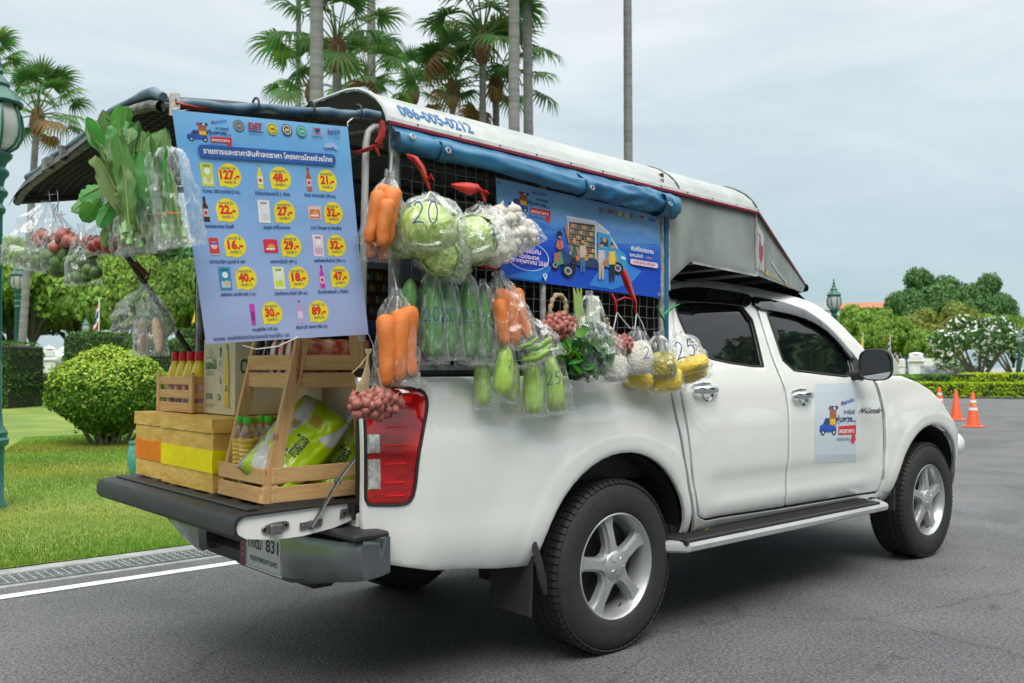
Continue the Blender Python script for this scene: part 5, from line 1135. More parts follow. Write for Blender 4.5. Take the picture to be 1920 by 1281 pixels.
for (x, sg) in ((xa, 1), (xb, -1)):
    for y in (y0+.012, y1-.012):
        top = 1.50; slat(SH, (x+sg*.0, y, TZ+.001), (x+sg*lean(top)*(1 if sg > 0 else .30), y, top), .052 if y < -.5 else .045, .020, (1, 0, 0), 'leg')
def tray(z, x0_, x1_, yy0, yy1, n=2, h=.056, gap=.012, floor=True):
    for k in range(n):
        zc = z+h/2+k*(h+gap)
        slat(SH, (x0_-.008, yy0, zc), (x0_-.008, yy1, zc), h, .012, (0, 0, 1)); slat(SH, (x1_+.008, yy0, zc), (x1_+.008, yy1, zc), h, .012, (0, 0, 1))
        slat(SH, (x0_+.02, yy0+.004, zc), (x1_, yy0+.004, zc), h, .012, (0, 0, 1)); slat(SH, (x0_+.02, yy1, zc), (x1_, yy1, zc), h, .012, (0, 0, 1))
    if floor:
        for k in range(5): slat(SH, (x0_, yy0+.05+k*(yy1-yy0-.1)/4, z+.006), (x1_, yy0+.05+k*(yy1-yy0-.1)/4, z+.006), .05, .009, (0, 1, 0), 'tray_board')
tray(TZ+.004, xa-.004, xb+.004, y0, y1)
z2 = at(545, 728, y=-.60).z; xm0, xm1 = xa+lean(z2+.03)+.002, xb-lean(z2)*.25
tray(z2, xm0, xm1, y0+.01, y1-.012, h=.056, gap=.010)
# foam ice boxes wrapped in brown tape
def tapebox(label, x0_, x1_, yy0, yy1, zz0, z1, band, seed):
    t = thing('foam_box', label, 'foam box', ((x0_+x1_)/2, (yy0+yy1)/2, zz0), 'taped foam boxes on the tailgate')
    kraft = pm('brown_packing_tape', (.84, .54, .13), rough=.5, spec=.25, vs_=4.5, bump=.6, bs=16, col2=(.70, .41, .085), stretch=(1, 1, 2.5)); 
    def bx(name, a0, a1, b0, b1, c0, c1, mat, amp=.0045, n=20):
        mb = MB(); sx_, sy_, sz_ = a1-a0, b1-b0, c1-c0; C_ = Vector(((a0+a1)/2, (b0+b1)/2, (c0+c1)/2))
        for ax in range(3):
            for sg in (-1, 1):
                def f(u, v):
                    p = [0, 0, 0]; p[ax] = sg; p[(ax+1) % 3] = u*2-1; p[(ax+2) % 3] = v*2-1
                    q = Vector((p[0]*sx_/2, p[1]*sy_/2, p[2]*sz_/2)); m = max(0, 1-.0); 
                    nrm = Vector([max(0, abs(c)-.94)*(1 if c > 0 else -1) for c in p]); q -= nrm*.05*min(sx_, sy_, sz_)
                    w = C_+q; return w+Vector((noise.noise(w*22+Vector((seed, 0, 0))), noise.noise(w*22+Vector((0, seed, 5))), .5*noise.noise(w*22+Vector((9, 0, seed)))))*amp
                mb.grid(f, n, n, flip=sg < 0)
        return mb.build(name, mat, t, smooth=50, weld=True)
    zl = zz0+(z1-zz0)*.80
    bx('box_body', x0_, x1_, yy0, yy1, zz0, zl, kraft); bx('box_lid', x0_-.006, x1_+.006, yy0-.006, yy1+.006, zl+.002, z1, kraft)
    h0, h1 = zz0+(z1-zz0)*.27, zz0+(z1-zz0)*.57
    bx('tape_band', x0_-.004, x1_+.004, yy0-.004, yy1+.004, h0, h1, pm('band_%d' % seed, band, rough=.6, spec=.2, var=.10, vs_=6, bump=.3, bs=18), .002)
    return t
tapebox('taped foam box with a bright yellow band, beside the wooden shelf', -1.575, -1.22, -.222, .300, TZ, 1.062, (.95, .80, .004), 2)
tapebox('taped foam box with an orange band, outermost on the tailgate', -1.56, -1.22, .312, .660, TZ, 1.062, (.92, .25, .008), 5)
def bevbox(mb, a0, a1, b0, b1, c0, c1, ch=.002): mb.box(((a0+a1)/2, (b0+b1)/2, (c0+c1)/2), (a1-a0, b1-b0, c1-c0), ch=ch)
# small crate with bleach bottles
CR = thing('wooden_crate', 'small slatted pine crate on the orange banded foam box, holding red capped bottles', 'crate', (-1.37, .42, 1.064))
cx0, cx1, cy0, cy1, cz = -1.475, -1.27, .235, .610, 1.066
for k in range(3): 
    zc = cz+.022+.058*k+(.0 if k < 2 else .002)
    for x in (cx0, cx1): slat(CR, (x, cy0+.018, zc), (x, cy1-.018, zc), .036 if k else .042, .010, (0, 0, 1))
    for y in (cy0+.004, cy1-.004): slat(CR, (cx0+.01, y, zc), (cx1-.01, y, zc), .036 if k else .042, .010, (0, 0, 1))
for y in (cy0, cy1):
    for x in (cx0, cx1): slat(CR, (x, y, cz), (x, y, cz+.175), .034, .014, (0, 1, 0), 'post')
for k in range(3): slat(CR, (cx0, cy0+.08+k*.1, cz+.006), (cx1, cy0+.08+k*.1, cz+.006), .06, .008, (0, 1, 0), 'crate_board')
def lathe_data(name, prof, mat, n=24): mb = MB(); mb.lathe(prof, n); return mb.data(name, mat, smooth=40)
yel = pm('yellow_bottle', (.80, .62, .01), rough=.3, coat=.3, var=.05, vs_=10); redc = pm('red_cap', (.62, .012, .012), rough=.35, var=.1, vs_=20)
bb = lathe_data('bottle_body', [(.001, 0), (.034, 0), (.038, .006), (.038, .13), (.036, .15), (.026, .185), (.017, .205), (.016, .215)], yel)
bc = lathe_data('cap', [(.019, .212), (.0195, .214), (.0175, .250), (.0165, .252), (.001, .252)], redc, 20)
bl = lathe_data('label', [(.0386, .085), (.0386, .14)], pm('bottle_label', (.72, .70, .62), rough=.4, col2=(.62, .10, .06), vs_=16), 24)
bl2 = lathe_data('label', [(.0387, .03), (.0387, .06)], pm('bottle_label_b', (.30, .02, .22), rough=.4, col2=(.75, .7, .6), vs_=20), 24)
for i in range(2):
    for j in range(4):
        x, y = -1.425+.085*i, .275+.088*j+.01*i
        t = thing('bleach_bottle', ('front', 'back')[i]+' row yellow bleach bottle with red cap, '+('nearest the carton', 'second from the carton', 'third from the carton', 'outermost')[j], 'bottle', (x, y, cz+.012), 'bleach bottles in the crate')
        for me in (bb, bc, bl, bl2): inst(me.name.split('.')[0], me, Matrix.Translation((x, y, cz+.012)) @ Matrix.Rotation(rnd.random()*6, 4, 'Z') @ Matrix.Scale(1.02, 4), t)
# carton with leaf emblem and bottle picture
card = pm('carton_board', (.62, .56, .38), rough=.75, var=.08, vs_=5, bump=.1, bs=120)
CT = thing('cardboard_box', 'cream cardboard box printed with a green leaf emblem and oil bottle, on the foam boxes', 'cardboard box', (-1.32, .08, 1.064))
kx0, kx1, ky0, ky1, kz0, kz1 = -1.425, -1.20, -.085, .228, 1.066, 1.385
mb = MB(); bevbox(mb, kx0, kx1, ky0, ky1, kz0, kz1); mb.build('carton', card, CT, smooth=0)
def cf(u, v, l_): return (kx0-l_-.0004, ky1-u*(ky1-ky0), kz0+v*(kz1-kz0))
GR = (.02, .16, .045); pr = Print(cf, .0005, .5)
for a in (-62, -30, 0, 30, 62):
    P = []; L_ = .105-.0003*abs(a)
    for k in range(13):
        t_ = k/12; w_ = .018*math.sin(PI*t_); P.append((t_*L_, w_))
    P += [(x, -y) for x, y in P[::-1][1:-1]]
    for s_, c in ((1, GR), (.8, (.53, .50, .37))): pr.poly([(.24+(.5*(1-s_)*L_+x*s_)*math.sin(R(a)), .775+((.5*(1-s_)*L_+x*s_)*math.cos(R(a))+y*s_*0)+y*s_*(-math.sin(R(a)) if 0 else 0)+0) if 0 else (.24+((x*s_+.1*L_*(1-s_)*5))*math.sin(R(a))+y*s_*math.cos(R(a)), .775+((x*s_+.1*L_*(1-s_)*5))*math.cos(R(a))-y*s_*math.sin(R(a))) for x, y in P], c)
pr.rect(.09, .745, .40, .752, GR); pr.text('ดอกไม้', .07, .60, .105, GR, width=.36, bold=.03); pr.text('น้ำมันปาล์ม', .13, .55, .025, GR, width=.20); pr.text('จากเนื้อปาล์ม 100%', .09, .515, .022, GR, width=.28)
pr.rect(.10, .20, .30, .27, GR)
for k in range(12): pr.rect(.11+.015*k, .205, .117+.015*k, .265, (.53, .50, .37))
pr.circ(.52, .225, .045, GR, .04); pr.circ(.52, .225, .03, (.53, .50, .37), .027); pr.text('โรงงานผลิตน้ำมันพืช', .10, .12, .016, GR, width=.3); pr.text('ผู้ผลิตและจำหน่าย', .10, .09, .016, GR, width=.26)
pr.circ(.565, .86, .032, GR, .03); pr.rect(.55, .76, .58, .85, GR); pr.text('12 ขวด', .52, .68, .02, GR, width=.10); pr.text('1 ลิตร', .52, .64, .03, GR, width=.10); pr.circ(.56, .45, .03, (.55, .18, .12), .05); pr.circ(.56, .45, .02, (.53, .50, .37), .038); pr.text('ขนาดบรรจุ', .50, .57, .018, (.5, .15, .1), width=.12)
oy = (.66, .46, .02)
pr.poly([(.70, .10), (.84, .10), (.845, .22), (.825, .34), (.84, .50), (.83, .66), (.80, .78), (.795, .86), (.755, .86), (.75, .78), (.715, .66), (.70, .50), (.72, .34), (.695, .22)], oy); pr.rect(.752, .86, .798, .92, (.10, .30, .03)); pr.rect(.705, .26, .835, .42, (.72, .52, .04))
pr.text('ดอกไม้', .72, .31, .05, GR, width=.10, bold=.02); pr.poly([(.77, .40), (.745, .37), (.77, .35), (.795, .37)], GR); pr.line([(.86, .02), (.86, .98)], .004, (.40, .37, .26)); pr.build('print', CT)
pr = Print(lambda u, v, l_: (kx0+u*(kx1-kx0), ky0-l_-.0004, kz0+v*(kz1-kz0)), .0005, .5); pr.text('ดอกไม้', .10, .55, .22, GR, width=.8, bold=.02); pr.build('print', CT)
# carton with handling symbols inside, behind the shelf
CT2 = thing('cardboard_box', 'shadowed cardboard box printed with handling symbols behind the shelf trays', 'cardboard box', (-1.05, -.3, 1.07))
b0 = at(450, 776, x=-1.215); b1 = at(590, 740, x=-1.215)
mb = MB(); bevbox(mb, -1.205, -.85, b1.y-.04, b0.y+.06, 1.066, 1.245); mb.build('carton', card, CT2, smooth=0)
pr = Print(lambda u, v, l_: (-1.205-l_-.0005, b0.y-.14-u*.40, 1.066+v*.179), .0005, .5); DG = (.03, .09, .05)
for k in range(4):
    u0 = .04+.20*k; pr.line([(u0, .18), (u0+.15, .18), (u0+.15, .62), (u0, .62), (u0, .18)], .010, DG)
    if k == 0: pr.poly([(u0+.04, .28), (u0+.11, .28), (u0+.11, .42), (u0+.075, .54), (u0+.04, .42)], DG)
    if k == 1: pr.poly([(u0+.04, .55), (u0+.11, .55), (u0+.085, .40), (u0+.08, .26), (u0+.10, .24), (u0+.05, .24), (u0+.07, .26), (u0+.065, .40)], DG)
    if k == 2: pr.circ(u0+.075, .42, .03, DG, .10); pr.line([(u0+.03, .45), (u0+.045, .26), (u0+.10, .26), (u0+.12, .45)], .014, DG)
    if k == 3: pr.poly([(u0+.02, .42), (u0+.05, .54), (u0+.10, .54), (u0+.13, .42)], DG); pr.line([(u0+.075, .44), (u0+.075, .24)], .012, DG)
pr.text('ดอกไม้ น้ำมันปาล์ม', .04, .76, .10, DG, width=.4); pr.build('print', CT2)
mb = MB(); bevbox(mb, -1.10, -.80, -.60, .28, .792, 1.055, .004); tag(mb.build('foam_box', MATS['brown_packing_tape'], smooth=0), 'plain taped foam box in the shade behind the shelf', 'foam box', 'taped foam boxes on the tailgate')
for (a0, a1, q0, q1, c0, c1, cc_, lb) in ((-.75, -.35, -.70, -.25, .79, 1.15, (.10, .07, .04), 'brown carton deep inside the truck bed behind the wire mesh'), (-.72, -.40, -.1, .5, .79, 1.3, (.05, .06, .08), 'dark plastic crate stacked deep inside the truck bed'), (-.25, .2, -.65, 0, .79, 1.28, (.09, .05, .03), 'low brown carton inside the bed near the cab')):
    mb = MB(); bevbox(mb, a0, a1, q0, q1, c0, c1, .01); mb.box(((a0+a1)/2, (q0+q1)/2, c1+.003), (a1-a0-.02, .05, .006)); tag(mb.build('storage_box', pm('storage_%d' % int(cc_[0]*100), cc_, rough=.7, var=.3, vs_=6), smooth=0, loc=((a0+a1)/2, (q0+q1)/2, c0)), lb, 'box')
# oil bottles: ribbed clear plastic, yellow oil, green cap
oilm = bpy.data.materials.new('oil_bottle'); oilm.use_nodes = True; b = oilm.node_tree.nodes['Principled BSDF']
b.inputs['Base Color'].default_value = (.90, .58, .015, 1); b.inputs['Roughness'].default_value = .08; b.inputs['Transmission Weight'].default_value = .12; b.inputs['IOR'].default_value = 1.25
clp = film('bottle_plastic', haze_=.015, edge=.16)
op = [(.001, 0), (.033, 0), (.037, .006), (.037, .035)]
for k in range(9): z = .045+.016*k; r_ = .036-.003*math.exp(-((k-4.5)/2.2)**2); op += [(r_, z), (r_-.0025, z+.004), (r_-.0025, z+.007), (r_, z+.011)]
op += [(.036, .195), (.030, .222), (.018, .243), (.0145, .252)]
ob = lathe_data('oil', [(max(.001, r_-.0012), z) for r_, z in op if z < .20]+[(.001, .20)], oilm, 28); os_ = lathe_data('bottle_body', op+[(.0145, .262)], clp, 28)
oc = lathe_data('cap', [(.0175, .256), (.0185, .258), (.0185, .278), (.0175, .281), (.001, .281)], pm('green_cap', (.08, .50, .02), rough=.35), 22)
mb = MB(); mb.lathe([(.0374, .012), (.0374, .07)], 28); ol_ = mb.data('label', pm('oil_label', (.80, .58, .01), rough=.35, var=.05, vs_=9), smooth=40)
def curl(u, v, l_): a = -PI/2-.84+(u-.5)*1.6; return (.0378*math.cos(a+0)+0, .0378*math.sin(a), .012+v*.058)
pr = Print(lambda u, v, l_: ((.0377+l_)*math.cos(PI+.25+(u-.5)*1.9), (.0377+l_)*math.sin(PI+.25+(u-.5)*1.9), .012+v*.058), .0002, .1)
for a in (-50, 0, 50): pr.poly([(.30, .55), (.30+.07*math.sin(R(a-12)), .55+.30*math.cos(R(a-12))), (.30+.09*math.sin(R(a)), .55+.40*math.cos(R(a))), (.30+.07*math.sin(R(a+12)), .55+.30*math.cos(R(a+12)))], (.02, .12, .03))
pr.rect(.64, .15, .98, .85, (.40, .40, .40)); pr.text('ดอกไม้', .14, .2, .22, (.02, .12, .03), width=.32, bold=.02)
lp = pr.mb.data('print', pm('printed_ink', vcol=True), smooth=0, weld='nonormal')
BZ = TZ+.02
for k, (x, y) in enumerate([(-1.505, -.318), (-1.515, -.400), (-1.415, -.312), (-1.425, -.392), (-1.40, -.475), (-1.33, -.312), (-1.33, -.40), (-1.315, -.50)]):
    t = thing('oil_bottle', ('front corner oil bottle with green cap, leftmost in the lower tray', 'front oil bottle with green cap, second from the left', 'back row oil bottle with green cap, leftmost of its row', 'back row oil bottle with green cap behind the second one', 'oil bottle with green cap just behind the front rice bag')[min(k, 4)], 'oil bottle', (x, y, BZ), 'cooking oil bottles in the lower tray')
    for me in (ob, os_, oc, ol_, lp): inst(me.name.split('.')[0], me, Matrix.Translation((x, y, BZ)) @ Matrix.Rotation(.3*rnd.random()-.15, 4, 'Z'), t)
# rice bags: bulging pillows leaning in the tray
def rice(label, c, L_, W_, T_, M3, seed):
    t = thing('rice_bag', label, 'rice bag', c, 'lime green rice bags in the lower tray'); c = Vector(c)
    def f(u, v, l_=0):
        a = TAU*v; s_ = u*2-1; e = max(0., 1-abs(s_)**5)**.42; X = s_*L_/2; w = W_/2*(.90+.10*e+.03*math.sin(s_*5+seed)); ca, sa = math.cos(a), math.sin(a)
        ce = abs(ca)**.8*(1 if ca > 0 else -1); th = T_/2*e*(1-.22*abs(ca)**3)
        n = noise.noise(Vector((X*9, ce*2.2, seed+sa)))*.012+noise.noise(Vector((X*24, ce*6, seed-sa)))*.006
        wr = .006*math.sin(ce*16+noise.noise(Vector((X*8, ce, seed)))*4)*max(0, abs(s_)-.55)/.45
        return c+M3 @ Vector((X, w*ce, (th+n*e+wr*e+l_)*(sa if abs(sa) > .02 else 0)+(.003 if sa >= 0 else -.003)))
    nu_, nv_ = 110, 120; mb = MB()
    lime, whi, gr_, gd = (.40, .60, .008), (.56, .58, .56), (.28, .30, .31), (.50, .36, .04)
    P = [f(i/nu_, j/nv_) for i in range(nu_+1) for j in range(nv_)]; mb.v = [tuple(p) for p in P]
    for i in range(nu_):
        for j in range(nv_):
            a = TAU*(j+.5)/nv_; ce = math.cos(a); s_ = (i+.5)/nu_*2-1; front = math.sin(a) > 0
            col = lime
            if front:
                q = ce*.9+.25*math.sin(s_*2.6)
                if .18 < q-s_*.35 < .62: col = whi
                if s_ > .2 and -.5 < q+.5*s_ < -.1: col = whi
                if (s_-.45)**2*3+(ce+.1)**2*1.2 < .035: col = gd
                if (s_+.40)**2*3+(ce-.45)**2*1.2 < .022: col = (.45, .62, .02)
            if abs(s_) > .93: col = (.38, .50, .03)
            if ce > .86 and s_ < .4: col = gr_
            mb.f.append((i*nv_+j, (i+1)*nv_+j, (i+1)*nv_+(j+1) % nv_, i*nv_+(j+1) % nv_)); mb.c.append(col); mb.m.append(0)
    mb.build('bag', pm('rice_bag_film', vcol=True, rough=.28, coat=.3, var=.05, vs_=20, bump=.12, bs=30), t, smooth=80)
    pr = Print(lambda u, v, l_: f(.5+u, .25-v, .0022+l_), .0003, .04); pr.text('ข้าวหอมมะลิ', -.20, -.045, .05, (.02, .05, .08), width=.22, bold=.02); pr.text('100%', .06, .03, .04, (.45, .30, .02), width=.08, bold=.04); pr.build('print', t)
def m3(xd, zd): X = Vector(xd).normalized(); Zv = Vector(zd); Zv = (Zv-X*Zv.dot(X)).normalized(); return Matrix((X, Zv.cross(X), Zv)).transposed()
pa, pb = at(500, 905, y=-.57), at(612, 778, y=-.50)
X1 = (pb-pa).normalized()
rice('lime green rice bag leaning in front of the oil bottles, nearest the shelf post', (pa+pb)/2+Vector((0, .01, .006)), .41, .235, .135, m3(X1, (-.55, -1, .45)), 1)
pa, pb = at(590, 912, y=-.52), at(668, 800, y=-.50)
rice('second lime green rice bag lying behind the first, beside the right shelf post', (pa+pb)/2+Vector((.05, .06, -.01)), .40, .23, .13, m3(pb-pa+Vector((.02, .04, 0)), (-.5, -1, .5)), 4)
# packets and sauce bottles on the upper tray
pk = pm('noodle_packet', (.40, .02, .02), rough=.22, coat=.4, var=.3, vs_=20, col2=(.62, .40, .22), bump=.4, bs=18); pk2 = pm('grey_packet', (.06, .065, .07), rough=.25, coat=.4, var=.3, vs_=14, col2=(.28, .06, .03), bump=.4, bs=20); pk3 = pm('white_packet', (.55, .50, .45), rough=.25, coat=.4, col2=(.55, .10, .05), vs_=26, bump=.4, bs=20)
def packet(x, y, z, m, lb, tilt=0, rz=0):
    mb = MB()
    def f(u, v):
        a = TAU*v; s_ = u*2-1; e = max(0, 1-abs(s_)**4)**.5; return Vector((.075*math.cos(a)*(1-.0*e), .022*math.sin(a)*e*(1-abs(math.cos(a))**3*.6)+.001*math.sin(a), s_*.085+.004*noise.noise(Vector((s_*3, a, x*40)))))
    mb.grid(f, 16, 24, close_v=True); me = mb.data('noodle_packet', m, smooth=70)
    o = inst('noodle_packet', me, Matrix.Translation((x, y, z+.086)) @ Matrix.Rotation(R(rz), 4, 'Z') @ Matrix.Rotation(R(tilt), 4, 'X')); tag(o, lb, 'packet', 'packets on the upper shelf tray')
zt_ = z2+.012
for k in range(4): packet(xm0+.045+.0*k, -.395-.062*k, zt_, (pk3, pk, pk3, pk)[k], 'red and white noodle packet on the upper tray, left of the front post', 4, 60)
for k in range(5): packet(xm0+.11+.045*k, -.585+.012*(k % 2), zt_, pk2 if k % 2 else pk, ('first', 'second', 'third', 'fourth', 'last')[k]+' noodle packet right of the front post on the upper tray', 6-3*k, 10+12*(k % 2))
for k in range(4): packet(xm0+.10+.05*k, -.50, zt_, (pk, pk3, pk2, pk)[k], 'noodle packet in the second row of the upper tray', 0, 35)
sb = lathe_data('bottle_body', [(.001, 0), (.028, 0), (.030, .004), (.030, .11), (.027, .125), (.014, .165), (.012, .19)], pm('sauce_glass', (.018, .006, .004), rough=.08, coat=.6), 20); sl_ = lathe_data('label', [(.0305, .03), (.0305, .10)], pm('sauce_label', (.55, .05, .03), rough=.4, col2=(.70, .66, .5), vs_=18), 20); sy = lathe_data('label', [(.0306, .085), (.0306, .10)], pm('sauce_label_y', (.7, .5, .02), rough=.4), 20); sc2 = lathe_data('cap', [(.0145, .178), (.015, .20), (.001, .202)], redc, 14)
for k in range(3):
    x, y = xm0+.035+.01*k, -.292-.058*k; t = thing('sauce_bottle', 'dark sauce bottle with red label at the left end of the upper tray', 'bottle', (x, y, zt_), 'sauce bottles on the upper tray')
    for me in (sb, sl_, sy, sc2): inst(me.name.split('.')[0], me, Matrix.Translation((x, y, zt_)), t)
# ------------------------------------------------------------ produce in clear bags
filmA = film('clear_bag'); filmB = film('milky_bag', haze_=.09, streak=12, edge=.22); filmC = film('thin_bag', haze_=.03, streak=18, edge=.10)
marker = pm('blue_marker', (.01, .03, .28), rough=.5)
def facing(p, tilt=0., spin=0.):
    """axes at p: x to the right in view, y away, z up, leaned by tilt degrees clockwise in view"""
    d = (Vector(p)-CAM); d.z = 0; d.normalize(); r_ = Vector((d.y, -d.x, 0)); c, s_ = math.cos(R(tilt)), math.sin(R(tilt))
    Zx = Vector((0, 0, 1))*c+r_*s_; X = r_*c-Vector((0, 0, 1))*s_; m = Matrix((X, d, Zx)).transposed()
    return m @ Matrix.Rotation(R(spin), 3, 'Z')
def bagmesh(w, h, dp, seed, neck=.10, flare=.0, base=.06, nu=44, nv=56, pw=.8, corner=.12, rough_=1.):
    """hanging bag, top of neck at z = 0, down to -h"""
    mb = MB()
    def f(u, v):
        a = TAU*v; ca, sa = math.cos(a), math.sin(a)
        if u < neck: t = u/neck; k = .055+.05*(1-t)**2+.04*t; rx, ry = w*k, w*k*.8
        else:
            t = (u-neck)/(1-neck); k = .095+.905*min(1, (t/.62))**pw if t < .62 else 1.; e = max(0., (t-base*0-.86)/.14)
            rx = w*.5*(k*1.0+corner*sstep(.80, 1, t))*(1 if t < .62 else 1-.0*t); rx = max(rx, w*.095); ry = max(dp*.5*k*(1-e**2*.90), .0025); ry = ry if t < .86 else ry
            rx = rx if k > .2 else w*.5*k
        pl = (1-sstep(.05, .75, u)); fold = 1+(.34*pl*math.sin(a*7+seed*2+u*3)+.16*pl*math.sin(a*12+seed)) if u > .01 else 1.
        n = .014*noise.noise(Vector((ca*2.4+seed, sa*2.4, u*5)))+.007*noise.noise(Vector((ca*6+seed, sa*6, u*12)))
        n *= rough_*min(1, u*2.5)*(w/.2)*(1 if u < .95 else .3)
        z = -h*u+.012*w/.2*noise.noise(Vector((ca*3, sa*1, seed)))*sstep(.8, 1, u)
        return Vector(((rx*fold+n)*ca, (ry*fold+n)*sa, z))
    mb.grid(f, nu, nv, close_v=True); return mb
def place_mb(mb, p, m3_): mb.v = [tuple(Vector(p)+m3_ @ Vector(q)) for q in mb.v]; return mb
BAGS = []
def bag(label, u, v, wpx, hpx, y=-.97, dp=.7, tilt=0, seed=0, mat=None, group='produce bags hung on the mesh', cat='plastic bag', write=None, wpos=(0, .55), wsz=.3, name='plastic_bag', p=None, **k):
    """clear bag whose neck hangs at the pixel (u, v), sizes in photograph pixels"""
    p = Vector(p) if p is not None else at(u, v, y=y); s_ = ppm(p); w, h = wpx/s_, hpx/s_; M_ = facing(p, tilt)
    mb = place_mb(bagmesh(w, h, w*dp, seed, **k), p, M_); o = mb.build(name, mat or filmA, smooth=80, loc=p); tag(o, label, cat, group)
    if write:
        bv = BVHTree.FromPolygons([tuple(v_) for v_ in mb.v], mb.f); V = []; F = []
        for ch_i, ch in enumerate(write):
            for st in STROKES[ch]:
                P = [(x*.62+ch_i*.85, y_) for x, y_ in st]
                P = resample(P, .12, closed=False)
                for a, b in zip(P[:-1], P[1:]):
                    dx, dy = b[0]-a[0], b[1]-a[1]; d = math.hypot(dx, dy) or 1; nx, ny_ = -dy/d*.035, dx/d*.035
                    q = len(V); V += [(a[0]+nx, a[1]+ny_), (b[0]+nx+dx*.2, b[1]+ny_+dy*.2), (b[0]-nx+dx*.2, b[1]-ny_+dy*.2), (a[0]-nx, a[1]-ny_)]; F.append((q, q+1, q+2, q+3))
        W = len(write)*.85-.2; sc = w*wsz; P = []; dd = M_ @ Vector((0, 1, 0))
        for x, y_ in V:
            q = p+Vector((0, 0, 0))*0+M_ @ Vector(((x-W/2)*sc+wpos[0]*w, 0, (y_-.5)*sc*1.15-wpos[1]*h)); hit = bv.ray_cast(q-dd*w*3, dd); base = p
            # mesh was moved to world before building, so cast in world space
            P.append((hit[0] if hit[0] is not None else q-dd*w*.5)-dd*.0015)
        m2 = MB(); m2.add(P, F); m2.v = [tuple(Vector(a)) for a in m2.v]; me = bpy.data.meshes.new('marker_writing'); me.from_pydata([tuple(Vector(a)-p) for a in m2.v], [], m2.f); me.materials.append(marker)
        oo = bpy.data.objects.new('marker_writing', me); COL.objects.link(oo); oo.parent = o
    return p, M_, w, h
def circ_pts(cx, cy, rx, ry, a0, a1, n=14): return [(cx+rx*math.cos(R(a0+(a1-a0)*i/n)), cy+ry*math.sin(R(a0+(a1-a0)*i/n))) for i in range(n+1)]
STROKES = {'0': [circ_pts(.5, .5, .40, .55, 80, 450)], '2': [circ_pts(.5, .72, .36, .30, 165, -25)+[(.55, .30), (.05, -.05), (.5, .03), (1.0, -.02)]], '1': [[(.25, .75), (.5, 1.02), (.5, 0)]], '5': [[(.85, 1.0), (.35, 1.0), (.22, .55)]+circ_pts(.42, .30, .38, .34, 110, -140)]}
# produce meshes (unit: length 1 along z, hanging)
def veg_data(name, mat, prof, n=16, bend=0., bump_=.0, seed=0, col=None, rib=0, sq=1.):
    mb = MB(); k = len(prof); P = []
    for i, (r_, z) in enumerate(prof):
        for j in range(n):
            a = TAU*j/n; rr = r_*(1+rib*math.cos(a*6)+bump_*noise.noise(Vector((math.cos(a)*1.5, math.sin(a)*1.5, z*7+seed)))+bump_*.4*noise.noise(Vector((math.cos(a)*3, math.sin(a)*3, z*40+seed))))
            P.append((rr*math.cos(a)+bend*math.sin(PI*z), rr*math.sin(a)*sq, z))
    mb.add(P, [(i*n+j, i*n+(j+1) % n, (i+1)*n+(j+1) % n, (i+1)*n+j) for i in range(k-1) for j in range(n)]); return mb.data(name, mat, smooth=70, weld=True)
carm = pm('carrot_skin', (.68, .17, .022), rough=.42, var=.22, vs_=9, col2=(.74, .23, .045), bump=.35, bs=35, sss=.08, stretch=(1, 1, 6))
CARROT = [veg_data('carrot', carm, [(.0, 0), (.03, .004), (.062, .025), (.082, .07), (.092, .13), (.098, .2), (.101, .27), (.105, .34), (.108, .41), (.112, .48), (.114, .55), (.118, .62), (.121, .69), (.124, .76), (.125, .83), (.118, .90), (.098, .95), (.06, .985), (.03, .99), (.0, .975)], bend=b_, bump_=.15, seed=s_) for b_, s_ in ((.02, 1), (-.03, 5), (.05, 9))]
cucm = pm('cucumber_skin', (.065, .20, .045), rough=.34, var=.3, vs_=5, col2=(.12, .30, .08), bump=.15, bs=40, stretch=(3, 3, .6))
CUKE = [veg_data('cucumber', cucm, [(.0, 0), (.08, .012), (.13, .06), (.155, .18), (.16, .5), (.152, .72), (.115, .86), (.06, .96), (.02, 1), (0, 1)], bend=b_, bump_=.04, seed=s_) for b_, s_ in ((.01, 1), (-.02, 3))]
melm = pm('gourd_skin', (.30, .50, .07), rough=.28, var=.15, vs_=9, col2=(.44, .62, .14), coat=.2, stretch=(2, 2, .7))
GOURD = [veg_data('gourd', melm, [(.0, 0), (.10, .01), (.17, .06), (.215, .17), (.225, .33), (.21, .55), (.185, .75), (.14, .90), (.07, .98), (.0, 1)], bend=b_, bump_=.03, seed=s_) for b_, s_ in ((.0, 1), (.03, 3))]
cuk2 = pm('young_cucumber', (.13, .33, .035), rough=.35, var=.3, vs_=16, col2=(.36, .52, .12), stretch=(2, 2, .5))
CUKE2 = [veg_data('cucumber', cuk2, [(.0, 0), (.07, .02), (.11, .10), (.125, .5), (.11, .88), (.06, .98), (0, 1)], bend=.12, bump_=.06)]
radm = pm('radish_skin', (.62, .50, .38), rough=.5, var=.2, vs_=8, col2=(.48, .30, .18), bump=.2, bs=30)
RADISH = [veg_data('radish', radm, [(.0, 0), (.05, .03), (.12, .15), (.16, .4), (.17, .7), (.13, .92), (.06, 1), (0, 1)], bump_=.12, bend=.03)]
garm = pm('garlic_skin', (.60, .55, .47), rough=.5, var=.12, vs_=12, col2=(.68, .64, .56), bump=.4, bs=30, sss=.1, stretch=(2, 2, .5))
GARLIC = [veg_data('garlic_bulb', garm, [(.0, -.42), (.25, -.40), (.44, -.22), (.50, -.02), (.44, .20), (.26, .36), (.11, .46), (.07, .60), (.05, .68), (.0, .68)], n=24, rib=.055, bump_=.10, seed=s_) for s_ in (1, 6)]
shm = pm('shallot_skin', (.26, .04, .05), rough=.3, var=.35, vs_=16, col2=(.50, .20, .14), bump=.3, bs=60, stretch=(2, 2, .4), coat=.15)
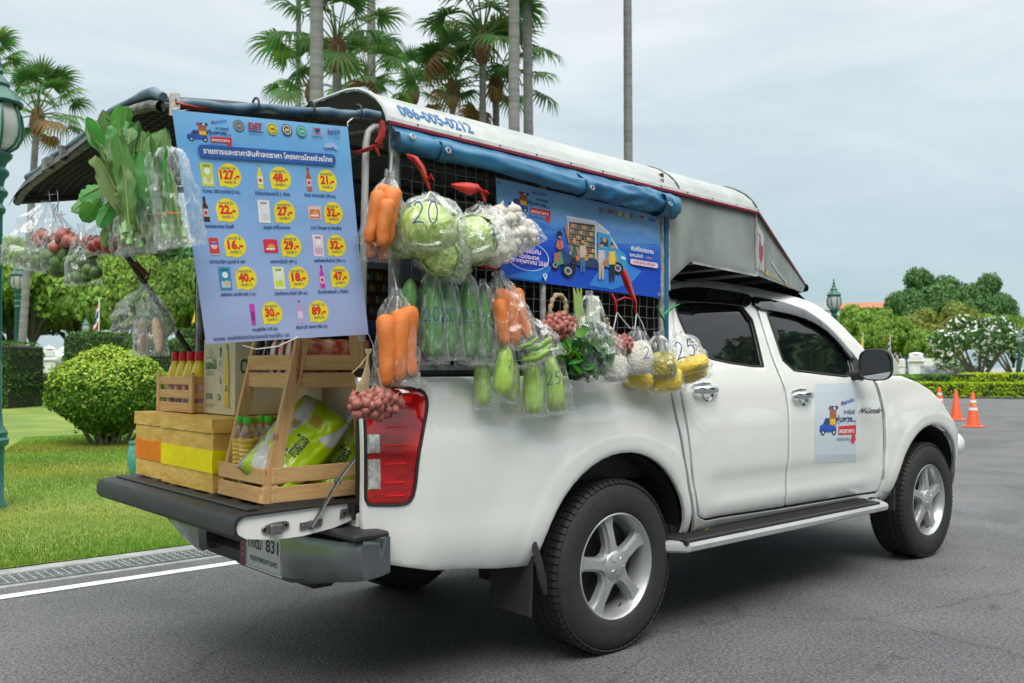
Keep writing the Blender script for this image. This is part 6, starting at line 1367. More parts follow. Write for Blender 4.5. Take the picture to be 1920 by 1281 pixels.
SHALLOT = [veg_data('shallot', shm, [(.0, -.46), (.10, -.45), (.34, -.30), (.46, -.05), (.42, .18), (.22, .38), (.09, .50), (.04, .64), (.0, .66)], n=14, bump_=.12, seed=s_) for s_ in (1, 4, 8)]
def cabmat():
    m = bpy.data.materials.new('cabbage_leaf'); m.use_nodes = True; t = m.node_tree; b = t.nodes['Principled BSDF']; l = t.links.new; b.inputs['Roughness'].default_value = .42
    tcn = N(t, 'ShaderNodeTexCoord'); w = N(t, 'ShaderNodeTexNoise', i_Scale=3.2, i_Detail=5., i_Distortion=1.1); mpn = N(t, 'ShaderNodeMapping'); mpn.inputs['Scale'].default_value = (2.6, 2.6, .8); l(tcn.outputs['Object'], mpn.inputs[0]); l(mpn.outputs[0], w.inputs['Vector'])
    c = N(t, 'ShaderNodeValToRGB'); e = c.color_ramp.elements; e[0].position = .30; e[0].color = (.20, .36, .06, 1); e[1].position = .62; e[1].color = (.58, .68, .32, 1); e2 = e.new(.47); e2.color = (.38, .54, .15, 1); l(w.outputs['Fac'], c.inputs[0])
    l(c.outputs[0], b.inputs['Base Color']); bn = N(t, 'ShaderNodeBump', i_Strength=.3, i_Distance=.03); l(w.outputs['Fac'], bn.inputs['Height']); l(bn.outputs[0], b.inputs['Normal']); return m
cbm = cabmat()
def cab_data(seed):
    mb = MB(); mb.ell((0, 0, 0), (.5, .5, .46), None, 32, 22, fn=lambda q: 1+.05*noise.noise(q*2+Vector((seed, 0, 0)))+.03*noise.noise(q*6))
    for k in range(9):                                                     # overlapping wrapper leaves
        a0 = k*2.4+seed; 
        def lf(u, v):
            th = .25+1.9*u; ph = a0+(v-.5)*1.7*math.sin(min(PI, .5+u*2.2)); r_ = .505+.012*k/9+.035*u**3+.03*math.sin(v*PI)*0+.012*noise.noise(Vector((u*5, v*7, k)))+.02*(abs(v-.5)*2)**3
            return Vector((math.sin(th)*math.cos(ph)*r_, math.sin(th)*math.sin(ph)*r_, -math.cos(th)*r_*.94))
        mb.grid(lf, 12, 14)
    return mb.data('cabbage', cbm, smooth=70)
CABB = [cab_data(1), cab_data(4)]
def put(name, me, p, size, M_, label, cat, group, sx_=1.):
    M = Matrix.Translation(p) @ M_.to_4x4() @ Matrix.Diagonal((size*sx_, size*sx_, size, 1))
    o = inst(name, me, M); return tag(o, label, cat, group)
def long_veg(kind, L_, label, cat, group, y=-.97, fat=1., name=None):
    """L_: (u_top, v_top, u_bottom, v_bottom, depth offset) in pixels; the mesh runs from bottom 0 to top 1"""
    for i, (u0, v0, u1, v1, dy) in enumerate(L_):
        p1 = at(u0, v0, y=y+dy); p0 = at(u1, v1, y=y+dy); p1 = CAM+(p1-CAM)*((p0-CAM).dot(FW)/(p1-CAM).dot(FW)); d = p1-p0
        M_ = frame_of(d, FW.cross(d)); rk = sorted(q[2]*50+q[4]*100 for q in L_).index(u1*50+dy*100); put(name or kind[0].name.split('.')[0], kind[i % len(kind)], p0, d.length, M_ @ Matrix.Rotation(i*1.3, 3, 'Z'), label if len(L_) == 1 else label+', '+('leftmost', 'second from left', 'third from left', 'fourth from left', 'fifth from left')[rk], cat, group, fat)
def cluster(kind, name, pts, size, label, cat, group, parent=None, y=-.97, jit=.6):
    for i, (u, v, dy) in enumerate(pts):
        p = at(u, v, y=y+dy); s_ = size*(.85+.3*rnd.random()); M_ = Matrix.Rotation(rnd.random()*6.28, 3, 'Z') @ Matrix.Rotation((rnd.random()-.5)*2*jit, 3, 'X') @ Matrix.Rotation((rnd.random()-.5)*2*jit, 3, 'Y')
        if parent is not None: inst(name, kind[i % len(kind)], Matrix.Translation(p) @ M_.to_4x4() @ Matrix.Scale(s_, 4), parent)
        else: put(name, kind[i % len(kind)], p, s_, M_, label, cat, group)
def string(path, r_, mat, name, label, cat, y=-.97, flat=1., group=None):
    P = [at(u, v, y=y) if len(q) == 0 else at(u, v, y=q[0]) for (u, v, *q) in path]; mb = MB(); mb.tube(P, r_, 7, flat=flat); o = mb.build(name, mat, loc=P[0]); tag(o, label, cat, group); return o
plast = pm('white_handle_film', (.62, .66, .67), rough=.25, coat=.3, var=.15, vs_=40); redr = pm('red_ribbon', (.58, .03, .02), rough=.3, coat=.2, var=.35, vs_=30); yar = pm('red_twine', (.45, .05, .04), rough=.6)
def rib2(L_, w, label, y=-.96, seed=0, mat=None, name='red_ribbon'):
    P = [at(u, v, y=y) for u, v in L_]; o = ribbon(P, w, name, mat or redr, None, seed); tag(o, label, 'ribbon', 'ribbons tying the bags')
# 1 carrots on the rear post
Y = -.985
long_veg(CARROT, [(712, 356, 690, 458, 0), (738, 350, 724, 462, -.02), (724, 345, 704, 440, .03), (728, 372, 716, 464, -.045)], 'large carrot inside the clear bag hung on the rear post', 'carrot', 'carrots in the bag on the rear post', Y, 1.3)
bag('clear bag of large carrots hanging from the rear post beside the price banner', 732, 318, 84, 146, Y, .75, 7, 3, filmA, pw=.7)
long_veg(CARROT, [(700, 428, 694, 483, .03), (724, 430, 718, 487, .03)], 'carrot in the lower bag half hidden below the rear post bag', 'carrot', 'carrots in the low rear bag', Y, 1.7); bag('clear bag of carrots half hidden under the rear post bag', 708, 400, 56, 92, Y, .6, 3, 8, filmC)
mb = MB(); mb.tube([at(733, 322, y=-.90), at(735, 285, y=-.90)], .004, 6); tag(mb.build('bag_neck', plast, loc=at(735, 285, y=-.9)), 'twisted white bag top knotted to the rear post', 'string')
# 2 cabbages
def cab(u, v, dpx, y, lb, k=0, tilt=0, gr='cabbages bagged on the mesh'):
    p = at(u, v, y=y); put('cabbage', CABB[k], p, dpx/ppm(p), facing(p, tilt) @ Matrix.Rotation(R(60*k+30), 3, 'X'), lb, 'cabbage', gr)
cab(800, 432, 112, -1.03, 'largest pale green cabbage, in the bag marked 20', 0); cab(762, 452, 62, -.98, 'small cabbage at the left edge of the bag marked 20', 1)
cab(826, 482, 74, -1.05, 'round cabbage in the lower bag under the one marked 20', 1, 20); cab(856, 492, 64, -.98, 'cabbage behind the lower bag, above the cucumbers', 0, 50)
cab(886, 448, 92, -1.05, 'elongated cabbage in the bag left of the garlic', 1, 40)
bag('large milky bag of cabbage marked 20, tied with a red ribbon', 806, 362, 142, 122, -1.03, .80, 0, 1, filmB, write='20', wpos=(-.05, .40), wsz=.22, neck=.05, pw=.42, corner=-.1, base=.3)
bag('milky bag of cabbage hanging lowest on the rear half of the mesh', 850, 440, 104, 84, -1.05, .75, 22, 5, filmB, neck=.05, pw=.45, corner=-.1)
bag('milky bag of cabbage left of the garlic bag', 862, 402, 118, 96, -1.05, .7, -24, 6, filmB, neck=.05, pw=.45, corner=-.05, write='2', wpos=(.34, .60), wsz=.16)
string([(806, 360), (800, 372), (786, 380), (770, 386)], .0045, plast, 'bag_loop', 'twisted white handle of the cabbage bag reaching left', 'bag loop', -1.0)
string([(808, 360), (822, 374), (838, 392), (852, 404)], .0045, plast, 'bag_loop', 'twisted white handle of the cabbage bag reaching right', 'bag loop', -1.0)
rib2([(762, 290), (778, 298), (790, 314), (798, 334), (806, 358)], [.012, .026, .024, .016, .008], 'red ribbon tied above the large cabbage bag', -.97, 1); rib2([(800, 336), (808, 328), (812, 338)], [.006, .016, .008], 'red ribbon knot above the large cabbage bag', -.975, 2)
rib2([(845, 346), (862, 350), (880, 354), (896, 352), (902, 358)], [.008, .034, .050, .030, .010], 'red ribbon spread wide above the garlic bag', -.97, 3); rib2([(900, 354), (905, 366), (909, 380)], [.016, .014, .010], 'red ribbon tail tying the garlic bag', -.972, 4); rib2([(902, 358), (912, 360), (918, 364)], [.008, .016, .006], 'red ribbon end curling right above the garlic', -.972, 5)
rib2([(886, 490), (905, 498), (925, 503), (940, 500)], [.018, .016, .014, .012], 'red ribbon stretched below the garlic bags', -.95, 6)
# 3 garlic
gp = []
for (cx, cy, n_, rx, ry) in ((925, 425, 11, 30, 32), (962, 405, 5, 16, 14), (975, 435, 8, 18, 30), (935, 472, 8, 26, 20), (962, 455, 5, 14, 24), (993, 440, 4, 10, 14)):
    gp.append([])
    for k in range(n_): a = k*2.4; q = math.sqrt((k+.5)/n_); gp[-1].append((cx+rx*q*math.cos(a), cy+ry*q*math.sin(a), -.04+.05*q+.02*rnd.random()))
for gl, lb in zip(gp, ('upper part of the main garlic bag', 'top of the smaller garlic bag', 'middle of the smaller garlic bag', 'bottom of the main garlic bag', 'bottom of the smaller garlic bag', 'small bag over the blue banner')): cluster(GARLIC, 'garlic_bulb', gl, .054, 'white garlic bulb in the '+lb, 'garlic', 'garlic bulbs, '+lb, None, -1.03)
bag('clear bag stuffed with garlic bulbs, tied by a red ribbon', 910, 384, 92, 112, -1.04, .8, -9, 11, filmA, neck=.05, pw=.5, corner=-.15, write='2', wpos=(.22, .20), wsz=.10)
bag('smaller clear bag of garlic right of the main garlic bag', 955, 388, 62, 90, -1.02, .8, -14, 12, filmA, neck=.04, pw=.5, corner=-.1); bag('small clear bag with the last garlic bulbs, overlapping the blue banner', 978, 410, 46, 58, -1.0, .8, -28, 13, filmA, neck=.05, pw=.6)
bag('empty white corner of a milky bag between the cabbage and garlic', 902, 378, 50, 60, -.97, .5, 20, 14, filmB, neck=.1)
# 4 carrots above the tail light
Y = -1.0
long_veg(CARROT, [(722, 588, 724, 724, 0), (752, 578, 748, 716, -.01), (768, 572, 772, 706, -.03), (742, 640, 745, 725, .05)], 'long carrot in the clear bag above the tail light', 'carrot', 'carrots above the tail light', Y, 1.12)
bag('clear bag of long carrots hanging just above the tail light', 744, 540, 86, 186, Y, .55, 0, 15, filmA, pw=.55, neck=.06); string([(744, 545), (740, 520, -.92), (736, 505, -.90)], .003, plast, 'bag_tie', 'white twisted tie of the carrot bag above the tail light', 'string', Y)
# 5 cucumbers
Y = -.99
long_veg(CUKE, [(770, 522, 762, 602, .03)], 'dark cucumber half hidden behind the carrots above the tail light', 'cucumber', 'large dark cucumbers on the mesh', Y, 1.2)
for (u0, v0, u1, v1, lb, wr) in ((806, 520, 810, 672, 'cucumber in the widest clear bag marked 20', '20'), (836, 530, 842, 664, 'cucumber in the narrow clear bag beside the widest one', '20'), (876, 528, 876, 672, 'cucumber in the clear bag marked 21', '21'), (904, 545, 906, 674, 'cucumber in the clear bag marked 2 beside the carrots', '2')):
    long_veg(CUKE[:1], [(u0, v0, u1, v1, 0)], 'dark green '+lb, 'cucumber', 'large dark cucumbers on the mesh', Y, .84)
    bag({806: 'widest clear bag of a dark cucumber marked 20', 836: 'narrow clear cucumber bag marked 20, right of the widest one', 876: 'clear bag of a dark cucumber marked 21', 904: 'clear bag of a dark cucumber marked 2, touching the carrots'}[u0], u0+1, v0-22, 56, v1-v0+34, Y, .95, -2, u0, filmB, write=wr, wpos=(0, .50), wsz=.36, neck=.05, pw=.5, corner=.14, rough_=.6)
string([(806, 500), (800, 515), (790, 530)], .003, plast, 'bag_loop', 'white bag handle above the leftmost cucumbers', 'bag loop', Y); string([(882, 515), (886, 530), (892, 548)], .003, plast, 'bag_loop', 'white bag handle above the cucumber marked 21', 'bag loop', Y)
# 6 carrots at the middle
Y = -1.01
long_veg(CARROT, [(940, 540, 938, 640, 0), (954, 545, 966, 646, -.02), (965, 540, 992, 634, -.03), (935, 560, 948, 648, -.04), (956, 535, 974, 600, .02)], 'orange carrot in the fan shaped clear bag at mid mesh', 'carrot', 'carrots at mid mesh', Y, 1.30)
bag('clear bag of carrots fanning out below the garlic', 932, 508, 96, 152, Y, .6, -12, 17, filmA, pw=.75, neck=.06)
# 7 light gourds
Y = -1.0
for (u0, v0, u1, v1, dy, lb) in ((902, 675, 908, 760, .05, 'green gourd mostly hidden behind the pale gourd, lower left'), (948, 648, 942, 742, -.02, 'broad pale green gourd hanging under the carrots'), (964, 680, 958, 752, .05, 'slim gourd peeking out right of the broad pale gourd'), (998, 680, 1000, 776, 0, 'slender pale gourd in the lowest bag, left of the one marked 25'), (1032, 668, 1042, 766, -.01, 'pale gourd in the bag marked 25'), (1040, 700, 1050, 772, .05, 'gourd tucked behind the one marked 25')):
    long_veg(GOURD, [(u0, v0, u1, v1, dy)], lb, 'gourd', 'pale gourds hanging lowest', Y, .92)
bag('clear bag of pale gourds under the cucumbers', 944, 622, 62, 134, Y, .9, 3, 18, filmA, pw=.5, neck=.04, write='2', wpos=(.25, .45), wsz=.2, rough_=.6); bag('clear bag of gourd drooping at the lower left of the gourds', 905, 640, 46, 128, Y+.04, .8, -4, 19, filmA, pw=.5)
bag('clear bag of a slender gourd hanging lowest of all', 998, 652, 50, 130, Y, .8, -2, 20, filmA, pw=.5, rough_=.6); bag('clear bag of pale gourds marked 25', 1032, 640, 62, 138, Y, .85, -6, 21, filmA, pw=.5, write='25', wpos=(-.02, .50), wsz=.30, rough_=.6)
# 8 small cucumbers
for k, (u0, v0, u1, v1) in enumerate(((1035, 632, 985, 655), (1036, 645, 990, 668), (1030, 656, 978, 675), (1010, 632, 975, 650))):
    long_veg(CUKE2, [(u0, v0, u1, v1, -.02*k)], 'small striped cucumber in the bag under the shallot braid', 'cucumber', 'small cucumbers', -1.01, .95)
bag('clear bag of small striped cucumbers between carrots and leafy greens', 985, 590, 84, 95, -1.01, .6, -22, 22, filmA, pw=.6)
# 9 shallots
def bunch(label, pts, straw, y, size=.030):
    p0 = at(pts[0][0], pts[0][1], y=y); t = thing('shallot_bunch', label, 'shallots', p0, 'bunches of red shallots'); cluster(SHALLOT, 'shallot', pts, size, None, None, None, t, y)
    st = pm('dried_stalk', (.42, .33, .19), rough=.8, var=.35, vs_=40, col2=(.26, .18, .09))
    for P, r_ in straw: mb = MB(); Q = [at(u, v, y=y) for u, v in P]; n_ = len(Q); mb.tube(Q, [r_*(1+.28*math.sin(i*2.2)) for i in range(n_)], 9); mb.build('stalk', st, t, smooth=60)
    return t
pts = []
for k in range(36): a = k*2.4; q = math.sqrt((k+.5)/36); pts.append((702+48*q*math.cos(a), 757+26*q*math.sin(a), -.035*(1-q)+.02*rnd.random()))
bunch('bunch of red shallots with dry tops hanging over the tail light', pts, [([(668+4*k, 735), (684+1.5*k, 700), (690-.5*k, 672), (686+2*k, 655)], .0045) for k in range(6)]+[([(715+3*k, 735), (712+k, 712), (706+k, 690)], .004) for k in range(4)]+[([(690, 735), (700, 728), (715, 733), (738, 737)], .0035), ([(660, 700), (676, 685), (690, 665)], .002)], -1.0, .041)
pts = []
for k in range(28): a = k*2.4; q = math.sqrt((k+.5)/28); pts.append((1048+32*q*math.cos(a), 612+24*q*math.sin(a), -.03*(1-q)))
br = [(1033-2*math.sin(i*.8)+0, 590-4.2*i) for i in range(7)]+[(1036, 562), (1042, 554), (1050, 553), (1058, 560), (1061, 572), (1060, 584), (1058, 596)]
bunch('bunch of red shallots with a looped braided straw handle', pts, [([p for p in resample(br, 4, closed=False)], .0095)], -.99, .037)
pts = []
for k in range(24): a = k*2.4; q = math.sqrt((k+.5)/24); pts.append((1165+24*q*math.cos(a), 648+18*q*math.sin(a), -.03*(1-q)))
bunch('smaller bunch of red shallots on a slanting braid near the white bags', pts, [(resample([(1136, 596), (1140, 610), (1148, 625), (1158, 640)], 3.5, closed=False), .0085)], -1.0, .031)
# 10 leafy greens
greenleaf = leafmat('leaf', .5, .3)
def leafcard(L_, W_, curl_=.3, seed=0, n=9, wav=.03, fold=.25, shape=lambda t: math.sin(PI*min(1, t*1.02))**.75):
    """broad leaf along z from 0 to L_, with midrib, wavy edge"""
    V = []; F = []
    for i in range(n+1):
        t = i/n; w = W_/2*max(.02, shape(t)); bend = curl_*L_*t*t
        for j in range(7):
            s_ = (j-3)/3; V.append(Vector((s_*w*(1+wav*1.6*noise.noise(Vector((t*7, seed, s_))))+wav*.35*L_*math.sin(t*3+seed)*t, bend+abs(s_)*w*fold+wav*L_*noise.noise(Vector((s_*3+seed, t*6, seed)))*abs(s_), t*L_-.5*bend*t)))
    F = [(i*7+j, i*7+j+1, (i+1)*7+j+1, (i+1)*7+j) for i in range(n) for j in range(6)]; return V, F
def greens_blob(label, L_, y, cat, group, base=(.06, .20, .03), size=.09, n=60, seed=0, name='leafy_greens'):
    r_ = random.Random(seed); p0 = at(L_[0][0], L_[0][1], y=y); mb = MB()
    for k in range(n):
        u, v, ru, rv = L_[k % len(L_)]; a = r_.random()*TAU; q = math.sqrt(r_.random()); p = at(u+ru*q*math.cos(a), v+rv*q*math.sin(a), y=y-.05+.09*r_.random())
        V, F = leafcard(size*(.6+.7*r_.random()), size*(.45+.3*r_.random()), .35, k, 6); Rm = Matrix.Rotation(r_.random()*TAU, 3, 'Z') @ Matrix.Rotation(r_.uniform(.6, 2.6), 3, 'X') @ Matrix.Rotation(r_.random()*TAU, 3, 'Z')
        c = tuple(b_*(.55+.9*r_.random()) for b_ in base); mb.add([p+Rm @ (q_-Vector((0, 0, size*.4))) for q_ in V], F, c)
    o = mb.build(name, greenleaf, smooth=60, loc=p0); tag(o, label, cat, group, 'stuff' if False else None); return o
greens_blob('bunch of dark leafy greens packed in the bag right of the shallot braid', [(1080, 655, 26, 22), (1100, 640, 20, 30), (1068, 668, 22, 12)], -1.0, 'leafy greens', 'bagged leafy greens', seed=1, n=80)
greens_blob('leafy greens in the lowest green bag beside the white bags', [(1112, 672, 32, 18), (1130, 655, 16, 22), (1095, 690, 30, 10)], -1.02, 'leafy greens', 'bagged leafy greens', (.05, .19, .035), seed=2, n=80)
greens_blob('trailing dark greens at the very bottom behind the green bags', [(1075, 692, 26, 10)], -.97, 'leafy greens', 'bagged leafy greens', (.03, .10, .02), seed=3, n=30)
bag('clear bag of leafy greens right of the shallot braid', 1082, 590, 84, 112, -1.0, .6, 4, 30, filmA, pw=.6); bag('clear bag of leafy greens slanting beside the white bags', 1108, 590, 96, 122, -1.02, .6, -12, 31, filmA, pw=.6, corner=.1)
mb = MB()
for k in range(7): mb.tube([at(1076+2.2*k, 540+6*(k % 3), y=-.99), at(1078+2*k, 575, y=-.99), at(1082+4*k, 615, y=-.99)], [.004, .0055, .004], 6, col=(.30, .42, .12))
tag(mb.build('scallion_stalks', pm('stalks', vcol=True, rough=.45), loc=at(1080, 560, y=-.99)), 'pale green stalks standing up from the leafy greens bag', 'stalks')
mb = MB(); p = at(1112, 578, y=-.98)
for k in range(6): mb.tube([p+Vector((.012*math.cos(k), .01*math.sin(k), .05)), p+Vector((.014*math.cos(k+.3), .012*math.sin(k), -.06))], [.016, .018], 9, col=(.60, .66, .50))
tag(mb.build('white_stems', pm('stalks', vcol=True), loc=p), 'white vegetable stems in the small bag above the greens', 'stems'); bag('small clear bag with white stems under the blue banner', 1105, 545, 62, 92, -.99, .7, 0, 33, filmB, pw=.4)
# 11 white and yellow bags to the right
def pouch(label, u, v, wpx, hpx, y, fill, cat, grp, tilt=0, seed=0, top=.35, fillh=.62, write=None, wp=(0, .45)):
    p, M_, w, h = bag(label, u, v, wpx, hpx, y, .6, tilt, seed, filmB if fill != 'y' else filmA, group=grp, write=write, wpos=wp, wsz=.30, pw=.5, neck=.08, corner=.02)
    m_, nm, lb = {'w': (pm('bean_sprouts', (.78, .75, .66), rough=.5, var=.15, vs_=60, bump=.9, bs=90, stretch=(3, 3, 1)), 'bean_sprouts', 'white bean sprouts'), 'y': (pm('pickled_greens', (.70, .46, .02), rough=.35, var=.4, vs_=26, col2=(.80, .66, .14), bump=1., bs=50), 'pickled_mustard', 'yellow pickled mustard greens'), 'd': (pm('olive_pickle', (.16, .17, .05), rough=.4, var=.4, vs_=26, col2=(.55, .42, .05), bump=1., bs=50), 'pickled_mustard', 'olive and yellow pickled greens')}[fill]
    mb = MB(); c = p+M_ @ Vector((0, 0, -h*(1-fillh/2))); mb.ell(c, (w*.50, w*.30, h*fillh*.50), M_, 20, 14, fn=lambda q: (1+.14*noise.noise(q*3+Vector((seed, 0, 0)))+.06*noise.noise(q*9))*(max(abs(q.x), abs(q.z), .75)**-.55 if fill != 'x' else 1)*.93)
    tag(mb.build(nm, m_, smooth=70, loc=c), lb+' filling the '+label.split(' ', 1)[1] if len(label.split()) < 9 else lb+' in the '+' '.join(label.split()[1:10]), cat, None)
pouch('clear bag of sprouts beside the small shallots', 1152, 655, 52, 62, -1.0, 'w', 'bean sprouts', 'white and yellow pouches', 0, 41, fillh=.85)
pouch('white bag of sprouts hanging from the left red ribbon', 1192, 612, 60, 92, -1.0, 'w', 'bean sprouts', 'white and yellow pouches', -3, 42, write='2', wp=(.28, .55), fillh=.72)
pouch('bag of olive pickles under the right red ribbon', 1232, 622, 62, 92, -1.0, 'd', 'pickles', 'white and yellow pouches', -5, 43, fillh=.6)
pouch('yellow pickle bag hanging lowest in the middle', 1240, 672, 78, 66, -.98, 'y', 'pickles', 'white and yellow pouches', -4, 44, fillh=.8)
pouch('yellow pickle bag half hidden behind the sprouts', 1205, 672, 62, 60, -.96, 'y', 'pickles', 'white and yellow pouches', 12, 47, fillh=.7)
pouch('bag of yellow pickles marked 25, nearest the cab', 1270, 622, 84, 84, -1.0, 'y', 'pickles', 'white and yellow pouches', -16, 45, write='25', wp=(.05, .42), fillh=.42)
pouch('yellow pickle bag tucked under the one marked 25', 1285, 668, 66, 52, -.97, 'y', 'pickles', 'white and yellow pouches', -20, 46, fillh=.8)
for a in ([(1152, 585), (1156, 575)], ): pass
string([(1156, 588), (1154, 600), (1150, 618)], .0025, plast, 'bag_string', 'white string left of the left red ribbon knot', 'string', -.98); string([(1157, 586), (1168, 600), (1182, 616)], .0025, plast, 'bag_string', 'white string right of the left red ribbon knot', 'string', -.98)
string([(1193, 590), (1192, 602), (1190, 618)], .0025, plast, 'bag_string', 'white string left of the right red ribbon knot', 'string', -.98); string([(1194, 588), (1204, 606), (1212, 628)], .0025, plast, 'bag_string', 'white string right of the right red ribbon knot', 'string', -.98)
rib2([(1146, 550), (1152, 562), (1155, 574), (1156, 588)], [.012, .018, .012, .010], 'red ribbon tied above the sprout bags', -.97, 7); rib2([(1168, 508), (1176, 528), (1184, 548), (1192, 566), (1193, 590)], [.030, .034, .026, .014, .010], 'long red ribbon hanging over the blue banner corner', -.97, 8); rib2([(1157, 564), (1172, 558), (1188, 562)], [.008, .010, .008], 'red ribbon strand joining the two knots', -.97, 9)
rib2([(1245, 590), (1252, 584), (1262, 576), (1275, 570)], [.004, .012, .012, .004], 'green ribbon stretched across to the cab pillar', -.93, 10, pm('green_ribbon', (.06, .42, .12), rough=.35), 'green_ribbon'); rib2([(1232, 572), (1238, 588), (1246, 600), (1246, 616)], [.006, .012, .010, .006], 'green ribbon tail above the yellow pickle bag', -.93, 11, MATS['green_ribbon'], 'green_ribbon')
# ------------------------------------------------------------ left side, hanging from the flap
kstem = pm('stalks', vcol=True)
def kale(label, base, top, y_or_x, leaves, seed, stemcol=(.38, .54, .20), leafcol=(.115, .255, .075), nst=16, group='kale bunches under the flap', Lf=.20, Wf=.15):
    r_ = random.Random(seed); p0 = at(*base, x=y_or_x); p1 = at(*top, x=y_or_x); t = thing('kale_bunch', label, 'kale', p0, group); M_ = facing(p0)
    for k in range(nst):
        a = M_ @ Vector((r_.uniform(-.03, .03), r_.uniform(-.05, .01), r_.uniform(-.01, .02))); b = M_ @ Vector((r_.uniform(-.05, .05), r_.uniform(-.03, .03), 0)); mb = MB()
        mb.tube([p0+a, p0.lerp(p1, .35)+a*.8, p0.lerp(p1, .8)+b], [.011, .009, .004], 7, col=tuple(c*(.8+.4*r_.random()) for c in stemcol)); mb.build('stem', kstem, t, smooth=60)
    leaves = leaves+[(u+r_.uniform(-14, 14), v+r_.uniform(-16, 10), ang*.6+r_.uniform(-12, 12), L_*r_.uniform(.6, .9), W_*r_.uniform(.6, .85), lift+r_.uniform(-.03, .05)) for (u, v, ang, L_, W_, lift) in leaves if W_ > 30]
    for k, (u, v, ang, L_, W_, lift) in enumerate(leaves):
        q = at(u, v, x=y_or_x-lift); s_ = ppm(q); V, F = leafcard(L_/s_, W_/s_, r_.uniform(-.25, .3), seed*7+k, 14, .14, r_.uniform(.1, .5), lambda t_: (1-t_**5)**.6*(.10+.90*sstep(.0, .55, t_)))
        Mf = facing(q, ang, r_.uniform(-40, 40)); c = tuple(b_*(.75+.6*r_.random()) for b_ in leafcol); mb = MB(); o_ = len(mb.v)
        mb.add([q+Mf @ w for w in V], F, c); mb.tube([q+Mf @ (V[i*7+3]+Vector((0, -.0015, 0))) for i in range(15)], [.0045-.0003*i for i in range(15)], 5, col=(.26, .38, .12), cap=False)
        mb.build('leaf', greenleaf, t, smooth=70)
kale('large bunch of kale with leaves up and wrapped stems at the flap corner', (252, 452), (225, 290), -2.06, [(238, 350, -6, 145, 56, 0), (220, 335, -9, 130, 52, .03), (245, 350, 5, 120, 46, .02), (222, 310, -3, 110, 48, .06), (208, 300, -14, 95, 40, .05), (258, 345, 12, 95, 40, .0), (198, 305, -14, 90, 40, .02), (232, 430, -9, 165, 52, .04), (245, 420, -2, 150, 50, .07), (232, 262, 4, 62, 34, .03), (225, 255, -8, 52, 30, .06)], 1)
kale('drooping lower kale leaves left of the wrapped stems', (215, 400), (195, 350), -2.03, [(205, 345, 228, 84, 44, .02), (202, 352, 212, 84, 42, .04), (205, 345, 248, 68, 40, .06), (212, 375, 186, 92, 34, .05), (215, 365, 200, 70, 32, .08), (196, 318, -50, 36, 22, .05)], 2, nst=3)
kale('second bunch of kale in clear film beside the price banner', (300, 452), (262, 300), -2.02, [(268, 330, -8, 92, 50, .02), (258, 345, -22, 110, 56, .05), (285, 360, 3, 140, 56, .03), (272, 330, 12, 80, 36, .0), (290, 400, -14, 120, 60, .05), (262, 300, 2, 62, 30, .04), (250, 320, -32, 66, 36, .03)], 3)
kale('pale scallion bunch in clear film touching the price banner edge', (330, 455), (300, 290), -2.0, [(332, 440, -10, 165, 20, .02), (325, 440, -14, 160, 18, .0), (338, 440, -6, 150, 18, .03), (318, 440, -12, 150, 16, .03), (340, 430, -12, 140, 16, .0), (322, 430, -6, 150, 14, .05)], 4, (.45, .58, .28), (.12, .26, .06), 16)
kale('short bunch of pale green stems low in clear film under the kale', (262, 462), (255, 380), -2.05, [(262, 440, -6, 90, 26, .03), (270, 440, 4, 84, 24, .03), (255, 430, -14, 80, 24, .03)], 5, (.40, .55, .24), (.10, .24, .06), 12)
for (u, v, w_, h_, ti, sd, lb) in ((230, 330, 92, 145, -12, 51, 'clear film wrapped round the large kale stems'), (292, 345, 84, 125, -14, 52, 'clear film wrapped round the second kale bunch'), (310, 275, 84, 190, -10, 53, 'clear film sleeve round the scallions beside the banner'), (256, 395, 84, 84, -8, 54, 'loose clear film under the short green stems')):
    p = at(u, v, x=-2.06); bag(lb, 0, 0, w_, h_, tilt=ti, seed=sd, mat=filmA, p=p, dp=.6, group='film round the hanging greens', neck=.02, pw=.25, cat='plastic film', name='plastic_film', corner=.05, rough_=1.2)
for k, (u0, v0, u1, v1) in enumerate(((212, 375, 240, 377), (292, 400, 308, 404), (312, 398, 336, 400))):
    mb = MB(); mb.tube([at(u0, v0, x=-2.10), at((u0+u1)/2, v0+2, x=-2.115), at(u1, v1, x=-2.10)], .0018, 5); tag(mb.build('rubber_band', pm('orange_band', (.65, .16, .02), rough=.5), loc=at(u0, v0, x=-2.10)), ('red rubber band round the large kale stems', 'red rubber band round the second kale bunch', 'red rubber band round the scallions')[k], 'rubber band')
# lime, shallot and tomato bags at the far left, cucumber bag lower down
limem = pm('lime_skin', (.04, .11, .02), rough=.35, var=.35, vs_=14, col2=(.10, .19, .03), bump=.2, bs=60); tomm = pm('tomato_skin', (.34, .03, .02), rough=.25, var=.25, vs_=12, coat=.3)
mb = MB(); mb.ell((0, 0, 0), (.5, .5, .5), None, 14, 10, fn=lambda q: 1+.05*abs(q.z)**6); LIME = [mb.data('lime', limem, smooth=80)]
mb = MB(); mb.ell((0, 0, 0), (.5, .5, .45), None, 14, 10); TOM = [mb.data('tomato', tomm, smooth=80)]
def cl2(kind, name, L_, size, lb, cat, grp, X=-2.0):
    for (u, v, ru, rv, n_) in L_:
        for k in range(n_):
            a = k*2.4+u; q = math.sqrt((k+.5)/n_); p = at(u+ru*q*math.cos(a), v+rv*q*math.sin(a), x=X-.05+.08*rnd.random()); put(name, kind[k % len(kind)], p, size*(.85+.3*rnd.random()), Matrix.Rotation(rnd.random()*6, 3, 'Z') @ Matrix.Rotation(rnd.random()*2, 3, 'X'), lb, cat, grp)
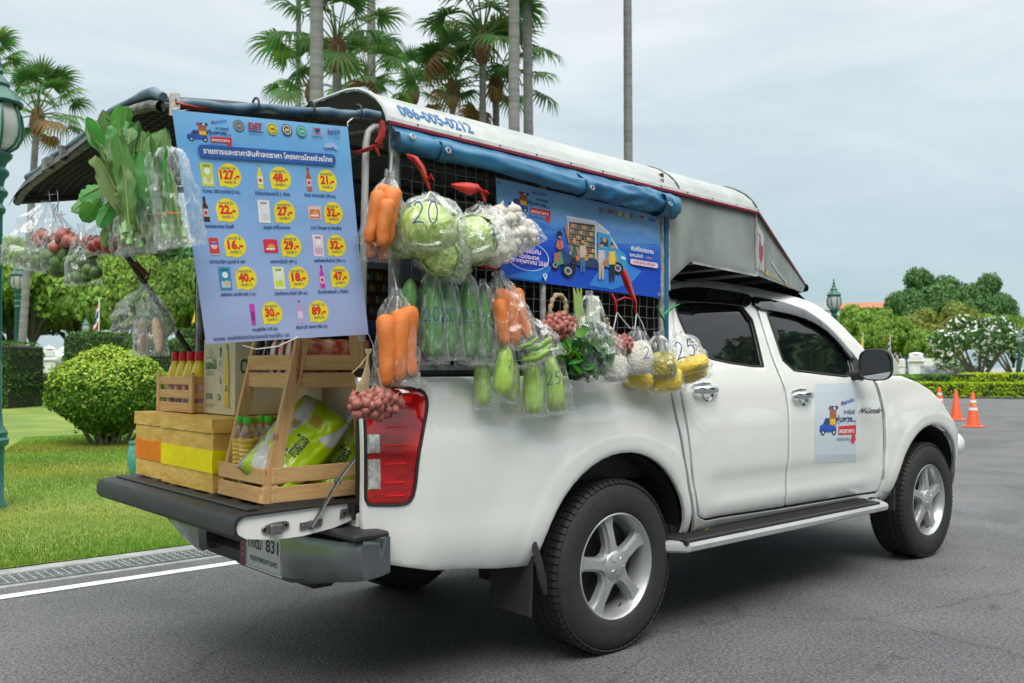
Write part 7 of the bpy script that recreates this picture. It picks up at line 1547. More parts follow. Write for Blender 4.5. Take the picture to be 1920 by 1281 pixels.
cl2(SHALLOT, 'shallot', [(82, 450, 16, 13, 8), (118, 455, 25, 14, 14)], .054, 'red shallot in the large clear bag at the far left', 'shallot', 'shallots in the far left bag')
cl2(LIME, 'lime', [(72, 485, 32, 14, 10), (108, 490, 30, 16, 10)], .068, 'green lime at the bottom of the large far left bag', 'lime', 'limes in the far left bag')
bag('large clear bag of shallots and limes at the far left of the flap', 92, 380, 118, 132, p=at(92, 380, x=-2.0), mat=filmA, dp=.5, tilt=10, seed=61, group='bags hooked on the flap edge', pw=.85, neck=.03); bag('second clear bag of shallots overlapping the far left bag', 0, 0, 76, 108, p=at(106, 396, x=-2.03), mat=filmA, dp=.6, tilt=-9, seed=62, group='bags hooked on the flap edge')
cl2(LIME, 'lime', [(152, 488, 26, 14, 8), (160, 512, 22, 12, 6)], .045, 'small lime in the two lower clear bags', 'lime', 'limes in the lower bags')
bag('small clear bag of limes hanging lowest beside the tomatoes', 0, 0, 62, 118, p=at(152, 418, x=-2.03), mat=filmA, dp=.6, tilt=-3, seed=63, group='bags hooked on the flap edge', neck=.12)
cl2(TOM, 'tomato', [(182, 458, 26, 10, 8), (214, 452, 16, 12, 7)], .050, 'red tomato in the clear bag beside the limes', 'tomato', 'tomatoes under the kale', -2.04)
bag('clear bag of tomatoes hanging under the drooping kale', 0, 0, 86, 66, p=at(190, 412, x=-2.05), mat=filmA, dp=.5, tilt=-10, seed=64, group='bags hooked on the flap edge', pw=.5)
for k, (u, v, u2, v2) in enumerate(((92, 362, 93, 382), (108, 362, 108, 396))):
    mb = MB(); a, b = at(u, v-2, x=-2.0), at(u2, v2, x=-2.0); mb.tube([a+Vector((0, .012, .01)), a, a.lerp(b, .5)+Vector((0, -.008, 0)), b], .002, 6); tag(mb.build('wire_hook', steel, loc=a), ('wire hook holding the leftmost bag', 'wire hook holding the second bag from the left')[k], 'hook')
mb = MB(); mb.tube([at(110, 380, x=-2.01), at(100, 400, x=-2.01), at(112, 404, x=-2.01), at(122, 402, x=-2.01)], .0015, 5); tag(mb.build('twine', yar, loc=at(110, 380, x=-2.01)), 'thin red twine tying the second far left bag', 'twine')
pB = at(270, 532, x=-1.95)
for k, (u0, v0, u1, v1, kd, fat, lb) in enumerate(((318, 598, 262, 604, CUKE2, 1.2, 'pale cucumber lying right in the rod bag'), (312, 590, 258, 592, CUKE, .9, 'dark cucumber lying across the rod bag'), (250, 586, 226, 612, CUKE2, 1.5, 'green cucumber at the left of the rod bag'))):
    p0, p1 = at(u1, v1, x=-1.95), at(u0, v0, x=-1.95); p1 = CAM+(p1-CAM)*((p0-CAM).dot(FW)/(p1-CAM).dot(FW)); d = p1-p0; put('cucumber', kd[0], p0, d.length, frame_of(d, FW.cross(d)), lb, 'cucumber', 'vegetables hung on the prop rod', fat)
for k, (u0, v0, u1, v1, lb) in enumerate(((268, 596, 264, 668, 'left pale radish at the bottom of the rod bag'), (292, 596, 299, 664, 'right pale radish at the bottom of the rod bag'))):
    p0, p1 = at(u1, v1, x=-1.96), at(u0, v0, x=-1.96); d = p1-p0; put('radish', RADISH[0], p0, d.length, frame_of(d, FW.cross(d)), lb, 'radish', 'vegetables hung on the prop rod', .85)
bag('clear bag of cucumbers hung from the prop rod', 0, 0, 104, 92, p=pB, mat=filmA, dp=.6, tilt=0, seed=71, group='bags on the prop rod', pw=.8); bag('clear bag of two pale radishes below the cucumber bag', 0, 0, 62, 112, p=at(280, 556, x=-1.95), mat=filmB, dp=.6, tilt=-2, seed=72, group='bags on the prop rod', pw=.5)
mb = MB(); mb.tube([at(282, 505, x=-1.9), at(278, 520, x=-1.93), at(270, 528, x=-1.95), at(270, 534, x=-1.95)], .003, 6); tag(mb.build('wire_hook', blackp, loc=pB), 'dark hook holding the cucumber bag on the prop rod', 'hook')
# ------------------------------------------------------------ vegetation
def leaf_quads(C_, Nn, size, rng, asp=.5, col=(.06, .13, .02), cvar=.45, tipcol=None, up=.5):
    """leaf diamonds at centres C_ (n,3) with outward normals Nn"""
    n = len(C_); Nn = Nn+rng.normal(0, .55, (n, 3)); Nn[:, 2] += up*.3; Nn /= np.linalg.norm(Nn, axis=1)[:, None]+1e-9
    a = rng.normal(0, 1, (n, 3)); T = np.cross(Nn, a); T /= np.linalg.norm(T, axis=1)[:, None]+1e-9; B = np.cross(Nn, T); s_ = size*(.6+.8*rng.random((n, 1)))
    P = np.zeros((n, 4, 3)); P[:, 0] = C_-T*s_; P[:, 1] = C_+B*s_*asp+Nn*s_*.12; P[:, 2] = C_+T*s_; P[:, 3] = C_-B*s_*asp+Nn*s_*.12
    C = np.array(col)*(1-cvar+2*cvar*rng.random((n, 1)))*(1+.12*rng.normal(0, 1, (n, 3)))
    if tipcol is not None: k = rng.random(n) < tipcol[1]; C[k] = np.array(tipcol[0])*(.7+.5*rng.random((k.sum(), 1)))
    return P, np.clip(C, .002, 1)
def crown_pts(clumps, per, rng, shell=.55):
    out = []; nn = []
    for (c, r_) in clumps:
        k = int(per*(np.prod(r_)**(2/3))); d = rng.normal(0, 1, (k, 3)); d /= np.linalg.norm(d, axis=1)[:, None]; q = shell+(1-shell)*rng.random((k, 1))**.6; q *= 1+.16*np.sin(d[:, :1]*7+c[0])*np.sin(d[:, 1:2]*6+c[1])
        out.append(np.array(c)+d*q*np.array(r_)); nn.append(d)
    return np.concatenate(out), np.concatenate(nn)
fol = leafmat('foliage', .6, .25, .2)
barkm = pm('bark', (.11, .09, .07), rough=.9, var=.4, vs_=7, bump=.6, bs=20)
def tree_meshes(seed, H, Wd, trunk_h, col, leaf, per, spread=.5, flat=1., nclump=16, cvar=.4, tip=None):
    r_ = random.Random(seed); rng = np.random.default_rng(seed); cl = []; limbs = []
    for k in range(nclump):
        a = k*2.4+seed; q = math.sqrt((k+.5)/nclump); z = trunk_h+(H-trunk_h)*(.25+.62*(1-q*q*.8)*r_.uniform(.55, 1.05)); c = (Wd*.40*q*math.cos(a), Wd*.40*q*math.sin(a), z)
        s_ = Wd*r_.uniform(.15, .23); cl.append((c, (s_, s_, s_*.62*flat))); limbs.append(c)
    P, Nn = crown_pts(cl, per, rng); Q, C = leaf_quads(P, Nn, leaf, rng, .55, col, cvar, tip); me = quads_mesh('crown', Q, C, fol)
    mb = MB(); mb.tube([(0, 0, -.2), (.05, .02, trunk_h*.5), (.1, 0, trunk_h)], [Wd*.028, Wd*.022, Wd*.02], 10)
    for c in limbs[::2]: mb.tube([(.1, 0, trunk_h*.85), (c[0]*.45, c[1]*.45, trunk_h+(c[2]-trunk_h)*.6), c], [Wd*.014, Wd*.009, Wd*.003], 6)
    return me, mb.data('trunk', barkm, smooth=50)
TM = {'bright': tree_meshes(3, 8, 9, 2.4, (.165, .275, .045), .20, 560, cvar=.45, nclump=18), 'mid': tree_meshes(5, 8, 9, 2.2, (.125, .215, .04), .20, 560, nclump=16), 'dark': tree_meshes(8, 13, 13, 3.2, (.075, .165, .05), .26, 300, nclump=24, cvar=.5), 'olive': tree_meshes(11, 8, 9, 2.4, (.19, .235, .055), .20, 520, nclump=16)}
def tree(kind, u, d, top_v, width_px, label, group='background trees', name='tree', base_z=0, yaw=0, cat='tree'):
    """tree whose trunk is at pixel column u and distance d, crown top at pixel row top_v"""
    p = at(u, 690, d=d); p.z = base_z; s_ = FPX/d; H0 = {'bright': 7.5, 'mid': 7.5, 'dark': 12, 'olive': 7.5}[kind]; W0 = {'dark': 12.5}.get(kind, 9)
    h = (690-top_v)/s_+1.26-base_z; w = width_px/s_; t = thing(name, label, cat, p, group); t.rotation_euler = (0, 0, yaw); t.scale = (w/W0, w/W0, h/H0)
    for me in TM[kind]: o = bpy.data.objects.new(me.name.split('.')[0], me); COL.objects.link(o); o.parent = t
    return t
LT = [('mid', -40, 75, 480, 210, 'green tree at the far left edge, behind the street lamp'), ('bright', 60, 70, 452, 230, 'bright green tree left of the palm trunk at the far left'), ('bright', 150, 78, 470, 200, 'bright green tree behind the thin far flagpole'), ('bright', 235, 66, 478, 170, 'bright green tree behind the bag of cucumbers'), ('dark', 300, 95, 430, 260, 'dark green tree behind the prop rod of the flap'), ('mid', 355, 60, 500, 150, 'green tree just left of the price banner'), ('dark', 150, 120, 500, 360, 'dark tree mass seen between the bright trees'), ('olive', 20, 90, 500, 260, 'dull green tree low behind the left hedge'), ('bright', 420, 72, 520, 180, 'green tree hidden behind the price banner'), ('dark', 520, 100, 480, 260, 'dark tree hidden behind the canopy')]
for k, (kd, u, d, tv, w, lb) in enumerate(LT): tree(kd, u, d, tv, w, lb, 'trees behind the lawn', yaw=k*1.3)
RTs = [('dark', 1745, 150, 512, 150, 'tallest dark green tree on the right skyline'), ('dark', 1838, 155, 522, 120, 'second dark green tree on the right skyline, right of the tallest'), ('dark', 1700, 160, 575, 70, 'low dark tree at the left foot of the tallest skyline tree'),
 ('bright', 1625, 85, 572, 120, 'light green tree behind the right street lamp'), ('bright', 1668, 78, 596, 110, 'light green tree behind the door mirror'), ('olive', 1720, 100, 588, 110, 'olive green tree below the tallest skyline tree'), ('bright', 1745, 72, 618, 90, 'small light green tree between the flags'), ('olive', 1800, 100, 575, 110, 'olive tree right of the middle of the right tree row'), ('bright', 1850, 105, 588, 110, 'light green tree behind the frangipani'), ('mid', 1900, 100, 598, 100, 'green tree at the right end of the row'), ('bright', 1960, 95, 590, 130, 'tree at the right frame edge'), ('bright', 1690, 90, 610, 90, 'low light green tree just right of the mirror'), ('mid', 1580, 95, 600, 120, 'green tree half hidden behind the cab')]
for k, (kd, u, d, tv, w, lb) in enumerate(RTs): tree(kd, u, d, tv, w, lb, 'trees behind the plaza', yaw=k*2.1)
# frangipani with white flowers
rng = np.random.default_rng(21); cl = []
for k in range(12): a = k*2.4; q = math.sqrt((k+.5)/12); cl.append(((2.6*q*math.cos(a), 2.6*q*math.sin(a), 2.6+1.5*(1-q*q)*.9+.3*math.sin(k)), (.95, .95, .62)))
P, Nn = crown_pts(cl, 420, rng); Q, C = leaf_quads(P, Nn, .15, rng, .4, (.05, .12, .028), .4); me = quads_mesh('crown', Q, C, fol)
P2, N2 = crown_pts([(c, tuple(1.04*x for x in r_)) for c, r_ in cl], 100, rng, .95); Q2, C2 = leaf_quads(P2, N2, .085, rng, .9, (.75, .76, .72), .1); me2 = quads_mesh('blossom', Q2, C2, fol)
mb = MB()
for k in range(7): a = k*.9; mb.tube([(0, 0, 0), (.5*math.cos(a), .5*math.sin(a), 1.1), (1.3*math.cos(a), 1.3*math.sin(a), 2.3), (1.9*math.cos(a), 1.9*math.sin(a), 3.)], [.14, .10, .06, .03], 7)
tm = mb.data('trunk', barkm, smooth=50)
for u, d, sc, lb in ((1835, 52, 0.92, 'frangipani tree full of white flowers right of the gate piers'), (1905, 58, .85, 'smaller frangipani with white flowers at the right edge'), (1790, 60, .45, 'low frangipani with white flowers between the gate piers')):
    p = at(u, 690, d=d); p.z = 0; t = thing('frangipani', lb, 'tree', p, 'frangipani trees'); t.scale = (sc, sc, sc)
    for m in (me, me2, tm): o = bpy.data.objects.new(m.name.split('.')[0], m); COL.objects.link(o); o.parent = t
# palms: fan fronds shared between palms
def frond_mesh(seed, droop=.5, col=(.085, .17, .055)):
    r_ = random.Random(seed); mb = MB(); n = 25; L0 = 1.02; hub = Vector((0, 1.45, .22)); P = []
    mb.tube([(0, 0, 0), (0, .75, .20), hub], [.03, .022, .016], 5, col=(.14, .19, .05))
    for k in range(n):
        a = R(-118+236*k/(n-1)); L_ = L0*(1-.22*abs(math.sin(a*.5)))*r_.uniform(.9, 1.05); d0 = Vector((math.sin(a), math.cos(a), 0)); sd_ = Vector((d0.y, -d0.x, 0)); c = tuple(x*r_.uniform(.7, 1.4) for x in col)
        pts_ = []
        for j, (t_, w_) in enumerate(((0, .012), (.35, .046), (.62, .036), (.82, .018), (1., .004))):
            dr = droop*(max(0, t_-.45)**1.6)*1.5+.10*t_*t_; q = hub+d0*(L_*(t_-dr*.35))+Vector((0, 0, -dr*L_*.9+.05*math.cos(k*2.)*t_)); pts_ += [q+sd_*w_-Vector((0, 0, .018*(w_ > .02))), q, q-sd_*w_-Vector((0, 0, .018*(w_ > .02)))]
        mb.add(pts_, [(j*3+i, j*3+i+1, (j+1)*3+i+1, (j+1)*3+i) for j in range(4) for i in range(2)], c)
    return mb.data('frond', fol, smooth=0)
FR = [frond_mesh(1, .45), frond_mesh(2, .75), frond_mesh(3, .6, (.12, .21, .07)), frond_mesh(4, .7, (.065, .135, .045))]; FRB = frond_mesh(9, 1.1, (.22, .14, .06))
ptr = pm('palm_trunk', (.21, .205, .20), rough=.85, var=.25, vs_=1.4, bump=.4, bs=25, stretch=(.5, .5, 6)); pfib = pm('palm_fibre', (.16, .085, .04), rough=.9, var=.5, vs_=12, bump=.8, bs=30)
def palm(u, d, crown_v, label, r_px=10, nfr=30, size=1., lean=0, brown=2, seed=0, group='fan palms', trunk_px=None, shaft=True, u_low=None, sq=1.):
    rr = random.Random(seed); s_ = FPX/d; top = at(u, crown_v, d=d); base = at(u_low if u_low is not None else u, 690, d=d); base.z = -.1; t = thing('palm_tree', label, 'palm tree', base, group); rad = r_px/s_
    mb = MB(); K = 60 if shaft else 14; H = top-base; path = [base+H*(i/K) for i in range(K+1)]; rs = [rad*(1.12-.25*i/K)*(1+(.045 if i % 2 else 0)) for i in range(K+1)]; mb.tube(path, rs, 14); mb.build('trunk', ptr, t, smooth=50)
    mb = MB(); mb.ell(top+Vector((0, 0, -.25*size)), (rad*1.5+.08, rad*1.5+.08, .55*size), None, 12, 8, fn=lambda q: 1+.25*noise.noise(q*4)); mb.build('crown_fibre', pfib, t, smooth=30)
    for k in range(nfr):
        a = k*2.39996+seed; el = R(78-118*(k+.5)/nfr)+rr.uniform(-.1, .1); sc = size*rr.uniform(.85, 1.1)
        M = Matrix.Translation(top) @ Matrix.Rotation(a, 4, 'Z') @ Matrix.Rotation(el, 4, 'X') @ Matrix.Rotation(rr.uniform(-.5, .5), 4, 'Y') @ Matrix.Scale(sc, 4)
        inst('frond', FRB if k >= nfr-brown else FR[(k+seed) % 4], M, t)
    return t
palm(632, 25, 85, 'leafy fan palm between the two left palm trunks above the canopy', 9, 21, 1.0, seed=1, brown=1)
palm(905, 27, 72, 'leafy fan palm with drooping fronds above the phone number', 7, 19, 1.05, seed=2, brown=1); palm(930, 29, 150, 'lower fan palm behind the twin trunks above the canopy', 7, 18, 1.0, seed=3, brown=1)
palm(848, 28, 165, 'fan palm with one brown dry frond just above the canopy roof', 6, 17, .85, seed=4, brown=4); palm(690, 30, 150, 'low fan palm behind the canopy top, right of the second trunk', 6, 15, .85, seed=5, brown=0); palm(585, 30, 160, 'low fan palm seen left of the canopy top', 6, 15, .85, seed=6, brown=0)
palm(775, 33, 165, 'fan palm crown low over the roof between the trunks', 6, 14, .8, seed=15, brown=0)
palm(70, 35, 215, 'fan palm at the left with brown crown fibre, behind the street lamp', 6.5, 24, 1.0, seed=7, u_low=35, brown=2); palm(-30, 38, 140, 'fan palm at the top left edge of the photo', 6, 26, 1., seed=8, brown=2)
for u, d, r_, lb, sd_, ul in ((594, 22, 12.5, 'thickest tall grey palm trunk, left above the canopy', 9, 594), (696, 30, 8, 'slender tall palm trunk right of the thickest one', 10, 697), (963, 23, 10.5, 'tall grey palm trunk, left one of the close pair', 11, 965), (985, 26, 9, 'tall palm trunk leaning slightly, right one of the close pair', 12, 996), (1175, 27, 8, 'lone tall palm trunk at the right of the canopy', 13, 1180), (560, 40, 5, 'distant palm trunk hidden behind the price banner', 14, 560)):
    palm(u, d, -330 if d < 35 else -100, lb, r_, 26, 1.25, seed=sd_, group='tall palm trunks', u_low=ul)
# bushes and clipped hedges
def bush_mesh(seed, shape, n, leaf, col, tip, asp=.5, cvar=.45, up=.6):
    rng = np.random.default_rng(seed); P = []; Nn = []
    while len(P) < n:
        p, q = shape(rng); P.append(p); Nn.append(q)
    return quads_mesh('foliage', *leaf_quads(np.array(P), np.array(Nn), leaf, rng, asp, col, cvar, tip, up), fol)
pb_ = at(205, 845, z=.05); sB = ppm(pb_); rx = 106/sB; hz = 185/sB
def ball(rng):
    d = rng.normal(0, 1, 3); d /= np.linalg.norm(d); e = 1-abs(d[2])**3*.12; q = .80+.22*rng.random()**.5
    q *= 1+.10*noise.noise(Vector(d)*2.2)+.07*noise.noise(Vector(d)*6)+(.12 if rng.random() < .012 else 0)
    z = .58*hz+d[2]*q*hz*(.44+.03*math.sin(d[0]*5+2)*math.cos(d[1]*6))
    k = 1. if d[2] > -.2 else 1-.35*min(1, (-.2-d[2])/.8); return (d[0]*q*rx*e*k, d[1]*q*rx*e*k, z), d
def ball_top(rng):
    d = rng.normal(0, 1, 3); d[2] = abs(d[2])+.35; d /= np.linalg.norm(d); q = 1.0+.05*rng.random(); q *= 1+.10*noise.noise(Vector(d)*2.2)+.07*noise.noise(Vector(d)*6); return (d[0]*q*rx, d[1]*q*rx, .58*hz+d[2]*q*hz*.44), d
t = thing('round_bush', 'round bright green clipped bush with bare lower twigs on the lawn', 'bush', pb_)
me = bush_mesh(31, ball, 17000, .030, (.06, .15, .016), ((.22, .34, .04), .30), .5); o = inst('foliage', me, Matrix.Translation(pb_), t)
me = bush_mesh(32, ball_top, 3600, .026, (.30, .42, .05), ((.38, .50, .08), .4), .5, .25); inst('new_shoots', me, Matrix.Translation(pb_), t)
mb = MB(); rr = random.Random(5)
for k in range(26): a = k*2.4; q = rr.uniform(.1, .5)*rx; mb.tube([pb_+Vector((q*.5*math.cos(a), q*.5*math.sin(a), -.05)), pb_+Vector((q*math.cos(a), q*math.sin(a), .25)), pb_+Vector((q*1.5*math.cos(a+.3), q*1.5*math.sin(a+.3), .6))], [.022, .015, .007], 5)
mb.build('stem', pm('twig', (.16, .135, .11), rough=.9, var=.4, vs_=9), t)['kind'] = 'stuff'
mb = MB(); mb.ell(pb_+Vector((0, 0, -.02)), (rx*.8, rx*.8, .05)); mb.build('soil', pm('soil', (.05, .035, .022), rough=.95, var=.4, vs_=8), t)
def hedge(label, u0, u1, v0, v1, d, depth, name='clipped_hedge', col=(.05, .115, .022), tip=((.10, .20, .035), .3), leaf=.035, dens=900, round_=.15, group='clipped hedges', d1=None):
    a = at(u0, v1, d=d); b = at(u1, v1, d=d1 or d); top = at(u0, v0, d=d).z; base = Vector(((a.x+b.x)/2, (a.y+b.y)/2, min(a.z, .1))); h = top-base.z; wv_ = (b-a); wv_.z = 0; W = wv_.length; X = wv_.normalized(); Yv = Vector((-X.y, X.x, 0)); hx, hy = W/2, depth/2
    t = thing(name, label, 'hedge', base, group)
    def shp(rng):
        f = rng.random(); ax = W*h*2; ay = depth*h*2; az = W*depth; f *= ax+ay+az
        if f < ax: sg = -1 if rng.random() < .7 else 1; p = [rng.uniform(-1, 1), sg, rng.uniform(0, 1)]; n_ = (0, sg, 0)
        elif f < ax+ay: sg = 1 if rng.random() < .5 else -1; p = [sg, rng.uniform(-1, 1), rng.uniform(0, 1)]; n_ = (sg, 0, 0)
        else: p = [rng.uniform(-1, 1), rng.uniform(-1, 1), 1]; n_ = (0, 0, 1)
        k = rng.random()*.05; rz = 1-round_*max(0, abs(p[0])-.8)/.2*(p[2] > .7); q = [p[0]*hx*(1-k), p[1]*hy*(1-k*2), p[2]*h*rz*(1-k*.5)]
        q = [x+.03*math.sin(q[0]*5+i)*math.sin(q[2]*6) for i, x in enumerate(q)]
        w = X*q[0]+Yv*q[1]+Vector((0, 0, q[2])); n2 = X*n_[0]+Yv*n_[1]+Vector((0, 0, n_[2])); return tuple(w), tuple(n2)
    n = int(min(26000, dens*(W*h*2+W*depth))); me = bush_mesh(int(u0)+900, shp, n, leaf, col, tip); inst('foliage', me, Matrix.Translation(base), t)
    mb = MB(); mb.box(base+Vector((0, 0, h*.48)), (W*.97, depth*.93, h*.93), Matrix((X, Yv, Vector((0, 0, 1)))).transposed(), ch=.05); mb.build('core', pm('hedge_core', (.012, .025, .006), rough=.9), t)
hedge('dark clipped hedge block at the far left behind the street lamp', -60, 52, 642, 738, 26, 2., leaf=.04, dens=700); hedge('tall dark clipped hedge behind the radish bag', 160, 262, 625, 668, 27, 3., leaf=.04, dens=700, round_=.3); hedge('dark clipped hedge stepping right behind the crate of bottles', 255, 400, 638, 740, 25, 2.5, leaf=.04, dens=600); hedge('low dark hedge left of the round bush', 50, 100, 700, 736, 30, 1.5, leaf=.04, dens=700)
hedge('small rounded hedge near the yellow flag', 345, 385, 618, 660, 32, 2., leaf=.05, dens=500, round_=.4)
hedge('long yellow green clipped hedge along the far kerb of the plaza', 1700, 1990, 717, 742, 40, 1.6, col=(.20, .34, .012), tip=((.38, .52, .02), .45), leaf=.055, dens=420, d1=38, group='golden hedges beyond the plaza')
hedge('darker clipped hedge behind the golden one, left part', 1690, 1860, 703, 716, 46, 3., col=(.05, .13, .02), leaf=.06, dens=260, group='golden hedges beyond the plaza'); hedge('golden yellow hedge in the second row at the right', 1800, 2010, 700, 717, 43.5, 2.2, col=(.30, .42, .012), tip=((.45, .55, .03), .5), leaf=.06, dens=300, group='golden hedges beyond the plaza')
hedge('low green hedge just right of the fender', 1640, 1720, 706, 720, 44, 2., col=(.12, .25, .02), leaf=.06, dens=300, group='golden hedges beyond the plaza')
sheet('plaza_lawn', [tuple(at(1600, 741.5, z=0).xy), tuple(at(2100, 741.5, z=0).xy), (150, 20), (150, 90), (40, 90)], .03, MATS.get('lawn') or bpy.data.materials['lawn'])
mb = MB(); a, b = at(1560, 742.6, z=0), at(2100, 742.6, z=0); d = b-a; mb.box((a+b)/2+Vector((0, 0, .03)), (d.length, .18, .16), frame_of((0, 0, 1), d), ch=.02); tag(mb.build('far_kerb', conc), kind='structure')
# ------------------------------------------------------------ street lamps
grn = pm('lamp_green', (.006, .105, .085), rough=.38, coat=.3, var=.25, vs_=14); lglass = pm('lamp_glass', (.50, .54, .50), rough=.2, trans=.35)
def lamp_post():
    t = thing('street_lamp', 'x', 'street lamp')
    def LB(nm, prof, n=24, m=grn, par=t, sm=40): mb = MB(); mb.lathe(prof, n); o = mb.build(nm, m, par, smooth=sm); return o
    LB('base', [(.001, 0), (.12, 0), (.12, .06), (.098, .09), (.095, .40), (.098, .52), (.125, .54), (.13, .58), (.115, .60), (.12, .64), (.105, .66), (.085, .70), (.075, .80), (.07, 1.18), (.062, 1.22)])
    mb = MB()
    for k in range(12): a = TAU*k/12; mb.tube([(.058*math.cos(a), .058*math.sin(a), 1.22), (.05*math.cos(a), .05*math.sin(a), 2.42)], .009, 6)
    mb.lathe([(.055, 1.22), (.046, 2.42)], 24); mb.build('shaft', grn, t, smooth=60)
    LB('collar', [(.05, 2.40), (.075, 2.43), (.08, 2.46), (.055, 2.50), (.065, 2.54), (.09, 2.57), (.095, 2.60), (.06, 2.64), (.07, 2.70), (.10, 2.74), (.10, 2.77), (.07, 2.80), (.085, 2.84), (.12, 2.88), (.125, 2.91), (.07, 2.93)])
    lt = thing('lantern', None, None); lt.parent = t
    LB('lantern_glass', [(.085, 2.93), (.15, 2.98), (.185, 3.06), (.19, 3.15), (.175, 3.24), (.14, 3.32)], 8, lglass, lt, 20)
    for k in range(8):
        a = TAU*(k)/8; mb = MB(); mb.tube([(r_*math.cos(a), r_*math.sin(a), z) for r_, z in ((.09, 2.93), (.155, 2.98), (.195, 3.06), (.20, 3.15), (.185, 3.24), (.145, 3.33))], .011, 6); mb.build('lantern_rib', grn, lt)
    LB('lantern_cap', [(.19, 3.31), (.20, 3.33), (.17, 3.37), (.11, 3.43), (.09, 3.46), (.10, 3.48), (.075, 3.52), (.04, 3.56), (.05, 3.59), (.03, 3.62), (.035, 3.65), (.012, 3.70), (.02, 3.73), (.001, 3.80)], 24, grn, lt)
    mb = MB(); mb.ell((0, 0, 3.13), (.06, .06, .10)); mb.build('bulb', pm('lamp_bulb', (.8, .8, .76), rough=.4), lt); return t
lp0 = lamp_post()
LPs = [(at(-19, 960, z=.02), 1.07, 'large green street lamp cut off by the left edge, nearest the camera'), (at(1565, 690, d=24), .95, 'green street lamp rising behind the cab roof'), (at(160, 690, d=56), 1.18, 'small distant green lamp behind the round bush'), (at(1912, 690, d=45), .85, 'distant green lamp at the right edge of the hedges'), (at(31, 690, d=40), 1.6, 'distant green lamp post beside the left palm trunk')]
for k, (p, s_, lb) in enumerate(LPs):
    t = lp0 if k == 0 else copy_tree(lp0); p = Vector(p); p.z = .02; t.location = p; t.scale = (s_,)*3; t.rotation_euler = (0, 0, .2*k); tag(t, lb, 'street lamp', 'green street lamps')
# ------------------------------------------------------------ flags
def flag(u, v0, v1, d, colr, label, lean_=0, w=5):
    a, b = at(u, v0, d=d), at(u+lean_, v1, d=d); a.z = max(a.z, 0); s_ = FPX/d; t = thing('flag', label, 'flag', (a.x, a.y, b.z), 'flags on poles'); mb = MB(); mb.tube([(a.x, a.y, a.z), (a.x, a.y, b.z)], .03, 8); mb.build('pole', pm('white_pole', (.72, .73, .72), rough=.4), t)
    H = (a.z-b.z)*.68; W = w/s_*1.; bands = {'y': [(.80, .48, .01)], 't': [(.50, .02, .04), (.75, .75, .75), (.02, .03, .20), (.02, .03, .20), (.75, .75, .75), (.50, .02, .04)]}[colr]; nb_ = len(bands); mb = MB()
    for k, c in enumerate(bands):
        def f(u_, v_): 
            q = (k+v_)/nb_; return Vector((a.x, a.y, a.z))-RT*(W*(.35+.65*(u_))*(q*.5+.5)*(1. if nb_ == 1 else 1)*u_)+Vector((0, 0, -.1-H*q*(.8)-.35*H*u_*(1)))+FW*(.08*math.sin(u_*7+q*3))
        mb.grid(f, 8, 3, col=c)
    mb.build('flag_cloth', pm('flag_cloth', vcol=True, rough=.7), t, smooth=60)
flag(186, 558, 640, 48, 't', 'striped red, white and blue flag on a pole behind the round bush', w=12); flag(372, 562, 615, 50, 'y', 'yellow flag just left of the price banner', w=12)
flag(1618, 624, 672, 75, 'y', 'yellow flag behind the door mirror, leftmost at the right'); flag(1669, 628, 672, 75, 't', 'striped flag on a pole just right of the mirror'); flag(1717, 628, 664, 75, 'y', 'yellow flag above the first white gate pier'); flag(1785, 630, 664, 75, 't', 'striped flag above the second white gate pier')
# ------------------------------------------------------------ cones
cor = pm('cone_orange', (.72, .10, .03), rough=.45, var=.15, vs_=12); cwh = pm('cone_reflective', (.66, .68, .68), rough=.35)
def cone(x, y, label, s_=1., bands=True, rz=0):
    t = thing('traffic_cone', label, 'traffic cone', (x, y, 0), 'orange traffic cones'); mb = MB(); mb.box((x, y, .018), (.40*s_, .40*s_, .035), Matrix.Rotation(rz, 3, 'Z'), ch=.012); mb.build('cone_base', cor, t, smooth=0)
    mb = MB(); mb.lathe([(.145*s_, .03), (.135*s_, .06), (.032*s_, .73*s_), (.024*s_, .745*s_), (.018*s_, .74*s_), (.018*s_, .6*s_)], 26, (x, y, 0)); mb.build('cone_body', cor, t)
    if bands:
        for z0, z1 in ((.36, .42), (.52, .58)):
            r0 = lambda z: (.135-(.103)*(z*s_-.06)/(.67))*s_+.004; mb = MB(); mb.lathe([(r0(z0), z0*s_), (r0(z1), z1*s_)], 26, (x, y, 0)); mb.build('reflective_band', cwh, t)
        if bands == 2: mb = MB(); mb.box(Vector((x, y, .47*s_))-Vector((FW.x, FW.y, 0))*.083, (.05, .004, .045), facing(Vector((x, y, .4)))); mb.build('yellow_mark', pm('yellow_mark', (.6, .5, .05)), t)
p = at(1825, 801, z=0); cone(p.x, p.y, 'orange cone with two white bands and a yellow mark, rightmost', 1., 2, .2); p = at(1793, 788, z=0); cone(p.x, p.y, 'plain orange cone without bands, in the middle of the three', .98, False, .5); p = at(1762, 776, z=0); cone(p.x, p.y, 'banded orange cone half hidden behind the fender', 1., 1, .1)
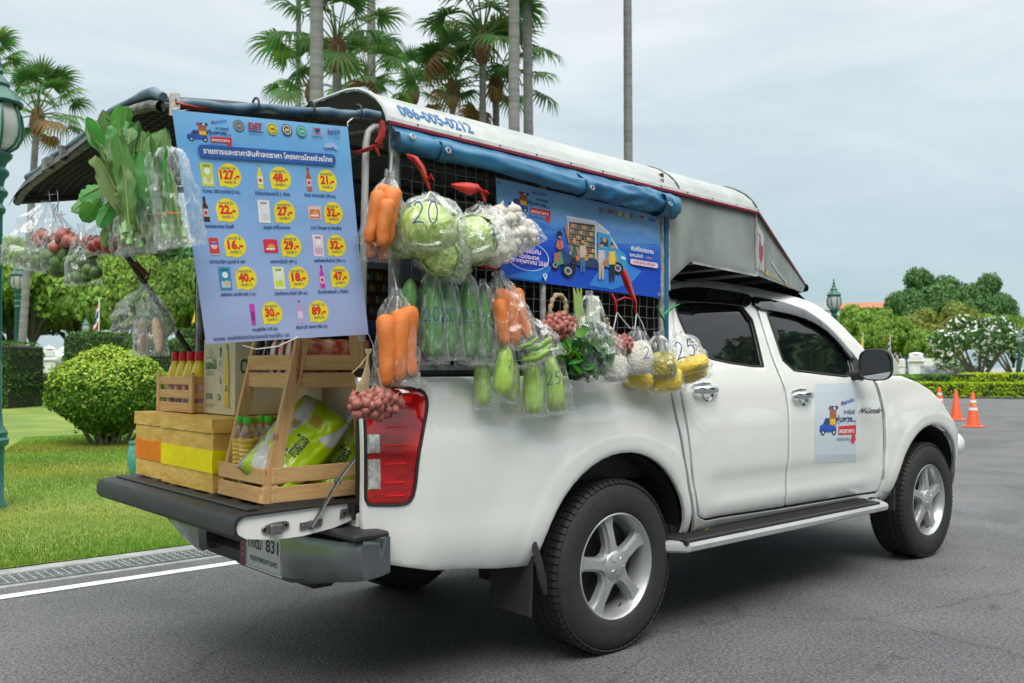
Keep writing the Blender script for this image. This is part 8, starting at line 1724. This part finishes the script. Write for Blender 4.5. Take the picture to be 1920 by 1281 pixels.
# ------------------------------------------------------------ gates, tents, buildings
wht = pm('white_masonry', (.66, .67, .66), rough=.7, var=.12, vs_=3); roofr = pm('red_roof_tiles', (.42, .14, .08), rough=.8, var=.3, vs_=2); roofg = pm('grey_roof', (.25, .27, .29), rough=.8, var=.2, vs_=2)
def pier(u, d, top_v, label, w=.75, s_=1.):
    p = at(u, 690, d=d); p.z = 0; H = 1.26+(690-top_v)*d/FPX; t = thing('gate_pier', label, 'gate pier', p, 'white gate piers'); Rm = facing(p)
    mb = MB(); mb.box(p+Vector((0, 0, H*.36)), (w, w, H*.72), Rm, ch=.03); mb.build('shaft', wht, t, smooth=0)
    mb = MB(); mb.box(p+Vector((0, 0, H*.75)), (w*1.25, w*1.25, H*.06), Rm, ch=.03); mb.box(p+Vector((0, 0, .25)), (w*1.2, w*1.2, .5), Rm, ch=.03); mb.box(p+Vector((0, 0, H*.86)), (w*.98, w*.98, H*.14), Rm, ch=.06); mb.build('cornice', wht, t, smooth=0)
    mb = MB(); mb.lathe([(w*.5, H*.93), (w*.55, H*.945), (w*.42, H*.97), (w*.2, H*.99), (.001, H)], 20, p); mb.build('cap', wht, t)
pier(1718, 62, 660, 'white gate pier left of the frangipani, first from the mirror', .9); pier(1778, 62, 660, 'white gate pier beside the frangipani, second from the mirror', .95)
pier(1691, 58, 672, 'slim pale post left of the first gate pier', .35); pier(92, 36, 648, 'white gate pier between the fence railings at the far left', .45)
irn = pm('pale_iron', (.42, .47, .52), rough=.5)
def railing(u0, u1, top_v, d, label, n, arcs=False):
    a, b = at(u0, 690, d=d), at(u1, 690, d=d); a.z = b.z = 0; H = 1.26+(690-top_v)*d/FPX; t = thing('iron_fence', label, 'fence', a, 'iron fences')
    mb = MB(); mb.box((a+b)/2+Vector((0, 0, H*.12)), ((b-a).length, .25, H*.24), frame_of((0, 0, 1), b-a)); mb.build('plinth', wht, t, smooth=0)
    for k in range(n+1): q = a.lerp(b, k/n); mb = MB(); mb.tube([q+Vector((0, 0, H*.2)), q+Vector((0, 0, H*(1 if not arcs else .85+.15*math.sin(PI*k/n))))], .022, 5); mb.build('picket', irn, t)
    mb = MB()
    for z in (.34, .86): mb.tube([a+Vector((0, 0, H*z)), b+Vector((0, 0, H*z))], .03, 5)
    if arcs:
        for k in range(5):
            c = a.lerp(b, (k+.5)/5)+Vector((0, 0, H*.6)); mb.tube([c+(b-a).normalized()*.22*math.cos(TAU*i/16)+Vector((0, 0, .25*math.sin(TAU*i/16))) for i in range(17)], .025, 5)
    mb.build('rail', irn, t)
railing(1640, 1710, 690, 63, 'iron railing left of the first gate pier', 20); railing(1726, 1770, 684, 63, 'low railing between the two white gate piers', 14, True); railing(40, 88, 668, 36.5, 'ornate pale iron gate left of its pier', 16, True); railing(96, 150, 668, 36.5, 'ornate pale iron gate right of its pier', 16, True)
def wallb(u0, u1, v0, v1, d, m, label, name='wall', cat='wall'): 
    a, b = at(u0, v0, d=d), at(u1, v1, d=d); mb = MB(); c = (a+b)/2; c.z = (a.z+max(b.z, 0))/2; w = (b-a).dot(RT); mb.box(c, (w, .4, a.z-max(b.z, 0)), facing(c)); tag(mb.build(name, m, smooth=0, loc=c), label, cat)
wallb(1728, 1800, 672, 712, 68, wht, 'long white wall seen behind the gate piers'); wallb(1782, 1830, 688, 708, 60, pm('draped_cloth', (.42, .44, .52), rough=.8, col2=(.12, .13, .17), vs_=2.2), 'grey and white draped cloth hung along the wall', 'draped_cloth', 'cloth')
wallb(1728, 1774, 686, 704, 60, pm('draped_cloth', (.42, .44, .52)), 'grey draped cloth between the two gate piers', 'draped_cloth', 'cloth')
def house(u0, u1, ve, vr, d, wm, rm, label, hip=.25, wins=5):
    a, b = at(u0, ve, d=d), at(u1, ve, d=d); c = (a+b)/2; c.z = 0; W = (b-a).dot(RT); ze = a.z; zr = at(u0, vr, d=d).z; t = thing('building', label, 'building', c, 'buildings behind the trees'); Rm = facing(c); D = W*.5
    def L_(x, y, z): return c+Rm @ Vector((x, y, 0))+Vector((0, 0, z))
    mb = MB(); mb.box(L_(0, D/2, ze/2), (W, D, ze), Rm); mb.build('wall', wm, t, smooth=0)
    mb = MB(); o = .05*W; mb.add([L_(-W/2-o, -o, ze), L_(W/2+o, -o, ze), L_(W/2+o, D+o, ze), L_(-W/2-o, D+o, ze), L_(-W/2+W*hip, D/2, zr), L_(W/2-W*hip, D/2, zr)], [(0, 1, 5, 4), (1, 2, 5), (2, 3, 4, 5), (3, 0, 4), (3, 2, 1, 0)]); mb.build('roof', rm, t, smooth=0)
    for k in range(wins):
        x = -W/2+W*(k+.5)/wins; mb = MB(); mb.box(L_(x, -.03, ze*.72), (W/wins*.5, .08, ze*.22), Rm); mb.build('window', pm('far_window', (.04, .05, .06), rough=.2), t, smooth=0)
house(1575, 1672, 578, 566, 190, wht, roofr, 'building with a red tiled roof behind the right street lamp', .1); house(1500, 1565, 582, 564, 175, wht, roofg, 'grey roofed building behind the cab, left of the right street lamp', .08)
house(1650, 1686, 600, 588, 185, pm('beige_wall', (.48, .44, .38), rough=.8), roofg, 'small beige building wall among the right trees', .1, 2); house(1800, 1990, 704, 690, 72, pm('dark_shed', (.06, .055, .05), rough=.9), roofg, 'dark low shed behind the frangipani trees', .05, 4)
house(40, 160, 668, 655, 62, pm('brown_wall', (.16, .10, .07), rough=.9), roofg, 'low grey roofed building behind the left tents', .1, 4)
def tent(u0, u1, ve, vp, d, label):
    a, b = at(u0, ve, d=d), at(u1, ve, d=d); c = (a+b)/2; W = (b-a).dot(RT); z0, z1 = a.z, at(u0, vp, d=d).z; c.z = 0; Rm = facing(c); t = thing('marquee_tent', label, 'tent', c, 'white tents')
    def L_(x, y, z): return c+Rm @ Vector((x, y, 0))+Vector((0, 0, z))
    mb = MB(); n = 10
    def f(u_, v_):
        s_ = [(-1, -1), (1, -1), (1, 1), (-1, 1), (-1, -1)]; k = min(3, int(u_*4)); fr_ = u_*4-k; x = s_[k][0]+(s_[k+1][0]-s_[k][0])*fr_; y = s_[k][1]+(s_[k+1][1]-s_[k][1])*fr_; q = 1-v_; return L_(x*W/2*q, y*W/2*q, z0+(z1-z0)*v_**1.5)
    mb.grid(f, 16, 8); mb.build('canvas_roof', pm('white_canvas', (.70, .72, .74), rough=.7), t, smooth=20)
    mb = MB(); mb.box(L_(0, 0, z0-.12), (W, W, .24), Rm); mb.build('valance', pm('white_canvas', (.7, .7, .7)), t, smooth=0)
    for x in (-1, 1):
        for y in (-1, 1): mb = MB(); mb.tube([L_(x*W*.48, y*W*.48, 0), L_(x*W*.48, y*W*.48, z0)], .03, 6); mb.build('leg', pm('white_pole', (.7, .7, .7)), t)
tent(55, 128, 668, 647, 44, 'white peaked tent behind the ornate gate at the left'); tent(112, 162, 655, 636, 58, 'smaller white tent just right behind the peaked one')
# glazed pot behind the foam boxes
pp = at(262, 905, z=.04); sP = ppm(pp); mb = MB(); H = 78/sP; rP = 21/sP
mb.lathe([(rP*.62, 0), (rP*.80, H*.12), (rP*1.02, H*.45), (rP*1.05, H*.68), (rP*.92, H*.84), (rP*.80, H*.90), (rP*.95, H*.95), (rP*.97, H), (rP*.88, H), (rP*.75, H*.9), (rP*.6, H*.3)], 40, pp); tag(mb.build('glazed_pot', pm('turquoise_glaze', (.05, .28, .25), rough=.15, coat=.5, var=.25, vs_=7), loc=pp), 'turquoise glazed pot on the lawn behind the foam boxes', 'pot')
# trees on the camera's side of the road, seen in the reflections
for k, (x, y, s_, lb) in enumerate(((23, -9.5, 1.0, 'tree across the road, reflected in the rear door window'), (31, -15, 1.25, 'tall tree across the road, reflected in the front window'), (38, -11, 1.2, 'tree farther along the road, reflected in the front window'), (19, -12, .8, 'small tree across the road, reflected in the windows'), (6, -19, 1.0, 'tree across the road opposite the front wheel'), (-3, -19, 1.3, 'tree across the road behind the camera'), (15, -18, 1.0, 'tree across the road, reflected in the door glass'), (26, -19, .8, 'tree beyond the far front corner, behind the camera side'), (-22, -7, 1.2, 'tree far behind the truck, mirrored in the door mirror'), (-26, 4, 1.2, 'tree at the far side of the road behind the truck'), (-14, -14, 1.2, 'tree across the road, far behind the tailgate'))):
    t = thing('tree', lb, 'tree', (x, y, 0), 'trees across the road'); t.scale = (s_, s_, s_*.95)
    for me in TM['dark' if k % 2 else 'mid']: o = bpy.data.objects.new(me.name.split('.')[0], me); COL.objects.link(o); o.parent = t
# fallen leaf on the running board
mb = MB(); V, F = leafcard(.045, .022, .3, 3, 6); c = Vector((.62, -.90, .468)); mb.add([c+Matrix.Rotation(R(80), 3, 'X') @ v_ for v_ in V], F, (.45, .42, .03)); tag(mb.build('fallen_leaf', greenleaf, loc=c), 'small yellow leaf lying on the running board', 'leaf')
